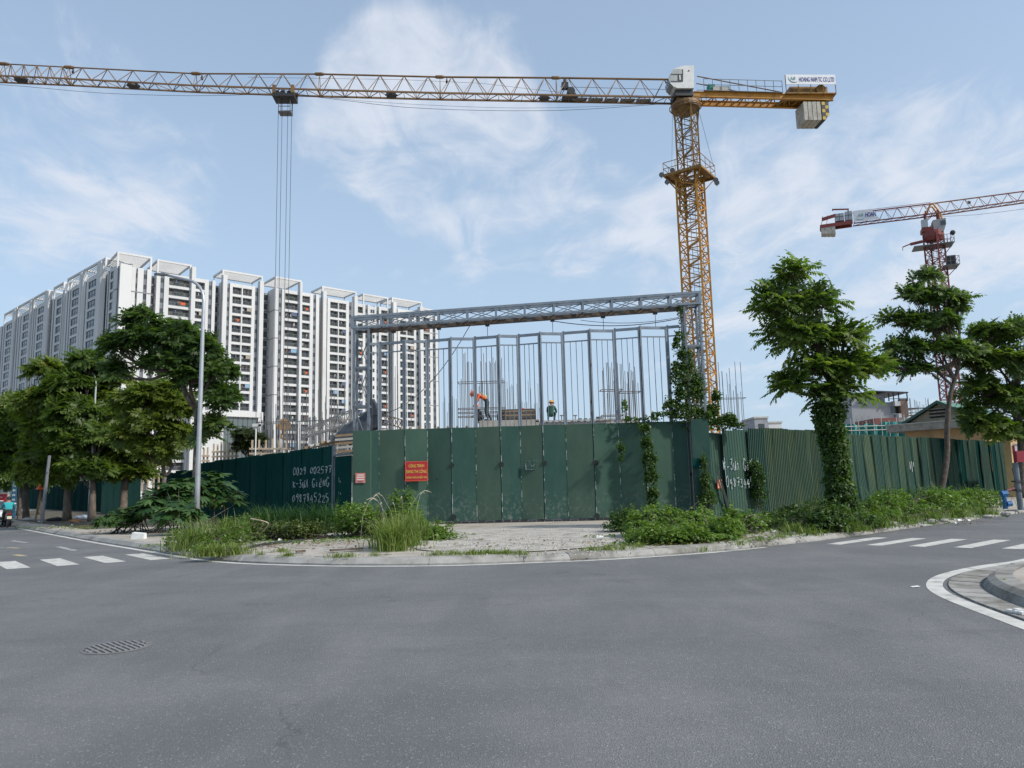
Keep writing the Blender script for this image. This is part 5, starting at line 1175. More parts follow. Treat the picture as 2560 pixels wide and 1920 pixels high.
def rebar(label, px0, px1, ytop, Y, n, z0=4.3, m=None, hoops=(), jit=.35, r=.016, nm='column_rebar', depth=.7):
    x0, x1 = at_y(px0, 1000, Y)[0], at_y(px1, 1000, Y)[0]; zt = at_y((px0 + px1) / 2, ytop, Y)[2]
    t = thing(nm, ((x0 + x1) / 2, Y, z0), label, 'rebar', 'starter bars of the unfinished columns')
    mb = MB()
    for k in range(n):
        x = x0 + (x1 - x0) * (k + .5 * random.random()) / max(1, n - 1) if n > 1 else x0; y = Y + random.uniform(0, depth); top = zt - (zt - z0) * random.choice((0, .06, .12, jit, jit * 1.1)) * random.uniform(.7, 1.1)
        mb.tube([(x, y, z0), (x + random.uniform(-.05, .05), y, top)], r, 4)
    mb.build('bars', m or M_reb, t)
    for h in hoops:
        z = at_y((px0 + px1) / 2, h, Y)[2]; mb = MB(); a = .12
        for p, q in (((x0 - a, Y - .05), (x1 + a, Y - .05)), ((x1 + a, Y - .05), (x1 + a, Y + depth)), ((x1 + a, Y + depth), (x0 - a, Y + depth)), ((x0 - a, Y + depth), (x0 - a, Y - .05))): mb.bar((*p, z), (*q, z), .035)
        mb.build('stirrup', m or M_reb, t)
    return t
rebar('rebar bundle with two hoops standing round the orange-vested worker', 1150, 1258, 880, 41, 26, hoops=(954, 1020, 1030, 1040), jit=.4)
rebar('dense rebar bundle with a hoop at half height behind the middle gate posts', 1509, 1552, 905, 41, 15, hoops=(974, 1038, 1048), jit=.35)
rebar('rebar bundle with a hoop between the posts just left of the vines', 1556, 1597, 905, 41, 15, hoops=(979,), jit=.35)
rebar('pale short rebar field right of the white apartment block', 1106, 1142, 990, 55, 10, m=M_reb2, jit=.25)
rebar('rust-coloured rebar field behind the red-clad worker', 1262, 1350, 950, 52, 22, m=M_reb2, jit=.4)
rebar('tall bare rebar cluster in the open right of the yellow crane foot', 1800, 1861, 903, 52, 15, z0=3.2, hoops=(995, 1062), jit=.3, r=.02, m=M_reb2)
rebar('grey rebar standing in front of the lowest apartment balconies', 700, 720, 960, 48, 5, m=M_reb2)
rebar('paired rebar left of the portal tower before the white block', 803, 835, 975, 46, 7, m=M_reb2)
rebar('slim rebar group seen between the first gate posts', 972, 990, 915, 46, 6, m=M_reb2)
rebar('far rebar field on a roof behind the green-roofed house', 2278, 2345, 990, 85, 26, z0=8, m=M_reb2, jit=.45, r=.022, depth=3)
rebar('thin far rebar right of the ivy-clad tree', 2142, 2182, 1040, 70, 6, z0=3, m=M_reb2, r=.018)
# wall of dense starter bars at the left, with its concrete footing
w0 = at_y(640, 1060, 50); w1 = at_y(884, 1040, 41)
t = thing('starter_bar_wall', ((w0[0] + w1[0]) / 2, 45, 2.4), 'long dense row of grey starter bars on a wall left of the portal', 'rebar')
mb = MB(); n = 105
for k in range(n):
    f = k / n; p = w0 * (1 - f) + w1 * f; zb = 2.6 + .6 * f; zt = p[2] + (random.uniform(.6, 2.0) if k % 6 == 0 else random.uniform(-.5, .3)); mb.tube([(p[0], p[1] + random.uniform(0, .5), zb), (p[0] + random.uniform(-.05, .05), p[1], zt)], .022, 4)
mb.build('bars', M_reb2, t)
mb = MB(); mb.bar((w0[0], w0[1] + .4, 2.3), (w1[0], w1[1] + .4, 2.9), .6, 1.7)
mb.bar((w0[0], w0[1], w0[2] + .1), (w1[0], w1[1], w1[2] - .2), .05); mb.build('footing', M_cc, t)
# lattice boom lying across, black tarp, pipes
a, b = at_y(755, 1094, 38), at_y(880, 1056, 37)
t = thing('lattice_boom', (a + b) / 2, 'rusty lattice boom lying sloped beside the black tarp left of the portal', 'boom'); mb = MB(); up = np.array([0, 0, .65])
for off in (np.zeros(3), np.array([0, .5, 0])):
    mb.bar(a + off, b + off, .055); mb.bar(a + up * .6 + off, b + up + off, .055)
    for k in range(7): p = a + (b - a) * k / 7 + off; q = a + (b - a) * (k + 1) / 7 + off; u0, u1 = up * (.6 + .4 * k / 7), up * (.6 + .4 * (k + 1) / 7); mb.bar(p + (u0 if k % 2 else 0), q + (0 if k % 2 else u1), .035); mb.bar(q, q + u1, .03)
mb.build('chords', M_pipe, t)
a2, b2 = at_y(930, 1050, 40), at_y(1005, 1070, 40); t = thing('lattice_boom', (a2 + b2) / 2, 'dark lattice girder lying behind the second and third gate leaves', 'boom'); mb = MB()
for k in range(8):
    p = a2 + (b2 - a2) * k / 8; q = a2 + (b2 - a2) * (k + 1) / 8; u = np.array([0, 0, .45]); mb.bar(p, q, .05); mb.bar(p + u, q + u, .05); mb.bar(p, q + u, .03); mb.bar(p + u, q, .03)
mb.build('chords', M_reb, t)
def tarp(label, P, hgt, seed):
    r = np.random.default_rng(seed); nx, ny = 14, 8; V_ = []; 
    for j in range(ny + 1):
        for i in range(nx + 1):
            u, v = i / nx, j / ny; x, y = P[0] + (P[1] - P[0]) * u, P[2] + (P[3] - P[2]) * v
            z = P[4] + hgt * (math.sin(math.pi * min(1, v * 1.0 + .0)) ** .7) * (.25 + .75 * u ** .8) + r.normal(0, .06); V_.append((x, y, z))
    mb = MB(); mb.add(V_, [(j * (nx + 1) + i, j * (nx + 1) + i + 1, (j + 1) * (nx + 1) + i + 1, (j + 1) * (nx + 1) + i) for j in range(ny) for i in range(nx)])
    return tag(mb.build('black_tarp', M_tarp, smooth=True), label, 'tarp')
q0, q1 = at_y(838, 1085, 36), at_y(938, 1060, 36); tarp('big black tarp draped over materials behind the left portal tower', (q0[0], q1[0] - .2, 35, 38.5, 3.9), 1.75, 4)
q = at_y(934, 1035, 35.5); m_ = MB(); m_.prism([(q[0] - .16, 35.5, q[2] - .7), (q[0] + .2, 35.5, q[2] - .6), (q[0] + .15, 35.5, q[2] + .3), (q[0] - .05, 35.5, q[2] + .75), (q[0] - .18, 35.5, q[2] + .4)], (.05, .3, 0)); tag(m_.build('rolled_tarp', M_tarp), 'upright roll of black sheeting behind the first gate leaf', 'tarp')
for i in range(9):
    px0 = 760 + i * 14; a = at_y(px0, 1120 - i * 4.0, 36.5); b = a + np.array([1.7, .9, .28]); m_ = MB(); m_.tube([a, b], .085, 8) if i % 2 else m_.bar(a, b, .2, .12)
    tag(m_.build('pipe' if i % 2 else 'timber_beam', M_pipe if i % 3 else M_ply), ['first', 'second', 'third', 'fourth', 'fifth', 'sixth', 'seventh', 'eighth', 'ninth'][i] + ' from the left of the ' + ['square timbers', 'round pipes'][i % 2] + ' and poles heaped above the left fence end', 'pipe' if i % 2 else 'timber', 'pipes and timber heaped above the left fence')
for i in range(6):
    a = at_y(838, 1090 + i * 10, 34.5); m_ = MB(); m_.bar(a, a + np.array([1.45, .2, .10]), .12, .10); tag(m_.build('timber_beam', M_pipe if i % 2 else M_ply), ['topmost', 'second', 'third', 'fourth', 'fifth', 'lowest'][i] + ' weathered beam of the stack above the narrow side door', 'timber', 'beams stacked behind the side door')
# pale timber railings on the left
def railing(label, px0, px1, ya, yb, Y, n):
    a, b = at_y(px0, ya, Y), at_y(px1, yb, Y); t = thing('timber_railing', ((a + b) / 2)[:3] - [0, 0, 1.2], label, 'railing')
    for dz in (0, -.30): m_ = MB(); m_.bar(a + [0, 0, dz], b + [0, 0, dz], .12, .11); m_.build('rail', M_bam, t)
    for k in range(n): p = a + (b - a) * (k + .3) / n; m_ = MB(); m_.box(p[0] - .05, p[0] + .05, Y + .06, Y + .13, p[2] - 1.9, p[2] + .55 + random.uniform(-.1, .1)); m_.build('post', M_bam, t)
railing('pale timber railing above the dark fence, left of the portal', 624, 726, 1122, 1122, 46, 6)
railing('pinkish timber railing above the dark fence just right of the lamp post', 530, 596, 1130, 1128, 47, 7)
railing('short pale timber railing half hidden by tree leaves beside the lamp post', 505, 524, 1140, 1140, 46, 2)
railing('timber railing glimpsed behind the forked tree trunks on the left', 352, 420, 1160, 1155, 52, 5)
q = at_y(640, 1066, 44); t = thing('camera_pole', (q[0], q[1], 1.5), 'thin white camera pole standing behind the dark left fence', 'pole'); m_ = MB(); m_.tube([(q[0], q[1], 1.5), q], .045, 6); m_.build('mast', M_white, t); m_ = MB(); m_.box(q[0] - .2, q[0] + .3, q[1] - .08, q[1] + .08, q[2] - .02, q[2] + .16); m_.build('camera', M_white, t); m_ = MB(); m_.box(q[0] + .18, q[0] + .34, q[1] - .1, q[1] - .085, q[2], q[2] + .12); m_.build('lens', M_black, t)

# ================================================================== people
M_skin = mat('skin', (.30, .17, .11), rough=.6); M_vest = mat('vest_orange', (.62, .085, .02), (.68, .12, .03), 6, .75); M_refl = mat('reflective_yellow', (.62, .62, .15), rough=.4)
M_trs = mat('trousers_dark', (.02, .03, .03), (.035, .045, .04), 6, .9); M_hel_o = mat('helmet_orange', (.66, .13, .04), rough=.35); M_hel_y = mat('helmet_yellow', (.70, .34, .03), rough=.35); M_grn = mat('jacket_green', (.008, .05, .036), (.015, .075, .05), 6, .85)
M_tealc = mat('shirt_teal', (.02, .30, .33), (.03, .37, .40), 5, .85); M_hair = mat('dark_helmet', (.012, .013, .016), rough=.35); M_boot = mat('boot', (.03, .026, .022), rough=.8); M_redc = mat('jacket_red', (.42, .015, .02), rough=.8)
def skin_mesh(joints, edges, radii, sub=1):
    me = bpy.data.meshes.new('body'); me.from_pydata([tuple(j) for j in joints], edges, []); o = bpy.data.objects.new('body', me); C.objects.link(o)
    md = o.modifiers.new('s', 'SKIN'); md.use_smooth_shade = True
    for i, r in enumerate(radii): me.skin_vertices[0].data[i].radius = (r, r) if not hasattr(r, '__len__') else r
    me.skin_vertices[0].data[0].use_root = True
    sb = o.modifiers.new('b', 'SUBSURF'); sb.levels = sb.render_levels = sub
    dg = bpy.context.evaluated_depsgraph_get(); m2 = bpy.data.meshes.new_from_object(o.evaluated_get(dg)); bpy.data.objects.remove(o); return m2
def person(label, base, rz, J_, skin_mats, scale=1.0, group=None, hat=None, hatmat=None):
    """J_: dict of joints in a local frame facing +x. Body is one mesh; material by body zone."""
    names = ['pelvis', 'waist', 'chest', 'neck', 'head', 'top', 'lsh', 'lel', 'lwr', 'lha', 'rsh', 'rel', 'rwr', 'rha', 'lhip', 'lkn', 'lan', 'lto', 'rhip', 'rkn', 'ran', 'rto']
    rad = dict(pelvis=(.15, .12), waist=(.14, .11), chest=(.17, .12), neck=.06, head=(.085, .095), top=(.075, .085), lsh=.075, lel=.05, lwr=.035, lha=(.045, .025), lhip=.10, lkn=.068, lan=.045, lto=.04)
    ed = [('pelvis', 'waist'), ('waist', 'chest'), ('chest', 'neck'), ('neck', 'head'), ('head', 'top'), ('chest', 'lsh'), ('lsh', 'lel'), ('lel', 'lwr'), ('lwr', 'lha'), ('chest', 'rsh'), ('rsh', 'rel'), ('rel', 'rwr'), ('rwr', 'rha'), ('pelvis', 'lhip'), ('lhip', 'lkn'), ('lkn', 'lan'), ('lan', 'lto'), ('pelvis', 'rhip'), ('rhip', 'rkn'), ('rkn', 'ran'), ('ran', 'rto')]
    jt = [np.array(J_[n]) for n in names]; rr = [rad.get(n, rad.get('l' + n[1:], .05)) for n in names]
    me = skin_mesh(jt, [(names.index(a), names.index(b)) for a, b in ed], rr, 2)
    zone = {'head': 0, 'top': 0, 'neck': 0, 'lha': 0, 'rha': 0, 'lto': 3, 'rto': 3, 'lan': 3, 'ran': 3, 'pelvis': 2, 'lhip': 2, 'rhip': 2, 'lkn': 2, 'rkn': 2}
    cents = np.array(jt)
    for m in skin_mats: me.materials.append(m)
    for p in me.polygons: k = int(np.argmin(np.linalg.norm(cents - np.array(p.center), axis=1))); p.material_index = zone.get(names[k], 1); p.use_smooth = True
    t = thing('person', base, label, 'person', group); t.rotation_euler = (0, 0, rz); t.scale = (scale,) * 3
    me.name = 'body'; bo = bpy.data.objects.new('body', me); C.objects.link(bo); bo.parent = t
    hd, tp = cents[4], cents[5]
    def local(mb, nm, mm):
        o = mb.build(nm, mm, None, smooth=True); o.data.transform(Matrix.Translation(o.location)); o.location = (0, 0, 0); o.parent = t; return o
    d = (tp - hd) / np.linalg.norm(tp - hd)
    fwd = np.array([1., 0, 0]); fwd = fwd - d * (fwd @ d); fwd /= np.linalg.norm(fwd); sdv = np.cross(d, fwd)
    mb = MB(); mb.ball(hd + fwd * .10 + d * .01, .016, 6, 4); local(mb, 'nose', skin_mats[0])
    mb = MB()
    for s_ in (-1, 1): mb.ball(hd + fwd * .088 + sdv * s_ * .035 + d * .035, .012, 6, 4)
    local(mb, 'eyes', M_black)
    if hat:
        mb = MB(); c = tp - d * .015; n = 12; rings = []
        for k, (h, r) in enumerate(((-.03, .155), (-.012, .135), (.03, .128), (.075, .105), (.105, .065), (.115, .02))):
            for j in range(n):
                a = 2 * math.pi * j / n; e = 1.0 + (.25 if (k == 0 and math.cos(a) > .5) else 0); mb.v.append(tuple(c + d * h + fwd * r * math.cos(a) * 1.12 * e + sdv * r * math.sin(a)))
        for k in range(5):
            for j in range(n): mb.f.append((k * n + j, k * n + (j + 1) % n, (k + 1) * n + (j + 1) % n, (k + 1) * n + j)); mb.m.append(0)
        mb.f.append(tuple(5 * n + j for j in range(n))); mb.m.append(0); local(mb, 'helmet', hatmat)
    return t, local
bend = dict(pelvis=(0, 0, .92), waist=(.10, 0, 1.06), chest=(.32, 0, 1.20), neck=(.48, 0, 1.25), head=(.58, 0, 1.25), top=(.67, 0, 1.28), lsh=(.38, .17, 1.18), lel=(.46, .22, .92), lwr=(.58, .14, .74), lha=(.62, .11, .67), rsh=(.38, -.17, 1.18), rel=(.48, -.22, .93), rwr=(.60, -.12, .78), rha=(.64, -.09, .70), lhip=(0, .10, .87), lkn=(.09, .13, .48), lan=(-.02, .14, .09), lto=(.16, .15, .05), rhip=(0, -.10, .87), rkn=(.02, -.16, .47), ran=(-.16, -.17, .09), rto=(.02, -.18, .05))
q = at_y(1219, 1046, 39.2)
p1, loc1 = person('worker bending forward in an orange vest and orange helmet among the rebar', (q[0], 39.2, 5.02), math.radians(180), bend, [M_skin, M_vest, M_trs, M_boot], 1.18, None, True, M_hel_o)
mb = MB()
for s_ in (-.09, .09): mb.tube([(.02, s_, 1.10), (.14, s_, 1.215), (.30, s_, 1.345)], .016, 5)
mb.tube([(.10, -.16, 1.02), (.03, -.10, 1.17), (.03, .10, 1.17), (.10, .16, 1.02)], .017, 5); loc1(mb, 'reflective_band', M_refl)
q = at_y(1206, 1047, 40.2)
squat = dict(pelvis=(0, 0, .30), waist=(.08, 0, .46), chest=(.20, 0, .66), neck=(.27, 0, .82), head=(.31, 0, .90), top=(.33, 0, 1.0), lsh=(.20, .18, .70), lel=(.34, .24, .48), lwr=(.50, .15, .42), lha=(.57, .12, .40), rsh=(.20, -.18, .70), rel=(.34, -.24, .48), rwr=(.50, -.15, .42), rha=(.57, -.12, .40), lhip=(0, .11, .28), lkn=(.36, .18, .48), lan=(.12, .16, .09), lto=(.28, .17, .05), rhip=(0, -.11, .28), rkn=(.36, -.18, .48), ran=(.12, -.16, .09), rto=(.28, -.17, .05))
stoop = dict(bend); 
p2, _ = person('second worker in dark clothes crouching behind the orange-vested worker', (q[0], 40.2, 5.0), math.radians(200), squat, [M_skin, mat('jacket_dark', (.03, .035, .05), rough=.9), M_trs, M_boot], 1.0, None, True, M_hel_o)
q = at_y(1377, 1052, 40.5)
p3, loc3 = person('worker squatting in a dark green jacket and yellow helmet at the slab edge', (q[0], 40.5, q[2]), math.radians(75), squat, [M_skin, M_grn, M_grn, M_boot], 1.08, None, True, M_hel_y)
q = at_y(1309, 1010, 43)
stand = dict(pelvis=(0, 0, .93), waist=(.0, 0, 1.08), chest=(.0, 0, 1.30), neck=(.02, 0, 1.46), head=(.04, 0, 1.56), top=(.05, 0, 1.66), lsh=(0, .19, 1.36), lel=(.04, .24, 1.08), lwr=(.16, .22, .88), lha=(.2, .2, .80), rsh=(0, -.19, 1.36), rel=(.06, -.24, 1.1), rwr=(.26, -.15, 1.0), rha=(.33, -.12, .98), lhip=(0, .1, .88), lkn=(.03, .11, .48), lan=(0, .12, .08), lto=(.16, .13, .04), rhip=(0, -.1, .88), rkn=(.03, -.11, .48), ran=(0, -.12, .08), rto=(.16, -.13, .04))
p4, _ = person('worker in red half hidden behind a gate post above the plank stack', (q[0], 43.0, 4.42), math.radians(170), stand, [M_skin, M_redc, M_trs, M_boot], .95, None, True, mat('helmet_red', (.5, .03, .03), rough=.4))

# ================================================================== low buildings on the right, beyond the fence
M_ochre = mat('ochre_wall', (.42, .27, .13), (.48, .32, .17), 1.2, .85, c3=(.30, .22, .13), scale3=.8)
M_gable = mat('stained_render', (.30, .265, .19), (.37, .33, .24), 1.4, .9, c3=(.20, .175, .13), scale3=1.2, lo3=.48, hi3=.7)
M_eave = mat('weathered_concrete', (.24, .22, .19), (.32, .30, .26), 1.6, .9, c3=(.13, .115, .10), scale3=2.0, lo3=.5, hi3=.66)
M_roofg = mat('green_roof', (.13, .27, .20), (.17, .33, .25), .8, .5, c3=(.10, .20, .16), scale3=.7)
M_roofd = mat('green_bargeboard', (.035, .085, .065), rough=.6)
HA = np.array([U[0], U[1]]) * -1; HB = V
HL = at_y(2217, 1064.5, 62)
hs_ = thing('guard_house', (*(HL[:2] + HA * 3.2 + HB * 3), 0), 'small ochre house with green gable roof and concrete eaves behind the right fence', 'house')
Wd = 7.7; O = HL[:2]; zc1 = HL[2]
m_ = MB(); m_.obox(O, HA, HB, -.05, Wd, .0, 10.0, zc1 - .55, zc1); m_.build('eaves_slab', M_eave, hs_)
m_ = MB(); m_.obox(O, HA, HB, -.12, Wd + .06, -.06, .10, zc1 + .0, zc1 + .07); m_.build('eaves_cap', M_pipe, hs_)
m_ = MB(); m_.obox(O, HA, HB, 1.0, Wd - .9, 1.0, 9.0, 0, zc1 - .56); m_.build('wall', M_ochre, hs_)
apx = on_plane(2346, 1005, O + HB * .45, HA); sap = float((apx[:2] - O - HB * .45) @ HA); zap = apx[2]
gl, gr = float((on_plane(2262, 1060, O + HB * .45, HA)[:2] - O - HB * .45) @ HA), Wd - .1
H3 = lambda a, b, z: (O[0] + HA[0] * a + HB[0] * b, O[1] + HA[1] * a + HB[1] * b, z)
gl = min(gl, sap - 2.4); gl = max(gl, .2); gr = sap + (sap - gl)
m_ = MB(); m_.prism([H3(gl + .1, .5, zc1 + .0), H3(gr - .1, .5, zc1), H3(sap, .5, zap - .12)], (*(HB * 9), 0)); m_.build('gable', M_gable, hs_)
for s0, s1 in ((gl - .15, sap), (sap, gr + .15)):
    za, zb = (zc1 + .02, zap) if s0 < sap - .01 else (zap, zc1 + .02)
    m_ = MB(); m_.hexa([H3(s0, .12, za), H3(s1, .12, zb), H3(s1, 10, zb), H3(s0, 10, za), H3(s0, .12, za + .1), H3(s1, .12, zb + .1), H3(s1, 10, zb + .1), H3(s0, 10, za + .1)]); rf = m_.build('roof', M_roofg, hs_)
    m_ = MB(); m_.hexa([H3(s0, .06, za - .12), H3(s1, .06, zb - .12), H3(s1, .115, zb - .12), H3(s0, .115, za - .12), H3(s0, .06, za + .12), H3(s1, .06, zb + .12), H3(s1, .115, zb + .12), H3(s0, .115, za + .12)]); m_.build('bargeboard', M_roofd, rf)
    for k in range(12):
        if s0 < sap - .01: break
        m_ = MB(); b_0 = .2 + k * .8; m_.hexa([H3(s0, b_0, za + .101), H3(s1, b_0, zb + .101), H3(s1, b_0 + .05, zb + .101), H3(s0, b_0 + .05, za + .101), H3(s0, b_0, za + .13), H3(s1, b_0, zb + .13), H3(s1, b_0 + .05, zb + .13), H3(s0, b_0 + .05, za + .13)]); m_.build('roof_rib', M_roofg, rf)
vz = (zc1 + zap) / 2
for k in range(3): m_ = MB(); m_.obox(O, HA, HB, sap - .75, sap + .55, .40, .498, vz - .42 + k * .27, vz - .32 + k * .27); m_.build('vent_slot', M_dark, hs_); m_ = MB(); m_.obox(O, HA, HB, sap - .85, sap + .62, .33, .499, vz - .30 + k * .27, vz - .24 + k * .27); m_.build('vent_louvre', M_eave, hs_)
# grey townhouse under a dark steel canopy
M_tg = mat('townhouse_grey', (.27, .28, .30), (.32, .33, .35), .5, .85, c3=(.20, .20, .21), scale3=.5)
Y0 = 92; X = lambda px, Y=Y0: at_y(px, 1020, Y)[0]; Z = lambda py, px=2200, Y=Y0: at_y(px, py, Y)[2]
th = thing('townhouse', (X(2190), Y0 + 3, 0), 'grey half-finished townhouse with a dark steel roof canopy behind the right fence', 'house')
m_ = MB(); m_.box(X(2129), X(2232), Y0, Y0 + 9, 0, Z(1006)); m_.box(X(2132), X(2216), Y0 + .2, Y0 + 8, Z(1005.5), Z(986)); m_.build('wall', M_tg, th)
m_ = MB(); m_.box(X(2232) + .02, X(2267), Y0 + .5, Y0 + 9, 0, Z(1035)); m_.box(X(2232) + .02, X(2246), Y0 - .6, Y0 + .48, Z(1016.5), Z(1004)); m_.box(X(2233) + .3, X(2246), Y0 - .6, Y0 + .48, Z(1046), Z(1036)); m_.build('balcony_wall', M_wall, th)
m_ = MB(); m_.box(X(2226), X(2234), Y0 - .02, Y0 - .0 + .01, Z(1034), Z(1017)); m_.box(X(2234) + .05, X(2266), Y0 + .2, Y0 + .48, Z(1034.5), Z(1016.5)); m_.build('window', M_glass, th)
m_ = MB(); m_.box(X(2247), X(2265), Y0 - .5, Y0 + .1, Z(1044), Z(1000)); m_.build('brown_sheet', mat('rusty_sheeting', (.19, .12, .085), (.24, .16, .11), 1, .8), th)
m_ = MB(); m_.box(X(2196), X(2207), Y0 - .03 + .2, Y0 + .22, Z(1003), Z(994)); m_.build('window', M_glass, th)
m_ = MB(); m_.hexa([(X(2170), Y0 - 1, Z(980)), (X(2264), Y0 - 1, Z(986)), (X(2264), Y0 + 7, Z(986)), (X(2170), Y0 + 7, Z(980)), (X(2170), Y0 - 1, Z(977.5)), (X(2264), Y0 - 1, Z(983.5)), (X(2264), Y0 + 7, Z(983.5)), (X(2170), Y0 + 7, Z(977.5))]); m_.build('canopy', mat('dark_blue_roof', (.03, .032, .05), rough=.5), th)
m_ = MB()
for px in (2218, 2230, 2243, 2264): m_.bar((X(px), Y0 - .6, Z(1005)), (X(px), Y0 - .6, Z(985)), .12)
m_.bar((X(2218), Y0 - .6, Z(999)), (X(2264), Y0 - .6, Z(999)), .07); m_.build('steel_frame', M_black, th)
m_ = MB(); m_.box(X(2125), X(2180), Y0 - 6, Y0 - 1, 0, Z(1055)); lo = m_.build('lean_to', mat('dull_red_roof', (.16, .06, .05), rough=.8), th)
# far white frame building between house and townhouse
Y1 = 105; fb_ = thing('far_building', (X(2278, Y1), Y1, 0), 'distant white building frame with thin floors right of the grey townhouse', 'building')
m_ = MB()
for py in (1022, 1030, 1036, 1043): m_.box(X(2268, Y1), X(2295, Y1), Y1, Y1 + 6, Z(py + 1.2, 2280, Y1), Z(py, 2280, Y1))
m_.box(X(2267, Y1), X(2270, Y1), Y1 - .1, Y1 + .4, 0, Z(1020, 2280, Y1)); m_.box(X(2268, Y1), X(2320, Y1), Y1 + .1, Y1 + 5, 0, Z(1040, 2280, Y1)); m_.build('floor_frame', M_wall, fb_)
m_ = MB(); m_.box(X(2270, Y1), X(2320, Y1), Y1 - .3, Y1, Z(1022.5, 2280, Y1), Z(1020, 2280, Y1)); m_.build('beam', M_black, fb_)
# green safety netting
M_net = mat('green_netting', (.02, .21, .19), (.05, .30, .27), 1.5, .9, c3=(.16, .42, .40), scale3=.8)
nt_ = thing('scaffold', (X(2180, 70), 70, 0), 'scaffolding wrapped in teal safety netting above the right fence', 'scaffolding')
mb = MB(); nx = 40; Yn = 70; xs = np.linspace(X(2085, Yn), X(2290, Yn), nx)
for i, x in enumerate(xs): y = Yn + .25 * math.sin(i * 1.3) + random.uniform(-.1, .1); zt_ = Z(1060 + (2 * math.sin(i * .7)), 2190, Yn) if i < 22 else Z(1054, 2240, Yn); mb.v += [(x, y, 1), (x, y + random.uniform(-.1, .1), (zt_ + 1) / 2), (x, y, zt_)]
for i in range(nx - 1):
    for r in range(2): mb.f.append((i * 3 + r, (i + 1) * 3 + r, (i + 1) * 3 + r + 1, i * 3 + r + 1)); mb.m.append(0)
mb.build('netting', M_net, nt_)
mb = MB()
for k in range(10): x = X(2100 + k * 19, Yn) ; mb.tube([(x, Yn - .4, 0), (x, Yn - .4, Z(1052 - 6 * (k % 3), 2190, Yn))], .04, 5)
for py in (1068, 1078): mb.tube([(X(2085, Yn), Yn - .42, Z(py, 2100, Yn)), (X(2290, Yn), Yn - .42, Z(py - 5, 2290, Yn))], .05, 5)
mb.build('pole', M_pipe, nt_)
def far_block(label, px0, px1, ytop, Y, m, wins=2, kind='far_building'):
    t = thing(kind, (X((px0 + px1) / 2, Y), Y + 4, 0), label, 'building'); m_ = MB(); zt_ = Z(ytop, (px0 + px1) / 2, Y); m_.box(X(px0, Y), X(px1, Y), Y, Y + 8, 0, zt_); m_.build('wall', m, t)
    m_ = MB(); m_.box(X(px0, Y) - .15, X(px1, Y) + .15, Y - .15, Y + 8.1, zt_ + .01, zt_ + .35); m_.build('parapet', M_pipe, t)
    for k in range(wins):
        x = X(px0 + (px1 - px0) * (k + .5) / wins, Y); m_ = MB(); m_.box(x - .6, x + .6, Y - .06, Y - .01, zt_ - 2.6, zt_ - 1.1); m_.build('window', M_glass, t)
    return t
far_block('small far grey house with one dark window beyond the fence, right of the crane foot', 1884, 1917, 1046, 150, M_tg, 1)
far_block('low far white house with wide windows next to the small grey house', 1918, 1951, 1058, 155, M_wall, 3)
for i in range(2):
    pass
# ================================================================== street furniture, traffic, litter
def lamp(base, h, reach, dirx, label, r0=.10, bend_=1.0):
    t = thing('street_lamp', base, label, 'street lamp'); b = np.array(base, float); d = np.array([*dirx, 0.])
    m_ = MB(); m_.tube([b, b + [0, 0, .02]], [.2, .2], 10); m_.build('base_plate', M_steel, t)
    zs = np.linspace(0, h, 6); P = [b + [0, 0, z] for z in zs]; 
    arc = [b + [0, 0, h] + d * reach * (1 - math.cos(a)) * .55 + np.array([0, 0, 1.25 * math.sin(a) * .8]) for a in np.linspace(.25, 1.25, 6)]
    end = arc[-1] + d * reach * .62 + np.array([0, 0, .38])
    P2 = P + arc + [end]; R_ = list(np.linspace(r0, r0 * .62, 6)) + [r0 * .55] * 6 + [r0 * .45]
    m_ = MB(); m_.tube(P2, R_, 12); m_.build('pole', mat('lamp_galvanised', (.36, .38, .40), (.44, .46, .48), 3, .4, .4), t, smooth=True)
    m_ = MB(); e = end; up = np.array([0, 0, 1.]); s_ = np.cross(d, up)
    prof = [(-.1, .05), (.15, .09), (.45, .11), (.62, .06)]
    for x, w_ in prof: 
        for sy, sz in ((-1, -.03), (1, -.03), (.7, .06), (-.7, .06)): m_.v.append(tuple(e + d * x + s_ * w_ * sy + up * (sz + .18 * x)))
    for i in range(3):
        for j in range(4): a = i * 4 + j; c = i * 4 + (j + 1) % 4; m_.f.append((a, c, c + 4, a + 4)); m_.m.append(0)
    m_.f += [(3, 2, 1, 0), (12, 13, 14, 15)]; m_.m += [0, 0]; m_.build('lantern', M_steel, t)
    return t
lb = at_y(490, 1335, 28.5); lamp((lb[0], 28.5, KZ), 9.0, 2.0, (-.93, .36), 'tall galvanised street lamp with a curved arm standing in weeds at the corner', .105)
lamp((-25.3, 44.5, KZ), 8.2, 2.2, (-.85, .5), 'second street lamp, mostly buried in the leaves of the left-hand trees', .09)
q = ground(104, 1309, KZ); t = thing('leaning_post', q, 'plain grey leaning steel post at the far left kerb among the trunks', 'post'); m_ = MB(); m_.tube([q, q + [.22, .0, 3.9]], [.10, .085], 8); m_.build('shaft', mat('post_grey', (.16, .17, .19), (.2, .21, .23), 3, .6), t); m_ = MB(); m_.tube([q - [0, 0, .02], q + [0.005, 0, .05]], .16, 8); m_.build('foot', M_steel, t)
q = ground(88, 1303, KZ); t = thing('warning_stake', q, 'thin wooden stake topped with an orange cap under the left-hand trees', 'stake'); m_ = MB(); m_.tube([q, q + [.25, 0, 2.0]], .05, 6); m_.build('stake', M_ply, t); m_ = MB(); m_.tube([q + [.25, 0, 2.0], q + [.27, 0, 2.32]], [.32, .12], 8); m_.build('cap', M_orange, t)
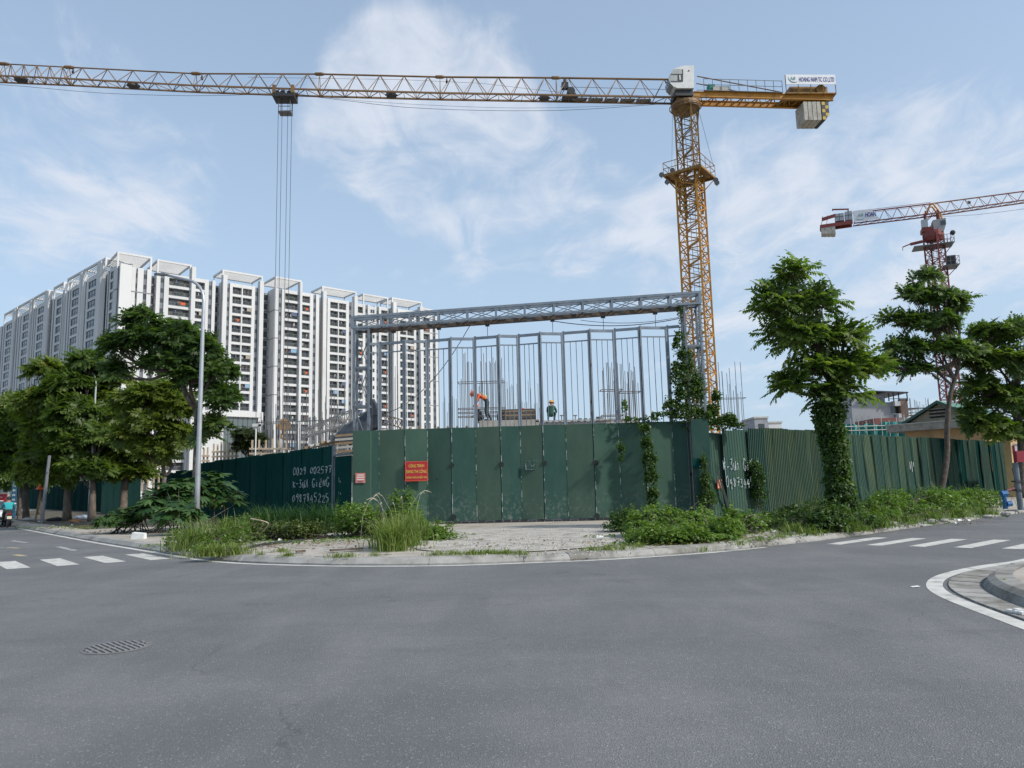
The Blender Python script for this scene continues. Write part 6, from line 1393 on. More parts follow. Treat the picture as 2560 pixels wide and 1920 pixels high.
q = at_y(48, 1203, 52); t = thing('hanging_sign', q - [0, 0, .35], 'small blank white sign on a slim post below the left-hand leaves', 'sign'); m_ = MB(); m_.box(q[0] - .42, q[0] + .42, q[1], q[1] + .04, q[2] - .2, q[2] + .2); m_.build('board', M_white, t); m_ = MB(); m_.tube([(q[0], q[1] + .06, KZ), (q[0], q[1] + .06, q[2] + .2)], .035, 6); m_.build('post', M_steel, t)
q = at_y(34, 1245, 55); t = thing('painted_panel', (q[0], q[1], KZ), 'narrow blue panel with pale lettering traces at the end of the left fence', 'panel'); m_ = MB(); m_.box(q[0] - .18, q[0] + .18, q[1], q[1] + .05, KZ, q[2] + 1.5); m_.build('board', mat('panel_blue', (.02, .09, .16), (.03, .12, .2), 3, .6), t); m_ = MB()
for k in range(5): m_.box(q[0] - .1, q[0] + .1, q[1] - .012, q[1] - .002, q[2] - .2 + k * .34, q[2] - .05 + k * .34)
m_.build('print_line', M_chalk, t)
# red boarded stall sign and parked white car at the very left edge
q = at_y(3, 1248, 56); t = thing('roadside_board', (q[0], q[1], 0), 'red board in a pale frame on posts at the far left end of the road', 'sign'); m_ = MB(); m_.box(q[0] - 1.6, q[0] + .45, q[1], q[1] + .05, q[2] - .42, q[2] + .38); m_.build('board', M_red, t); m_ = MB()
for a, b, c, d in ((-1.7, .55, .38, .52), (-1.7, .55, -.54, -.42), (.45, .56, -.42, .38), (-1.7, -1.6, -.42, .38)): m_.box(q[0] + a, q[0] + b, q[1] - .02, q[1] + .07, q[2] + c, q[2] + d)
m_.build('frame', mat('frame_cream', (.55, .50, .42), rough=.6), t); m_ = MB()
for k in range(2): m_.box(q[0] - 1.1, q[0] + .1, q[1] - .01, q[1] - .002, q[2] + .1 - k * .3, q[2] + .2 - k * .3)
m_.build('print_line', mat('pink_print', (.6, .3, .28), rough=.6), t); m_ = MB()
for x in (-1.5, .4): m_.tube([(q[0] + x, q[1] + .1, 0), (q[0] + x, q[1] + .1, q[2] - .4)], .05, 6)
m_.build('post', M_steel, t)
c0 = ground(-26, 1316); d = -U; n = np.array([-d[1], d[0]]); M_car = mat('car_white', (.66, .67, .68), rough=.25, spec=.6)
car = thing('parked_car', c0, 'white car cut by the left edge of the picture, facing the camera', 'car'); O = c0[:2]
def ribs(sections, nm, mm, smooth=True):   # sections: (along, halfwidth, z0, z1, taper)
    mb = MB()
    for a, hw, z0, z1, tp in sections:
        for s_, z in ((-hw, z0), (hw, z0), (hw * 1.0, (z0 + z1) / 2), (hw * tp, z1), (-hw * tp, z1), (-hw, (z0 + z1) / 2)): mb.v.append((O[0] + d[0] * a + n[0] * s_, O[1] + d[1] * a + n[1] * s_, z))
    k = 6
    for i in range(len(sections) - 1):
        for j in range(k): mb.f.append((i * k + j, i * k + (j + 1) % k, (i + 1) * k + (j + 1) % k, (i + 1) * k + j)); mb.m.append(0)
    mb.f += [tuple(range(k))[::-1], tuple((len(sections) - 1) * k + j for j in range(k))]; mb.m += [0, 0]; return mb.build(nm, mm, car)
ribs([(-2.1, .70, .40, .85, .9), (-1.9, .82, .30, .95, .92), (0, .85, .25, .98, .93), (1.2, .84, .25, .95, .92), (1.9, .80, .28, .86, .9), (2.15, .70, .35, .72, .9)], 'body', M_car)
ribs([(-1.75, .72, .95, .97, .9), (-1.2, .74, .95, 1.42, .80), (.1, .74, .95, 1.46, .80), (.95, .74, .95, .98, .92)], 'cabin', M_glass)
ribs([(-1.25, .60, 1.40, 1.46, .95), (.1, .60, 1.44, 1.50, .95)], 'roof', M_car)
for a in (-1.3, 1.35):
    for s_ in (-.80, .80): m_ = MB(); p = np.array([*(O + d * a + n * s_), .31]); m_.tube([p - [*(n * .1), 0], p + [*(n * .1), 0]], .31, 14); w = m_.build('wheel', M_hair, car); m_ = MB(); m_.tube([p - [*(n * .11), 0], p + [*(n * .11), 0]], .17, 10); m_.build('rim', M_steel, w)
for s_ in (-.6, .6): m_ = MB(); m_.ball((*(O + d * 2.08 + n * s_), .68), .13, 8, 5, (1, 1, .6)); m_.build('headlight', M_glow, car)
m_ = MB(); m_.obox(O, d, n, 2.1, 2.17, -.4, .4, .42, .55); m_.build('grille', M_black, car)
# motor scooter and rider, seen from behind
sb = ground(19, 1319); d = U / np.linalg.norm(U); n = np.array([-d[1], d[0]]); O = sb[:2]
sc = thing('motor_scooter', sb, 'dark motor scooter with a pale number plate ridden away on the left road', 'scooter')
S3 = lambda a, s_, z: (O[0] + d[0] * a + n[0] * s_, O[1] + d[1] * a + n[1] * s_, z)
for a in (0, 1.25): 
    w_ = part('wheel', sc); m_ = MB(); ring_ = [S3(a + .24 * math.cos(t), 0, .29 + .24 * math.sin(t)) for t in np.linspace(0, 2 * math.pi, 17)]; m_.tube(ring_, .055, 6, cap=False); m_.build('tyre', M_hair, w_); m_ = MB(); m_.tube([S3(a, -.04, .29), S3(a, .04, .29)], .17, 10); m_.build('rim', M_steel, w_)
m_ = MB(); m_.hexa([S3(-.15, -.12, .45), S3(.85, -.14, .35), S3(.85, .14, .35), S3(-.15, .12, .45), S3(-.28, -.10, .78), S3(.55, -.13, .72), S3(.55, .13, .72), S3(-.28, .10, .78)]); m_.hexa([S3(.8, -.16, .25), S3(1.1, -.2, .3), S3(1.1, .2, .3), S3(.8, .16, .25), S3(.95, -.18, .95), S3(1.08, -.16, 1.0), S3(1.08, .16, 1.0), S3(.95, .18, .95)]); m_.build('body', M_hair, sc)
m_ = MB(); m_.hexa([S3(-.25, -.12, .79), S3(.5, -.12, .74), S3(.5, .12, .74), S3(-.25, .12, .79), S3(-.25, -.10, .88), S3(.5, -.10, .82), S3(.5, .10, .82), S3(-.25, .10, .88)]); m_.build('seat', M_black, sc)
m_ = MB(); m_.obox(O, d, n, -.36, -.30, -.10, .10, .70, .80); m_.build('tail_light', mat('tail_red', (.20, .01, .015), rough=.3), sc)
m_ = MB(); m_.obox(O, d, n, -.40, -.385, -.11, .11, .48, .64); m_.build('number_plate', mat('plate_cream', (.62, .58, .46), rough=.5), sc)
m_ = MB(); m_.obox(O, d, n, -.38, -.2, -.03, .03, .4, .66); m_.bar(S3(-.05, -.2, .28), S3(.25, -.2, .30), .12); m_.build('mudguard', M_black, sc)
m_ = MB(); m_.tube([S3(1.0, -.36, 1.02), S3(1.05, 0, 1.05), S3(1.0, .36, 1.02)], .02, 6); m_.tube([S3(1.2, 0, .3), S3(1.02, 0, 1.05)], .03, 6); m_.build('handlebar', M_steel, sc)
for s_ in (-.36, .36): m_ = MB(); m_.tube([S3(1.02, s_ * .7, 1.05), S3(.98, s_ * 1.05, 1.28)], .01, 5); m_.ball(S3(.97, s_ * 1.1, 1.30), .075, 8, 5, (.9, .9, .75)); m_.build('mirror', mat('mirror_bright', (.6, .62, .64), rough=.15), sc)
ride = dict(pelvis=(.12, 0, .92), waist=(.15, 0, 1.06), chest=(.2, 0, 1.28), neck=(.25, 0, 1.42), head=(.29, 0, 1.51), top=(.30, 0, 1.62), lsh=(.2, .19, 1.33), lel=(.42, .29, 1.10), lwr=(.78, .33, 1.05), lha=(.92, .33, 1.05), rsh=(.2, -.19, 1.33), rel=(.42, -.29, 1.10), rwr=(.78, -.33, 1.05), rha=(.92, -.33, 1.05), lhip=(.16, .11, .88), lkn=(.62, .18, .78), lan=(.62, .18, .36), lto=(.76, .19, .33), rhip=(.16, -.11, .88), rkn=(.62, -.18, .78), ran=(.62, -.18, .36), rto=(.76, -.19, .33))
person('rider in a teal jacket and dark helmet on the motor scooter, seen from behind', (O[0], O[1], 0), math.atan2(d[1], d[0]), ride, [M_skin, M_tealc, M_trs, M_boot], 1.0, None, True, M_hair)

# right edge: gate pier, grey sheet gate, pole with a red box, blue pump
q = ground(2532, 1243, KZ); M_opier = mat('pier_ochre', (.46, .33, .15), (.52, .40, .22), 2, .85)
t = thing('gate_pier', q, 'ochre gate pier at the right end of the green fence', 'pier'); m_ = MB(); m_.obox(q[:2], V, nR, -.02, .38, -.2, .2, KZ, 3.75); m_.build('shaft', M_opier, t); m_ = MB(); m_.obox(q[:2], V, nR, -.07, .43, -.25, .25, 3.76, 3.86); m_.build('cap', M_pipe, t)
t = thing('sheet_gate', (*(q[:2] + V * 1.8), KZ), 'grey sheet-metal gate between the ochre pier and the picture edge', 'gate'); m_ = MB(); m_.obox(q[:2], V, nR, .46, 3.4, -.02, .02, KZ + .1, 3.5); m_.build('sheet', mat('gate_grey', (.25, .27, .30), (.30, .32, .35), 1, .6), t); m_ = MB()
for z in (.3, 1.7, 3.4): m_.obox(q[:2], V, nR, .46, 3.4, .021, .07, z, z + .08)
m_.build('crossbar', M_steel, t); m_ = MB(); m_.obox(q[:2], V, nR, .45, 6, -.3, .3, 0, .32); m_.build('sill', M_opier, t)
q = ground(2552, 1275, KZ); t = thing('service_pole', q, 'grey steel pole with a red box at the right edge by the kerb', 'pole'); m_ = MB(); m_.tube([q, q + [0, 0, 1.9]], .11, 10); m_.build('shaft', M_galv2, t); m_ = MB(); m_.box(q[0] - .05, q[0] + .3, q[1] - .22, q[1] - .1, 2.05, 2.5); m_.tube([q + [0, 0, 1.9], q + [0, 0, 2.6]], .05, 6); m_.build('box', mat('box_red', (.25, .015, .03), rough=.5), t); m_ = MB()
for z in (.9, 1.25): m_.box(q[0] - .16, q[0] + .16, q[1] - .14, q[1] + .14, z, z + .06)
m_.build('clamp', M_black, t)
q = ground(2516, 1272, KZ); t = thing('water_pump', q, 'small bright blue pump with a pipe standing in the weeds at the far right', 'pump'); m_ = MB(); m_.tube([q + [-.15, 0, .62], q + [.1, 0, .64]], .13, 10); m_.tube([q + [-.02, 0, .0], q + [-.03, 0, .56]], .09, 10); m_.tube([q + [.0, -.05, .2], q + [.2, -.05, .22]], .12, 10); m_.build('casing', mat('pump_blue', (.02, .10, .26), (.03, .16, .36), 4, .4), t); m_ = MB(); m_.tube(spline([q + [.1, 0, .75], q + [.45, 0, .85], q + [.6, .1, 1.2], q + [.62, .2, 1.7]], .1), .06, 7); m_.build('pipe', mat('hose_maroon', (.16, .04, .045), rough=.6), t)

# drain cover in the carriageway
gq = [ground(*p)[:2] for p in ((232, 1633), (300, 1630), (375, 1611), (352, 1603), (283, 1606), (214, 1624))]
gc = ground(292, 1619)[:2]; ga = ground(372, 1605)[:2] - ground(212, 1630)[:2]; ga /= np.linalg.norm(ga); gb = np.array([-ga[1], ga[0]])
dr = thing('drain_cover', (*gc, 0), 'worn iron drain cover with slanting slots set in the near left asphalt', 'drain cover'); RA = .345
circ = lambda r, z, n=28: [(gc[0] + r * math.cos(2 * math.pi * k / n), gc[1] + r * math.sin(2 * math.pi * k / n), z) for k in range(n)]
m_ = MB(); n = 28; A_, B_ = circ(RA, .004), circ(RA - .035, .010); m_.add(A_ + B_, [(k, (k + 1) % n, n + (k + 1) % n, n + k) for k in range(n)]); m_.build('rim', mat('iron_rim', (.12, .117, .114), (.16, .155, .15), 6, .8), dr)
m_ = MB(); m_.add(circ(RA - .036, .005), [tuple(range(n))]); m_.build('plate', mat('iron_plate', (.115, .114, .113), (.15, .147, .145), 8, .8), dr)
for k in range(-5, 6):
    o_ = k * .056; L_ = math.sqrt(max(0, (RA - .05) ** 2 - o_ ** 2))
    for s0, s1 in ((-L_, -.02), (.02, L_)): m_ = MB(); m_.obox(gc, ga, gb, o_ - .013, o_ + .013, s0, s1, .0055, .016); m_.build('bar', mat('iron_bar', (.175, .172, .17), (.21, .206, .20), 6, .75) if (k == -5 and s0 < 0) else bpy.data.materials['iron_bar'], dr)

# litter and rubble
def lump(c, r, sc, seed, z=None):
    rr_ = np.random.default_rng(seed); mb = MB(); mb.ball((c[0], c[1], (KZ if z is None else z) + r * sc[2] * .5), r, 7, 5, sc)
    mb.v = [tuple(np.array(v) + rr_.normal(0, r * .10, 3)) for v in mb.v]; return mb
q = ground(347, 1347, KZ); t = MB(); t.hexa([(q[0] - .26, q[1] - .05, .10), (q[0] + .21, q[1] - .14, .08), (q[0] + .25, q[1] + .06, .10), (q[0] - .22, q[1] + .12, .12), (q[0] - .23, q[1] - .03, .34), (q[0] + .22, q[1] - .1, .30), (q[0] + .23, q[1] + .05, .32), (q[0] - .2, q[1] + .1, .36)]); tag(t.build('concrete_block', M_white), 'broken white concrete block lying on the kerb at the left corner', 'block')
m_ = MB(); P = [ground(*p, KZ + .05) for p in ((612, 1372), (640, 1364), (690, 1357), (740, 1352), (762, 1349))]; m_.tube(spline(P, .2), .035, 6); tag(m_.build('hose', M_black), 'black hose lying across the dusty pavement left of the gate', 'hose')
q0, q1 = ground(826, 1376, KZ + .06), ground(905, 1371, KZ + .06); m_ = MB(); m_.bar(q0, q1, .16, .035); tag(m_.build('plank', M_rusty), 'rusty brown plank lying flat on the pavement near the kerb', 'plank')
q0, q1 = ground(740, 1379, KZ + .05), ground(763, 1377, KZ + .05); m_ = MB(); m_.bar(q0, q1, .05); tag(m_.build('steel_offcut', M_rusty), 'short rusty steel offcut on the pavement left of the brown plank', 'offcut')
q0, q1 = ground(640, 1345, KZ + .04), ground(668, 1306, KZ + .7); m_ = MB(); m_.tube(spline([q0, (q0 + q1) / 2 + [.15, 0, .1], q1, q1 + [-.5, .2, .1]], .1), .014, 5); tag(m_.build('dry_stalk', M_bam), 'bent dry stalk rising from the weeds by the left fence', 'stalk')
q = ground(820, 1344, KZ); m_ = MB(); m_.box(q[0] - .5, q[0] + .55, q[1] - .2, q[1] + .2, KZ + .02, KZ + .06); tag(m_.build('cement_bag', M_chalk), 'flattened pale cement bag at the edge of the weeds left of the gate', 'bag')
lit = MB()
for (px, py) in [(2150, 1313), (2166, 1312), (2180, 1309), (2190, 1307), (2120, 1318), (2400, 1303), (2412, 1301), (2425, 1304), (2390, 1310), (1935, 1330), (2050, 1325), (2060, 1322), (150, 1312), (132, 1316), (180, 1314), (196, 1299), (98, 1305), (70, 1310), (1500, 1345), (1530, 1352), (700, 1352), (1050, 1358), (2500, 1296), (2470, 1300)]:
    q = ground(px, py, KZ + .01); a = random.uniform(0, 3.1); r_ = random.uniform(.05, .16); dx, dy = r_ * math.cos(a), r_ * math.sin(a)
    lit.add([(q[0] - dx, q[1] - dy, KZ + .025), (q[0] + dy * .7, q[1] - dx * .7, KZ + .03), (q[0] + dx, q[1] + dy, KZ + .06), (q[0] - dy * .7, q[1] + dx * .7, KZ + .08)], [(0, 1, 2, 3)])
for (px, py) in [(2541, 1537), (2548, 1533), (2530, 1535), (2556, 1540)]:
    q = ground(px, py); lit.box(q[0] - .035, q[0] + .03, q[1] - .05, q[1] + .05, .02, .05)
tag(lit.build('litter', M_white), 'white paper and plastic scraps scattered along the kerbs', 'litter', kind='stuff')
q = ground(2289, 1468.5); m_ = MB(); m_.add([(q[0] - .06, q[1] - .03, .008), (q[0] + .06, q[1] - .02, .012), (q[0] + .06, q[1] + .05, .02), (q[0] - .05, q[1] + .05, .012)], [(0, 1, 2, 3)]); tag(m_.build('paper_scrap', M_white), 'single white paper scrap on the asphalt beside the island nose', 'scrap')
for i, (px, py, r_, sc_, lb_) in enumerate([(140, 1303, .32, (1.8, 1, .5), 'dark heap of rags under the left-hand trees'), (1080 / 10 + 80, 1306, .25, (1.6, 1, .5), 'orange-brown rubble heap beside the mottled trunk on the left'), (205, 1297, .3, (1.6, 1, .5), 'pale blue plastic heap against the bright green fence sheets'), (75, 1302, .3, (2, 1, .5), 'grey rubble heap at the foot of the leaning post')]):
    q = ground(px, py, KZ); tag(lump(q, r_, sc_, i).build('debris_heap', [M_black, mat('brick_rubble', (.28, .11, .05), (.34, .2, .1), 6, .9), mat('plastic_blue', (.22, .27, .36), (.3, .34, .42), 6, .7), M_cc][i]), lb_, 'heap')
for i, (px, py, r_) in enumerate([(2010, 1330, .11), (2065, 1323, .13), (2080, 1323, .09), (2100, 1318, .12), (2235, 1315, .12), (2330, 1308, .13), (2360, 1305, .10), (2470, 1296, .12), (2515, 1290, .15), (1980, 1338, .09), (2150, 1320, .10), (1908, 1349, .08)]):
    q = ground(px, py, KZ - .02); tag(lump(q, r_, (1.4, .9, .6), 40 + i).build('stone', M_kerb), 'broken kerb chunk ' + ['at the left edge of the ivy skirt', 'large and flat below the ivy-clad trunk', 'small, against the flat one below the ivy-clad trunk', 'in front of the ivy skirt, right of the trunk', 'below the tall dark grass between the trunks', 'below the bare mottled trunk of the slender tree', 'small, just right of the slender tree trunk', 'in front of the yellowish weed bank', 'by the blue pump, farthest along the road', 'small, left of the white crossing bars', 'at the right end of the ivy skirt', 'nearest the flowering weed bush'][i], 'stone', 'broken chunks along the right kerb')

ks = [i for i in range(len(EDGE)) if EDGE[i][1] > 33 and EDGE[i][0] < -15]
dark_pts = [tuple(EDGE[i] + EN[i] * 1.5) for i in ks[::4]][::-1]; dark_pts = dark_pts[::-1] if dark_pts[0][1] > dark_pts[-1][1] else dark_pts
dark_pts += [tuple(FL0 + U * s_ + nL * .05 - nL * (1.1 if s_ > 20 else 0)) for s_ in (76, 60, 45, 30, 21, 19, 14, 8)]
tag(poly_fill(dark_pts, KZ + .015).build('dark_ground', mat('dark_brown_ground', (.075, .062, .045), (.11, .095, .07), 1.5, .95, bump=.5, c3=(.05, .06, .025), scale3=.9)), kind='structure')  # dark brown ground added under the left trees to darken the pavement there
# ================================================================== vegetation
L_dark = leaf_mat('leaf_deep', (.030, .062, .018), (.070, .125, .032), (.160, .215, .062), trans=.42)
L_mid = leaf_mat('leaf_fresh', (.040, .078, .016), (.100, .160, .034), (.220, .262, .072), trans=.44)
L_light = leaf_mat('leaf_yellow_green', (.052, .090, .014), (.130, .180, .034), (.265, .275, .072), trans=.46)
L_vine = leaf_mat('leaf_vine', (.018, .048, .013), (.045, .098, .022), (.115, .170, .040), trans=.35)
L_weed = leaf_mat('leaf_weed', (.040, .088, .015), (.098, .178, .028), (.20, .27, .06), trans=.38)
L_grass = leaf_mat('grass_blade', (.060, .105, .018), (.125, .190, .036), (.27, .29, .095), rough=.5, trans=.3)
L_dgrass = leaf_mat('grass_dark', (.014, .050, .016), (.032, .088, .022), (.085, .150, .035), rough=.5, trans=.28)
M_bark = mat('bark_grey', (.105, .082, .062), (.185, .155, .125), 5, .9, bump=.7, bscale=9, stretch=(1, 1, .5), c3=(.055, .045, .035), scale3=4, lo3=.50, hi3=.66)
M_bark2 = mat('bark_dark', (.050, .038, .030), (.095, .078, .062), 5, .9, bump=.7, bscale=9, stretch=(1, 1, .5), c3=(.19, .17, .15), scale3=6, lo3=.56, hi3=.66)
R_ = np.random.default_rng(11)
def unit(a): return a / (np.linalg.norm(a, axis=-1, keepdims=True) + 1e-9)
def frond(L, pairs, lw, ll, droop, r):
    """pinnate leaf along +x, drooping; leaflets are folded quads"""
    V_, F_ = [], []
    def pt(t): return np.array([L * t * math.cos(droop * t * .6), 0, L * (.22 * t - droop * .55 * t * t)])
    for k in range(pairs + 1):
        t = .22 + .78 * k / pairs; p = pt(t); s_ = math.sin(math.pi * (.18 + .72 * (k / pairs))) * (1 if k < pairs else .95)
        for sd in ((-1, 1) if k < pairs else (0,)):
            a = (1.05 + .2 * r.random()) * sd; l = ll * (.65 + .5 * s_) * r.uniform(.85, 1.15); w = lw * r.uniform(.85, 1.15)
            d = np.array([math.cos(a), math.sin(a), -.30 - .2 * r.random()]); d /= np.linalg.norm(d); q = np.cross(d, [0, 0, 1.]); q /= np.linalg.norm(q)
            b = len(V_); up = np.array([0, 0, .02])
            V_ += [p, p + d * l * .45 + q * w / 2 + up, p + d * l, p + d * l * .45 - q * w / 2 + up]; F_.append((b, b + 1, b + 2, b + 3))
    return np.array(V_), np.array(F_)
def rosette(n, L, pairs, lw, ll, seed, spread=1.0):
    r = np.random.default_rng(seed); VV, FF = [], []; nv = 0
    for k in range(n):
        V_, F_ = frond(L * r.uniform(.7, 1.1), pairs, lw, ll, r.uniform(.3, .9), r); az = 2 * math.pi * (k + r.uniform(-.3, .3)) / n; el = r.uniform(-.15, .75) * spread
        c, s_ = math.cos(el), math.sin(el); V_ = V_ @ np.array([[c, 0, s_], [0, 1, 0], [-s_, 0, c]]); c, s_ = math.cos(az), math.sin(az); V_ = V_ @ np.array([[c, s_, 0], [-s_, c, 0], [0, 0, 1]])
        VV.append(V_); FF.append(F_ + nv); nv += len(V_)
    return np.concatenate(VV), np.concatenate(FF)
ROS = [rosette(9, .66, 7, .085, .21, k) for k in range(6)]
ROSB = [rosette(8, .74, 7, .085, .20, 20 + k) for k in range(6)]
def basis(N):
    N = unit(N); a = np.where(np.abs(N[:, 2:3]) < .9, np.array([[0, 0, 1.]]), np.array([[1., 0, 0]])); X = unit(np.cross(a, N)); Y = np.cross(N, X); return X, Y, N
def scatter(tmpl, P, N, sc, rv):
    """place templates at P, z axis along N"""
    X, Y, Z = basis(N); VV, FF, RR = [], [], []; nv = 0; ang = R_.uniform(0, 6.283, len(P))
    for i in range(len(P)):
        V_, F_ = tmpl[i % len(tmpl)]; c, s_ = math.cos(ang[i]), math.sin(ang[i]); x = X[i] * c + Y[i] * s_; y = -X[i] * s_ + Y[i] * c
        VV.append((V_[:, :1] * x + V_[:, 1:2] * y + V_[:, 2:3] * Z[i]) * sc[i] + P[i]); FF.append(F_ + nv); nv += len(V_)
        RR.append(np.repeat(np.clip(rv[i] + R_.normal(0, .10, len(V_) // 4), 0, 1), 4))
    return np.concatenate(VV), np.concatenate(FF), np.concatenate(RR)
def limb(mb, a, b, r0, r1, wob=.12, n=5):
    a, b = np.array(a, float), np.array(b, float); L = np.linalg.norm(b - a); P = [a + (b - a) * t + R_.normal(0, wob * L * .12, 3) * (0 < t < 1) + np.array([0, 0, -.10 * L * math.sin(math.pi * t)]) for t in np.linspace(0, 1, n)]
    mb.tube(P, list(np.linspace(r0, r1, n)), 7); return P
def tree(name, label, base, trunk, blobs, nros, m_leaf, m_bark, r0, tmpl=None, group='street trees along the hoarding', size=1.0, light=.5, nb=10, fork=None, shrink=.95, cut=.16):
    """trunk: list of points; blobs: (centre, radii, weight)"""
    base = np.array(base, float); t = thing(name, base, label, 'tree', group); tr = MB(); T = spline(trunk, .5); n = len(T)
    rr_ = [r0 * (1.25 if i == 0 else 1) * (1 - .55 * i / (n - 1)) for i in range(n)]; tr.tube(list(T), rr_, 9); top = T[-1]; br = MB()
    tot = sum(b[2] for b in blobs); PP_, NN_, RV = [], [], []
    for c, rad, w_ in blobs:
        c, rad = np.array(c, float), np.maximum(np.array(rad, float) * shrink - cut * size, .16); k = max(4, int(nros * w_ / tot)); d = unit(R_.normal(0, 1, (k, 3))); d[:, 2] = np.where(d[:, 2] < -.35, -d[:, 2] * .5, d[:, 2]); rad_f = R_.uniform(.45, 1.0, (k, 1)) ** .5
        P = c + d * rad * rad_f + R_.normal(0, .09, (k, 3)); PP_.append(P); NN_.append(unit(d * .75 + np.array([0, 0, .80]) + R_.normal(0, .33, (k, 3)))); RV.append(np.clip(light * .55 + .28 * rad_f[:, 0] * (d[:, 2] * .5 + .5) + R_.normal(0, .16, k), 0, 1))  # leaf tone lighter towards crown top and outside, plus random scatter
        o = T[int(R_.uniform(.62, .98) * (n - 1))] if fork is None else np.array(fork[int(R_.integers(len(fork)))], float)
        st = limb(br, o, c - np.array([0, 0, rad[2] * .35]), r0 * .42, r0 * .18)
        for q in P[R_.permutation(k)[:nb]]: limb(br, st[-1 - int(R_.integers(0, 3))], q, r0 * .15, .012, .2, 4)
    if fork is not None:
        for f in fork: limb(tr, top, f, r0 * .55, r0 * .3, .15, 5)
    tr.build('trunk', m_bark, t, smooth=True); br.build('branches', m_bark, t)
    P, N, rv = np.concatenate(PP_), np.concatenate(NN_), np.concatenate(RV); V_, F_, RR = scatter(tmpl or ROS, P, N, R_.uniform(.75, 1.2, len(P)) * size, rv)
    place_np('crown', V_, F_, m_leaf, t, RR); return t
def pb(px, py, Y, rx, rz, w_=1.0, ry=None):   # a foliage mass at a photograph pixel and distance; radii given in pixels
    s_ = Y / FPX * 1.02; return (at_y(px, py, Y), (rx * s_, (ry or (rx + rz) / 2) * s_, rz * s_), w_)
def trunk_px(pts, Y): return [at_y(px, py, Y + dy) for px, py, dy in pts]

# right-hand trees
Y = 23.3; b = ground(2112, 1316, KZ); Y = b[1]
ivy = tree('street_tree', 'tall street tree on the right with its trunk wrapped in ivy', (b[0], Y, KZ), [(b[0], Y, 0), *trunk_px([(2098, 1180, 0), (2082, 1020, .1), (2065, 900, .1), (2035, 800, .1)], Y)],
     [pb(1985, 690, Y, 55, 32, .7), pb(1950, 765, Y, 62, 45, .9), pb(2040, 760, Y, 70, 62, 1.2), pb(2020, 850, Y, 95, 55, 1.4), pb(1975, 830, Y, 80, 50, 1.0), pb(2110, 845, Y, 60, 45, .9), pb(2030, 930, Y, 110, 60, 1.6), pb(2130, 920, Y, 85, 50, 1.2), pb(2190, 930, Y, 45, 28, .5), pb(1970, 970, Y, 60, 40, .8), pb(2090, 985, Y, 80, 45, 1.0), pb(1915, 735, Y, 28, 25, .3)], 122, L_mid, M_bark2, .14, ROSB, light=.62, size=1.0, cut=.32, shrink=np.array([.9, .9, .82]))
Y = ground(2372, 1250, KZ)[1] - 1.0; b = ground(2372, 1253, KZ)
tree('street_tree', 'slender street tree with a bare mottled trunk in front of the green-roofed house', (b[0], Y, KZ), [(b[0], Y, 0), *trunk_px([(2366, 1150, 0), (2368, 1060, 0), (2376, 985, 0), (2394, 925, 0), (2405, 850, 0)], Y)],
     [pb(2320, 690, Y, 45, 22, .5), pb(2285, 740, Y, 45, 30, .6), pb(2360, 745, Y, 60, 40, .9), pb(2250, 800, Y, 52, 28, .7), pb(2330, 810, Y, 85, 45, 1.3), pb(2395, 770, Y, 35, 35, .5), pb(2260, 870, Y, 60, 42, .9), pb(2345, 880, Y, 85, 48, 1.3), pb(2235, 915, Y, 40, 28, .5), pb(2300, 925, Y, 50, 24, .6), pb(2420, 880, Y, 40, 45, .6)], 165, L_dark, M_bark2, .20, light=.66, size=1.2, cut=.32, shrink=np.array([.92, .92, .82]))
Y = 45.0; b = at_y(2556, 1256, Y); b[2] = KZ
tree('street_tree', 'broad dark street tree cut by the right edge of the picture', b, [(b[0], Y, 0), *trunk_px([(2552, 1120, 0), (2545, 1010, 0), (2545, 930, 0)], Y)],
     [pb(2470, 840, Y, 55, 40, .9), pb(2540, 830, Y, 65, 40, 1.0), pb(2440, 905, Y, 50, 50, .9), pb(2510, 920, Y, 80, 60, 1.5), pb(2450, 980, Y, 48, 45, .8), pb(2520, 1010, Y, 80, 55, 1.3), pb(2470, 1065, Y, 55, 32, .9), pb(2530, 1085, Y, 60, 35, .8), pb(2610, 930, Y, 70, 90, 1.2), pb(2600, 1040, Y, 60, 60, .8), pb(2430, 1045, Y, 26, 40, .5)], 300, L_mid, M_bark2, .24, light=.50, size=1.2, shrink=np.array([.95, .95, .9]))
# left-hand trees
Y = 35.5
tree('street_tree', 'dark forked tree behind the left street lamp, tallest of the left row', (at_y(492, 1300, Y)[0], Y, KZ), [(at_y(492, 1300, Y)[0], Y, 0), *trunk_px([(490, 1180, 0), (492, 1080, 0), (489, 1022, 0)], Y)],
     [pb(350, 800, Y, 50, 24, .7), pb(300, 870, Y, 52, 40, .9), pb(370, 850, Y, 65, 50, 1.3), pb(440, 850, Y, 70, 50, 1.3), pb(420, 910, Y, 75, 45, 1.2), pb(500, 880, Y, 45, 55, .9), pb(545, 930, Y, 42, 45, .8), pb(560, 1000, Y, 32, 45, .7), pb(525, 1080, Y, 38, 50, .6), pb(480, 950, Y, 50, 40, .7), pb(290, 930, Y, 26, 34, .35)], 270, L_dark, M_bark, .22, fork=trunk_px([(447, 935, 0), (470, 920, .3), (533, 930, 0)], Y), light=.50, size=1.02, shrink=np.array([.95, .95, .85]))
Y = 40
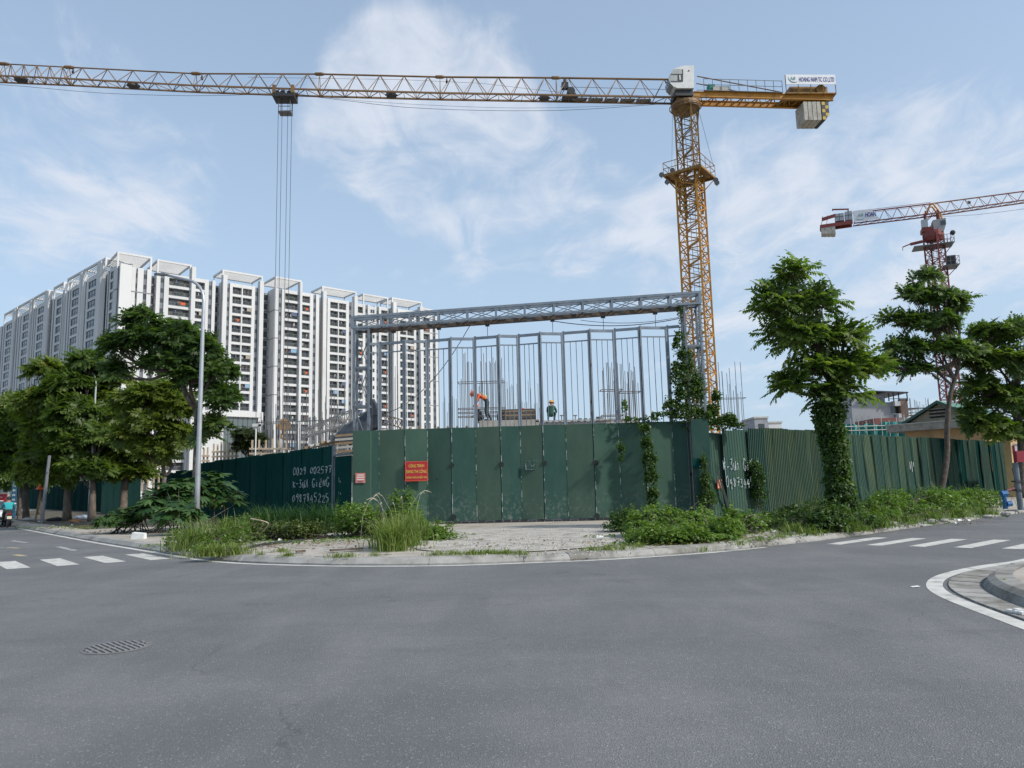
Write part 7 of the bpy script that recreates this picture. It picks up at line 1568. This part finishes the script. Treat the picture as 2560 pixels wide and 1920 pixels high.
tree('street_tree', 'twin-stemmed street tree with fresh yellow-green leaves left of the street lamp', (at_y(407, 1280, Y)[0], Y, KZ), [(at_y(407, 1280, Y)[0], Y, 0), *trunk_px([(408, 1220, 0), (413, 1190, 0)], Y)],
     [pb(390, 990, Y, 70, 40, 1.2), pb(330, 1010, Y, 50, 40, .8), pb(440, 1020, Y, 55, 40, .9), pb(370, 1060, Y, 75, 40, 1.2), pb(440, 1090, Y, 45, 40, .7), pb(330, 1090, Y, 45, 35, .7), pb(400, 1130, Y, 50, 30, .6)], 300, L_light, M_bark, .20, fork=trunk_px([(396, 1090, 0), (405, 1120, .4), (432, 1165, 0)], Y), light=.62, size=1.05)
Y = 46
tree('street_tree', 'street tree with a thick leaning pale trunk, third in from the corner on the left', (at_y(308, 1302, Y)[0], Y, KZ), [(at_y(306, 1302, Y)[0], Y, 0), *trunk_px([(310, 1240, 0), (316, 1180, 0), (322, 1130, 0), (320, 1080, 0)], Y)],
     [pb(270, 950, Y, 50, 35, .8), pb(240, 1000, Y, 60, 45, 1.0), pb(310, 1040, Y, 60, 40, 1.0), pb(260, 1070, Y, 70, 40, 1.2), pb(330, 1130, Y, 60, 35, .8), pb(250, 1130, Y, 65, 35, 1.0), pb(300, 1180, Y, 50, 24, .5), pb(270, 1165, Y, 60, 30, .6), pb(340, 1185, Y, 45, 22, .5)], 380, L_light, M_bark, .27, light=.56, size=1.2)
Y = 44.5
tree('street_tree', 'street tree with a short dark trunk before the bright green fence sheets', (at_y(230, 1311, Y)[0], Y, KZ), [(at_y(230, 1311, Y)[0], Y, 0), *trunk_px([(231, 1260, 0), (233, 1200, 0), (230, 1140, 0)], Y)],
     [pb(215, 905, Y, 45, 24, .6), pb(180, 960, Y, 58, 36, 1.0), pb(190, 1030, Y, 70, 42, 1.2), pb(240, 1100, Y, 60, 40, 1.0), pb(180, 1120, Y, 60, 36, 1.0), pb(230, 1180, Y, 60, 30, .9), pb(200, 1165, Y, 55, 30, .7), pb(180, 1070, Y, 60, 30, .7)], 380, L_mid, M_bark, .24, light=.58, size=1.2)
Y = 46
tree('street_tree', 'street tree with a mottled straight trunk beside the rubble on the left', (at_y(168, 1308, Y)[0], Y, KZ), [(at_y(168, 1308, Y)[0], Y, 0), *trunk_px([(168, 1250, 0), (171, 1190, 0), (170, 1130, 0)], Y)],
     [pb(110, 930, Y, 48, 30, .7), pb(150, 990, Y, 58, 40, 1.0), pb(90, 1010, Y, 58, 40, 1.0), pb(130, 1070, Y, 70, 40, 1.2), pb(180, 1130, Y, 55, 34, .9), pb(110, 1130, Y, 60, 36, 1.0), pb(135, 1190, Y, 55, 30, .7), pb(160, 1170, Y, 50, 30, .7), pb(90, 1180, Y, 50, 28, .7)], 400, L_light, M_bark, .26, light=.60, size=1.2)
Y = 50
tree('street_tree', 'leafy street tree with a thin dark trunk next to the white hanging sign', (at_y(66, 1300, Y)[0], Y, KZ), [(at_y(66, 1300, Y)[0], Y, 0), *trunk_px([(64, 1230, 0), (66, 1170, 0), (60, 1110, 0)], Y)],
     [pb(45, 1015, Y, 50, 28, .8), pb(20, 1050, Y, 55, 40, 1.0), pb(75, 1060, Y, 55, 36, 1.0), pb(40, 1110, Y, 65, 36, 1.2), pb(80, 1150, Y, 50, 32, .8), pb(20, 1160, Y, 50, 32, .8), pb(90, 1190, Y, 40, 24, .5)], 300, L_mid, M_bark2, .22, light=.56, size=1.3)
Y = 56
tree('street_tree', 'farthest leafy street tree at the left edge above the rider', (at_y(0, 1292, Y)[0] - 1.5, Y, KZ), [(at_y(0, 1292, Y)[0] - 1.5, Y, 0), *trunk_px([(-50, 1200, 0), (-40, 1120, 0)], Y)],
     [pb(-20, 1030, Y, 50, 30, 1.0), pb(-10, 1090, Y, 60, 40, 1.2), pb(-40, 1140, Y, 70, 40, 1.2), pb(20, 1180, Y, 45, 32, .8), pb(-80, 1060, Y, 60, 60, 1.0)], 280, L_mid, M_bark2, .24, light=.48, size=1.4)
for k, (px, Y, h) in enumerate(((48, 64, 0), (14, 74, 10), (-60, 80, 0), (100, 66, 20))):
    tree('street_tree', ['dark tree in the shade behind the blue lettered panel', 'dark tree closing the far end of the left road', 'dark tree beyond the left edge, over the red board', 'dark tree trunk and leaves behind the orange-capped stake'][k], (at_y(px, 1285, Y)[0], Y, KZ), [(at_y(px, 1285, Y)[0], Y, 0), *trunk_px([(px, 1230, 0), (px, 1170 - h, 0)], Y)],
         [pb(px, 1080 - h, Y, 55, 45, 1.0), pb(px - 25, 1150, Y, 50, 40, 1.0), pb(px + 22, 1160, Y, 42, 36, .9), pb(px, 1205, Y, 45, 26, .7)], 150, L_dark, M_bark2, .22, light=.40, size=1.5, nb=4)
# small tree inside the site
Y = 47
tree('site_tree', 'small tree inside the site behind the dark fence and the camera pole', (at_y(622, 1180, Y)[0], Y, .1), [(at_y(622, 1200, Y)[0], Y, 0), *trunk_px([(622, 1150, 0), (625, 1110, 0)], Y)], [pb(612, 1090, Y, 28, 18, .8), pb(640, 1100, Y, 24, 20, .7), pb(605, 1118, Y, 20, 16, .5), pb(628, 1120, Y, 26, 20, .8)], 120, leaf_mat('leaf_olive', (.020, .030, .010), (.045, .065, .020), (.10, .11, .04)), M_bark2, .12, light=.5, size=.65, group='trees inside the site')

# ---- leaf drifts: vines, bushes, weeds
LEAF = [(np.array([[0, -.0, 0], [.5, .32, .04], [1., 0, -.08], [.5, -.32, .04]]), np.array([[0, 1, 2, 3]]))]
def leaves(P, N, size, rv, wid=1.0):
    n = len(P); X, Y_, Z = basis(N); a = R_.uniform(0, 6.283, n)[:, None]; x = X * np.cos(a) + Y_ * np.sin(a); y = -X * np.sin(a) + Y_ * np.cos(a); s_ = size[:, None]
    V_ = np.stack([P - x * s_ * .5, P + y * s_ * .32 * wid + Z * s_ * .05, P + x * s_ * .5 - Z * s_ * .1, P - y * s_ * .32 * wid + Z * s_ * .05], 1).reshape(-1, 3)
    return V_, np.arange(4 * n).reshape(n, 4), np.repeat(rv, 4)
def drift(name, label, cat, blobs, n, size, m, group=None, light=.5, wid=1.0, stems=True, up=.6, lumpy=.45, extra=None, sprigs=26):
    """bush of many small leaves; blobs: centre, radii, weight (centre in world metres)"""
    if cat == 'bush':
        nb_ = []
        for c, rad, w_ in blobs:
            h0 = (c[2] - KZ) + rad[2]
            for _ in range(6):
                a = R_.uniform(0, 6.28); q = R_.random() ** .5 * .85; h = h0 * R_.uniform(.35, .92) * (1 - .35 * q); r_ = R_.uniform(.35, .62)
                nb_.append(((c[0] + rad[0] * q * math.cos(a), c[1] + rad[1] * q * math.sin(a), KZ + h * .42), (rad[0] * r_, rad[1] * r_, h * .58), w_ * r_ * h / h0))
        blobs = nb_
    tot = sum(b[2] for b in blobs); PP_, NN_, RV = [], [], []
    for c, rad, w_ in blobs:
        k = max(5, int(n * 1.7 * w_ / tot)); c, rad = np.array(c, float), np.array(rad, float); d = unit(R_.normal(0, 1, (k, 3))); d[:, 2] = np.abs(d[:, 2]) * np.where(R_.random(k) < .85, 1, -1)
        kn = unit(R_.normal(0, 1, (9, 3))); bump_ = 1 + lumpy * (np.max(d @ kn.T, axis=1) - .75) * 2; f = R_.uniform(.55, 1.0, k) ** .6 * bump_
        P = c + d * rad * f[:, None]; P[:, 2] = np.maximum(P[:, 2], KZ + .02); PP_.append(P); NN_.append(unit(d * .6 + np.array([0, 0, up]) + R_.normal(0, .45, (k, 3)))); RV.append(np.clip(light + .30 * (f - .85) + R_.normal(0, .17, k) + .14 * d[:, 2], 0, 1))  # leaf tone lighter towards top and outside of each mound, plus scatter
    if sprigs:
        for c, rad, w_ in blobs:
            c, rad = np.array(c, float), np.array(rad, float)
            for _ in range(int(sprigs * w_ * (1 if cat != 'bush' else .8))):
                d = unit(R_.normal(0, 1, 3)); d[2] = abs(d[2]) * .8 + .25; d = unit(d); p0 = c + d * rad * .85; L = R_.uniform(.12, .5) * rad[2] ** .5; q = unit(d * .5 + np.array([0, 0, .8]) + R_.normal(0, .3, 3)); k = int(R_.integers(9, 18)); tt = R_.random(k)[:, None]
                P = p0 + q * L * tt + R_.normal(0, .045, (k, 3)); P[:, 2] = np.maximum(P[:, 2], KZ + .02); PP_.append(P); NN_.append(unit(q * .4 + np.array([0, 0, .5]) + R_.normal(0, .5, (k, 3)))); RV.append(np.clip(light + .14 + R_.normal(0, .15, k), 0, 1))
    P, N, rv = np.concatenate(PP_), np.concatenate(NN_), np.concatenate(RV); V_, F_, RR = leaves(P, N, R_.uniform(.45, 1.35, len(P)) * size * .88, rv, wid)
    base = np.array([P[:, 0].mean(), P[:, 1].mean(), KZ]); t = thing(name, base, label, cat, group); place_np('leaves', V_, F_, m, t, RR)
    if stems:
        mb = MB()
        for c, rad, w_ in blobs:
            for _ in range(5): p = P[R_.integers(len(P))]; q = np.array([c[0] + R_.normal(0, .1), c[1] + R_.normal(0, .1), max(KZ, c[2] - rad[2])]); mb.tube([q, (q + p) / 2 + R_.normal(0, .04, 3), p], [.012, .009, .005], 4)
        mb.build('stems', M_bark2, t)
    if extra: extra(t)
    return t
def blade_mesh(P, L, lean, width, az=None):
    n = len(P); az = R_.uniform(0, 6.283, n) if az is None else az; d = np.stack([np.cos(az), np.sin(az), np.zeros(n)], 1); s_ = np.stack([-np.sin(az), np.cos(az), np.zeros(n)], 1); VV = []
    for t, w_ in ((0, 1.), (.4, .9), (.75, .6), (1., .08)):
        c = P + d * (L * lean * t * t)[:, None] + np.array([0, 0, 1.]) * (L * (t - .45 * lean * t * t * t))[:, None]; VV += [c - s_ * (width * w_)[:, None] / 2, c + s_ * (width * w_)[:, None] / 2]
    V_ = np.stack(VV, 1); b = np.arange(n)[:, None] * 8; F_ = np.concatenate([b + np.array([[2 * k, 2 * k + 1, 2 * k + 3, 2 * k + 2]]) for k in range(3)], 0); return V_.reshape(-1, 3), F_
def tuft(name, label, centres, n, L, lean, width, m, cat='grass', kind=None, light=.5, group=None, plume=0):
    PP_, LL = [], []
    for c, r_, w_ in centres: k = max(3, int(n * w_ / sum(q[2] for q in centres))); a = R_.uniform(0, 6.283, k); q = np.abs(R_.normal(0, .5, k)) * r_; PP_.append(np.stack([c[0] + q * np.cos(a), c[1] + q * np.sin(a), np.full(k, KZ - .01)], 1)); LL.append(L * R_.uniform(.45, 1.15, k) * (1 - .35 * np.minimum(1, q / r_)))
    P, LL = np.concatenate(PP_), np.concatenate(LL); k = len(P); V_, F_ = blade_mesh(P, LL, np.clip(R_.normal(lean, .22, k), .05, 1.2), width * R_.uniform(.6, 1.3, k)); rv = np.repeat(np.clip(R_.normal(light, .2, k), 0, 1), 8)
    o = place_np(name, V_, F_, m, None, rv, base=(P[:, 0].mean(), P[:, 1].mean(), KZ)); tag(o, label, cat, group, kind)
    if plume:
        mb = MB()
        for i in R_.permutation(k)[:plume]: 
            az = R_.uniform(0, 6.28); p = P[i]; h = L * R_.uniform(1.0, 1.3); d = np.array([math.cos(az), math.sin(az), 0]); mb.tube([p, p + d * .1 * h + [0, 0, h * .7], p + d * .3 * h + [0, 0, h]], [.005, .004, .004], 4); mb.tube([p + d * .3 * h + [0, 0, h], p + d * .42 * h + [0, 0, h * 1.06], p + d * .55 * h + [0, 0, h * 1.02]], [.007, .016, .004], 5)
        mb.build('plumes', mat('plume_pale', (.30, .28, .20), (.38, .36, .27), 8, .9), o)
    return o
G = lambda px, py, z=KZ: ground(px, py, z)
def gb(px, py, h, rx, ry=None, w_=1.0, f=.45):    # a leaf mound standing on the pavement: foot pixel, height and radii in metres
    p = G(px, py); return ((p[0], p[1] + (ry or rx) * .6, KZ + h * f), (rx, ry or rx, h * (1 - f) * 1.02), w_)
# ivy round the trunk of the right tree
b = G(2106, 1316); iv = [];
for k in range(15): t_ = k / 14; q = at_y(2108 - 42 * t_ ** 1.1, 1318 - 330 * t_, b[1]); r_ = .42 - .06 * math.sin(t_ * 5) + (.35 * (1 - t_) ** 6); iv.append((q, (r_, r_, .38), 1.0))
drift('ivy', 'dense ivy column wrapping the trunk of the right street tree', 'ivy', iv, 5200, .13, L_vine, light=.50, stems=False, up=.2)
# vines on the right portal tower and spilling along the gate top
vb = []
for px, py, rx, rz, w_ in ((1700, 850, 14, 20, .25), (1712, 900, 20, 30, .5), (1716, 950, 30, 45, 1.1), (1722, 1000, 36, 45, 1.4), (1722, 1045, 45, 32, 1.3), (1690, 870, 10, 24, .2), (1690, 960, 14, 50, .45), (1680, 1020, 22, 20, .5), (1650, 1040, 24, 10, .22), (1620, 1050, 24, 8, .16), (1580, 1050, 20, 8, .13), (1562, 1025, 9, 22, .10), (1700, 790, 7, 30, .12), (1745, 980, 18, 40, .5), (1760, 1050, 22, 22, .5)):
    vb.append(pb(px, py, 30.3, rx, rz, w_, ry=14))
drift('climbing_vine', 'climbing vine smothering the right portal tower and spilling over the gate top', 'vine', vb, 3600, .13, L_vine, light=.50, up=.15, stems=False)
vb = [pb(px, py, 29.95, rx, rz, w_, ry=5) for px, py, rx, rz, w_ in ((1612, 1080, 12, 18, .5), (1618, 1120, 14, 25, .8), (1624, 1160, 16, 28, 1.1), (1628, 1205, 15, 30, 1.1), (1634, 1245, 14, 22, .7), (1627, 1275, 8, 20, .35), (1552, 1130, 9, 20, .25), (1552, 1150, 6, 12, .1))]
drift('climbing_vine', 'vine hanging down the front of the right gate leaves', 'vine', vb, 1500, .12, L_vine, light=.46, up=.1, stems=False)
vb = [pb(px, py, 30.8, rx, rz, w_, ry=12) for px, py, rx, rz, w_ in ((1800, 1060, 30, 14, 1.0), (1778, 1040, 16, 24, .7), (1820, 1052, 20, 14, .5), (1790, 1000, 10, 20, .3), (1845, 1065, 16, 8, .3))]
drift('climbing_vine', 'vine sprawling over the top of the first right fence sheets', 'vine', vb, 1500, .14, L_vine, light=.48, up=.3, stems=False)
q0 = on_plane(1888, 1225, FR0 + nR * .2, V)
drift('climbing_vine', 'round dark vine clump growing up the right fence over the graffiti', 'vine', [((q0[0], q0[1] - .1, 1.95), (.33, .30, .42), 1), ((q0[0] + .08, q0[1] - .05, 1.4), (.36, .30, .5), 1.1), ((q0[0] + .14, q0[1], .8), (.32, .3, .5), .8)], 1700, .10, L_vine, light=.34, up=.15)
q0 = on_plane(1766, 1255, FR0 + nR * .3, V)
drift('climbing_vine', 'narrow mixed vine at the joint of gate portal and right fence', 'vine', [((q0[0], q0[1], 1.3), (.2, .2, .6), 1), ((q0[0] + .05, q0[1] - .05, .7), (.34, .3, .5), 1.2), ((q0[0] - .02, q0[1], 2.1), (.12, .1, .5), .4)], 900, .10, L_vine, light=.50, up=.2)

# large-leaved shrub at the lamp
def compound(seed, L=.55):
    V_, F_ = [], []; r = np.random.default_rng(seed)
    for k in range(7):
        a = -1.5 + 3.0 * k / 6; d = np.array([math.cos(a), math.sin(a), -.15 - .2 * r.random()]); q = np.array([-math.sin(a), math.cos(a), 0]); l = L * (.75 + .25 * math.cos(a)); w_ = l * .34; b_ = len(V_)
        V_ += [d * .03, d * l * .55 + q * w_ / 2, d * l, d * l * .55 - q * w_ / 2]; F_.append((b_, b_ + 1, b_ + 2, b_ + 3))
    return np.array(V_), np.array(F_)
CMP = [compound(k) for k in range(5)]
def big_shrub(label, blobs, n, m, size=1.0, light=.5):
    PP_, NN_, RV = [], [], []; tot = sum(b[2] for b in blobs)
    for c, rad, w_ in blobs:
        k = int(n * w_ / tot); d = unit(R_.normal(0, 1, (k, 3))); d[:, 2] = np.abs(d[:, 2]); f = R_.uniform(.5, 1, (k, 1)) ** .6; P = np.array(c) + d * np.array(rad) * f; P[:, 2] = np.maximum(P[:, 2], KZ + .1); PP_.append(P); NN_.append(unit(d * .5 + [0, 0, .9] + R_.normal(0, .25, (k, 3)))); RV.append(np.clip(light + .25 * (f[:, 0] - .8) + R_.normal(0, .15, k) + .12 * d[:, 2], 0, 1))  # leaf tone rises towards the shrub's top and outside, with scatter
    P, N, rv = np.concatenate(PP_), np.concatenate(NN_), np.concatenate(RV); t = thing('shrub', (P[:, 0].mean(), P[:, 1].mean(), KZ), label, 'shrub'); V_, F_, RR = scatter(CMP, P, N, R_.uniform(.6, 1.15, len(P)) * size, rv); place_np('leaves', V_, F_, m, t, RR); mb = MB()
    for c, rad, w_ in blobs:
        for _ in range(6): p = P[R_.integers(len(P))]; q = np.array([c[0] + R_.normal(0, .15), c[1] + R_.normal(0, .15), KZ]); mb.tube([q, (q + p) / 2 + R_.normal(0, .06, 3), p], [.022, .016, .007], 5)
    mb.build('stems', M_bark2, t); return t
big_shrub('big dark shrub with palmate leaves on the corner left of the street lamp', [gb(400, 1331, 2.1, 1.15, .9, 1.2), gb(450, 1328, 2.5, 1.0, .8, 1.0), gb(370, 1335, 1.5, .8, .7, .6), gb(520, 1322, 2.6, .9, .7, .9), gb(558, 1317, 2.1, .8, .6, .6), gb(430, 1340, 1.2, 1.0, .6, .7)], 400, leaf_mat('leaf_shrub', (.014, .042, .016), (.035, .085, .024), (.085, .15, .045)), .95, .52)
big_shrub('low shrub with lobed leaves under the trees beside the big corner shrub', [gb(270, 1336, .9, .9, .7, 1), gb(310, 1334, 1.1, .9, .7, 1.1), gb(345, 1330, 1.2, .8, .7, .9)], 260, leaf_mat('leaf_low_shrub', (.018, .048, .012), (.040, .088, .020), (.085, .14, .035)), .55, .5)

# grass and weeds, corner left of the gate
tuft('grass_tuft', 'tall lime-green grass clump round the foot of the street lamp', [(G(440, 1378), .5, .5), (G(480, 1372), .55, .8), (G(520, 1366), .6, 1.2), (G(556, 1358), .55, 1.2), (G(590, 1352), .5, .9), (G(615, 1346), .45, .6), (G(500, 1350), .7, .8), (G(560, 1340), .6, .7)], 950, 1.05, .7, .018, L_grass, light=.50, group='grass clumps on the corner')
drift('weed_bush', 'low mixed weeds growing through the grass at the street lamp', 'bush', [gb(470, 1372, .7, .7, .5, 1), gb(530, 1366, .8, .7, .5, 1), gb(590, 1358, .7, .6, .5, .8), gb(505, 1382, .4, .6, .4, .7)], 1500, .09, L_weed, light=.42)
tuft('grass_tuft', 'ragged drying grass edging the kerb below the street lamp', [(G(540, 1388), .5, 1), (G(590, 1386), .6, 1), (G(515, 1390), .5, 1)], 750, .42, .7, .016, L_grass, light=.68, group='grass clumps on the corner')
tuft('grass_tuft', 'long dark grass leaning out from the left fence', [(G(690, 1330), .9, 1), (G(740, 1325), .9, 1.2), (G(790, 1326), .9, 1.2), (G(840, 1328), 1.0, 1.2), (G(650, 1322), .9, 1)], 1900, 1.35, .65, .024, L_dgrass, light=.50, group='grass clumps on the corner')
tuft('grass_tuft', 'feathery grass clump with pale plumes in front of the left gate leaves', [(G(985, 1378), .55, 1.2), (G(1010, 1366), .6, 1.3), (G(1040, 1352), .5, .8), (G(965, 1372), .5, .8)], 1500, 1.05, .5, .018, L_grass, light=.60, plume=9)
drift('weed_bush', 'bright green weed mound in front of the left gate leaves', 'bush', [gb(930, 1345, 1.55, 1.0, .8, 1.2), gb(985, 1342, 1.9, 1.1, .8, 1.6), gb(1040, 1345, 1.35, .95, .7, 1.1), gb(1085, 1352, .7, .7, .5, .6), gb(900, 1340, 1.2, .8, .7, .8)], 5200, .12, L_weed, light=.48)
drift('weed_bush', 'mixed weeds and brown stems along the foot of the dark left fence', 'bush', [gb(700, 1352, .95, .8, .6, 1), gb(660, 1350, .8, .7, .6, .8), gb(750, 1350, .7, .7, .5, .8), gb(790, 1348, .6, .8, .5, .6)], 2400, .10, leaf_mat('leaf_dry_weed', (.030, .045, .012), (.065, .10, .022), (.14, .17, .045)), light=.5)
drift('weed_bush', 'low dull weeds between the corner shrub and the left fence', 'bush', [gb(600, 1335, 1.0, .9, .7, 1), gb(640, 1332, .9, .9, .7, 1), gb(570, 1340, .8, .7, .6, .8)], 2200, .11, L_vine, light=.55)
# right of the gate
def flowers(t):
    mb = MB()
    for px, py in ((1612, 1300), (1622, 1308), (1638, 1306), (1660, 1312), (1668, 1318), (1650, 1302)): q = at_y(px, py, 27.3); mb.ball(q, .035, 6, 4, (1, 1, .5))
    mb.build('flowers', M_white, t)
drift('weed_bush', 'big lush weed bush with small white flowers right of the gate', 'bush', [gb(1660, 1345, 1.2, 1.0, .7, 1.4), gb(1710, 1340, 1.5, .85, .7, 1.4), gb(1620, 1350, .7, .7, .5, .7), gb(1750, 1345, .9, .8, .6, 1.0), gb(1640, 1362, .6, .8, .5, .7), gb(1700, 1362, .7, .9, .5, .8)], 6200, .11, L_weed, light=.50, extra=flowers)
drift('weed_bush', 'dark round weed beside the right end of the open apron', 'bush', [gb(1575, 1332, .95, .6, .5, 1)], 900, .10, L_vine, light=.46)
drift('weed_bush', 'weed mound between the flowering bush and the fence clump', 'bush', [gb(1805, 1350, .7, .7, .6, 1.0), gb(1840, 1335, .9, .7, .6, 1), gb(1785, 1355, .5, .6, .5, .6), gb(1885, 1328, .7, .7, .5, .8)], 3400, .11, L_weed, light=.44)
drift('weed_bush', 'dim low weeds along the fence left of the ivy-clad tree', 'bush', [gb(1930, 1325, .8, .8, .5, .8), gb(1975, 1318, .8, .9, .5, .9), gb(2030, 1312, 1.0, .9, .6, 1)], 2300, .10, L_vine, light=.50)
drift('weed_bush', 'ivy skirt spreading round the foot of the ivy-clad tree', 'bush', [gb(2060, 1328, .9, .9, .7, 1), gb(2110, 1330, 1.0, 1.0, .7, 1.2), gb(2160, 1322, .8, .9, .6, .9)], 2800, .11, L_vine, light=.50)
drift('weed_bush', 'long weed bank along the right fence between the two trunks', 'bush', [gb(2190, 1308, 1.0, 1.0, .7, 1), gb(2230, 1300, 1.3, 1.1, .8, 1.2), gb(2275, 1295, 1.2, 1.1, .8, 1.2), gb(2320, 1290, 1.2, 1.2, .8, 1.2), gb(2365, 1285, 1.1, 1.2, .8, 1)], 5600, .12, L_weed, light=.42)
drift('weed_bush', 'yellowish weed bank by the blue pump at the far right', 'bush', [gb(2410, 1280, 1.1, 1.2, .8, 1), gb(2450, 1275, 1.1, 1.2, .8, 1), gb(2485, 1270, .9, 1.0, .7, .8)], 3000, .12, L_weed, light=.48)
tuft('grass_tuft', 'tall dark grass standing against the right fence between the trunks', [(G(2250, 1285), 1.2, 1), (G(2300, 1280), 1.4, 1), (G(2350, 1275), 1.4, 1), (G(2420, 1268), 1.4, 1), (G(2200, 1295), 1.0, 1)], 1800, 1.3, .5, .03, L_dgrass, light=.55, group='grass along the right fence')
tuft('grass_tuft', 'short bright grass fringe under the weed bank on the right', [(G(2200, 1318), .8, 1), (G(2260, 1308), .9, 1), (G(2330, 1300), .9, 1), (G(2400, 1292), .9, 1), (G(2130, 1328), .7, 1), (G(2460, 1286), .9, 1), (G(1990, 1335), .8, .8)], 1900, .45, .6, .022, L_grass, light=.45, group='grass along the right fence')
# thin grass in the paving joints
cs = [(G(px, py), r_, w_) for px, py, r_, w_ in ((1090, 1389, .35, 1), (1130, 1388, .5, 1.2), (1180, 1388, .6, 1.8), (1220, 1386, .6, 1.9), (1265, 1387, .5, 1.5), (1300, 1388, .4, .8), (1480, 1378, .35, .8), (1520, 1376, .5, 1.6), (1560, 1373, .4, .8), (1600, 1368, .3, .5), (705, 1380, .35, .9), (720, 1392, .3, .9), (650, 1390, .2, .4), (840, 1394, .5, .7), (870, 1393, .4, .5), (940, 1390, .3, .3), (1900, 1352, .3, .4), (1950, 1345, .35, .5), (2040, 1338, .4, .6), (1760, 1378, .3, .3), (1850, 1362, .4, .5))]
tuft('joint_grass', 'thin dry grass in the paving joints along the kerb', cs, 2600, .20, .7, .012, L_grass, kind='stuff', light=.62)
q = ground(2513, 1449, .15); KZs = KZ; tuft('joint_grass', 'small mossy grass patch on the island kerb', [(q, .14, 1)], 160, .06, .8, .012, L_grass, kind='stuff', light=.42)
# creeping ground cover and dead leaves round the weeds
P = []
for px, py, r_, k in ((2000, 1330, 1.2, 160), (1900, 1345, 1.2, 140), (1820, 1355, 1.0, 120), (2080, 1328, 1.0, 120), (1100, 1350, .8, 120), (1150, 1340, .6, 60), (900, 1352, 1.2, 200), (760, 1358, 1.0, 120), (640, 1360, 1.0, 120), (1600, 1362, .8, 100), (1500, 1345, .5, 40), (240, 1322, 1.5, 150), (140, 1320, 2.0, 160), (420, 1368, .8, 80), (2250, 1312, 1.5, 150), (2400, 1295, 1.6, 150)):
    c = G(px, py); a = R_.uniform(0, 6.283, k); q = R_.random(k) ** .5 * r_; P.append(np.stack([c[0] + q * np.cos(a), c[1] + q * np.sin(a) * .8, np.full(k, KZ + .035) + R_.uniform(0, .05, k)], 1))
P = np.concatenate(P); N = unit(np.array([[0, 0, 1.]]) + R_.normal(0, .35, (len(P), 3))); V_, F_, RR = leaves(P, N, R_.uniform(.05, .13, len(P)), np.clip(R_.normal(.5, .3, len(P)), 0, 1))
tag(place_np('ground_cover', V_, F_, L_weed, None, RR), 'creeping weeds and fallen leaves on the dusty pavement', 'ground cover', kind='stuff')
mb = MB()
for _ in range(420):
    px, py = R_.uniform(1060, 1580), R_.uniform(1322, 1392); q = G(px, py); r_ = R_.uniform(.012, .045); mb.add([(q[0] - r_, q[1], q[2] + .02), (q[0], q[1] - r_, q[2] + .02), (q[0] + r_, q[1], q[2] + .02), (q[0], q[1] + r_, q[2] + .02), (q[0], q[1], q[2] + .02 + r_)], [(0, 1, 4), (1, 2, 4), (2, 3, 4), (3, 0, 4)])
tag(mb.build('gravel', M_gravel), 'loose gravel strewn over the apron before the gate', 'gravel', kind='stuff')

P = []
for px, py, r_, k in ((560, 1375, 1.5, 140), (760, 1362, 1.5, 160), (900, 1365, 1.6, 120), (1600, 1358, 1.6, 160), (1800, 1352, 1.6, 160), (2050, 1330, 1.6, 140), (2300, 1308, 2.0, 160), (180, 1318, 2.5, 260), (300, 1330, 1.6, 160), (1250, 1360, 2.5, 90)):
    c = G(px, py); a = R_.uniform(0, 6.283, k); q = R_.random(k) ** .5 * r_; P.append(np.stack([c[0] + q * np.cos(a), c[1] + q * np.sin(a) * .8, np.full(k, KZ + .04)], 1))
P = np.concatenate(P); N = unit(np.array([[0, 0, 1.]]) + R_.normal(0, .3, (len(P), 3))); V_, F_, RR = leaves(P, N, R_.uniform(.04, .11, len(P)), R_.random(len(P)))
tag(place_np('fallen_leaves', V_, F_, leaf_mat('leaf_dry', (.10, .06, .03), (.19, .13, .06), (.30, .24, .12), trans=.05), None, RR), 'dry fallen leaves strewn on pavement and dark ground', 'fallen leaves', kind='stuff')
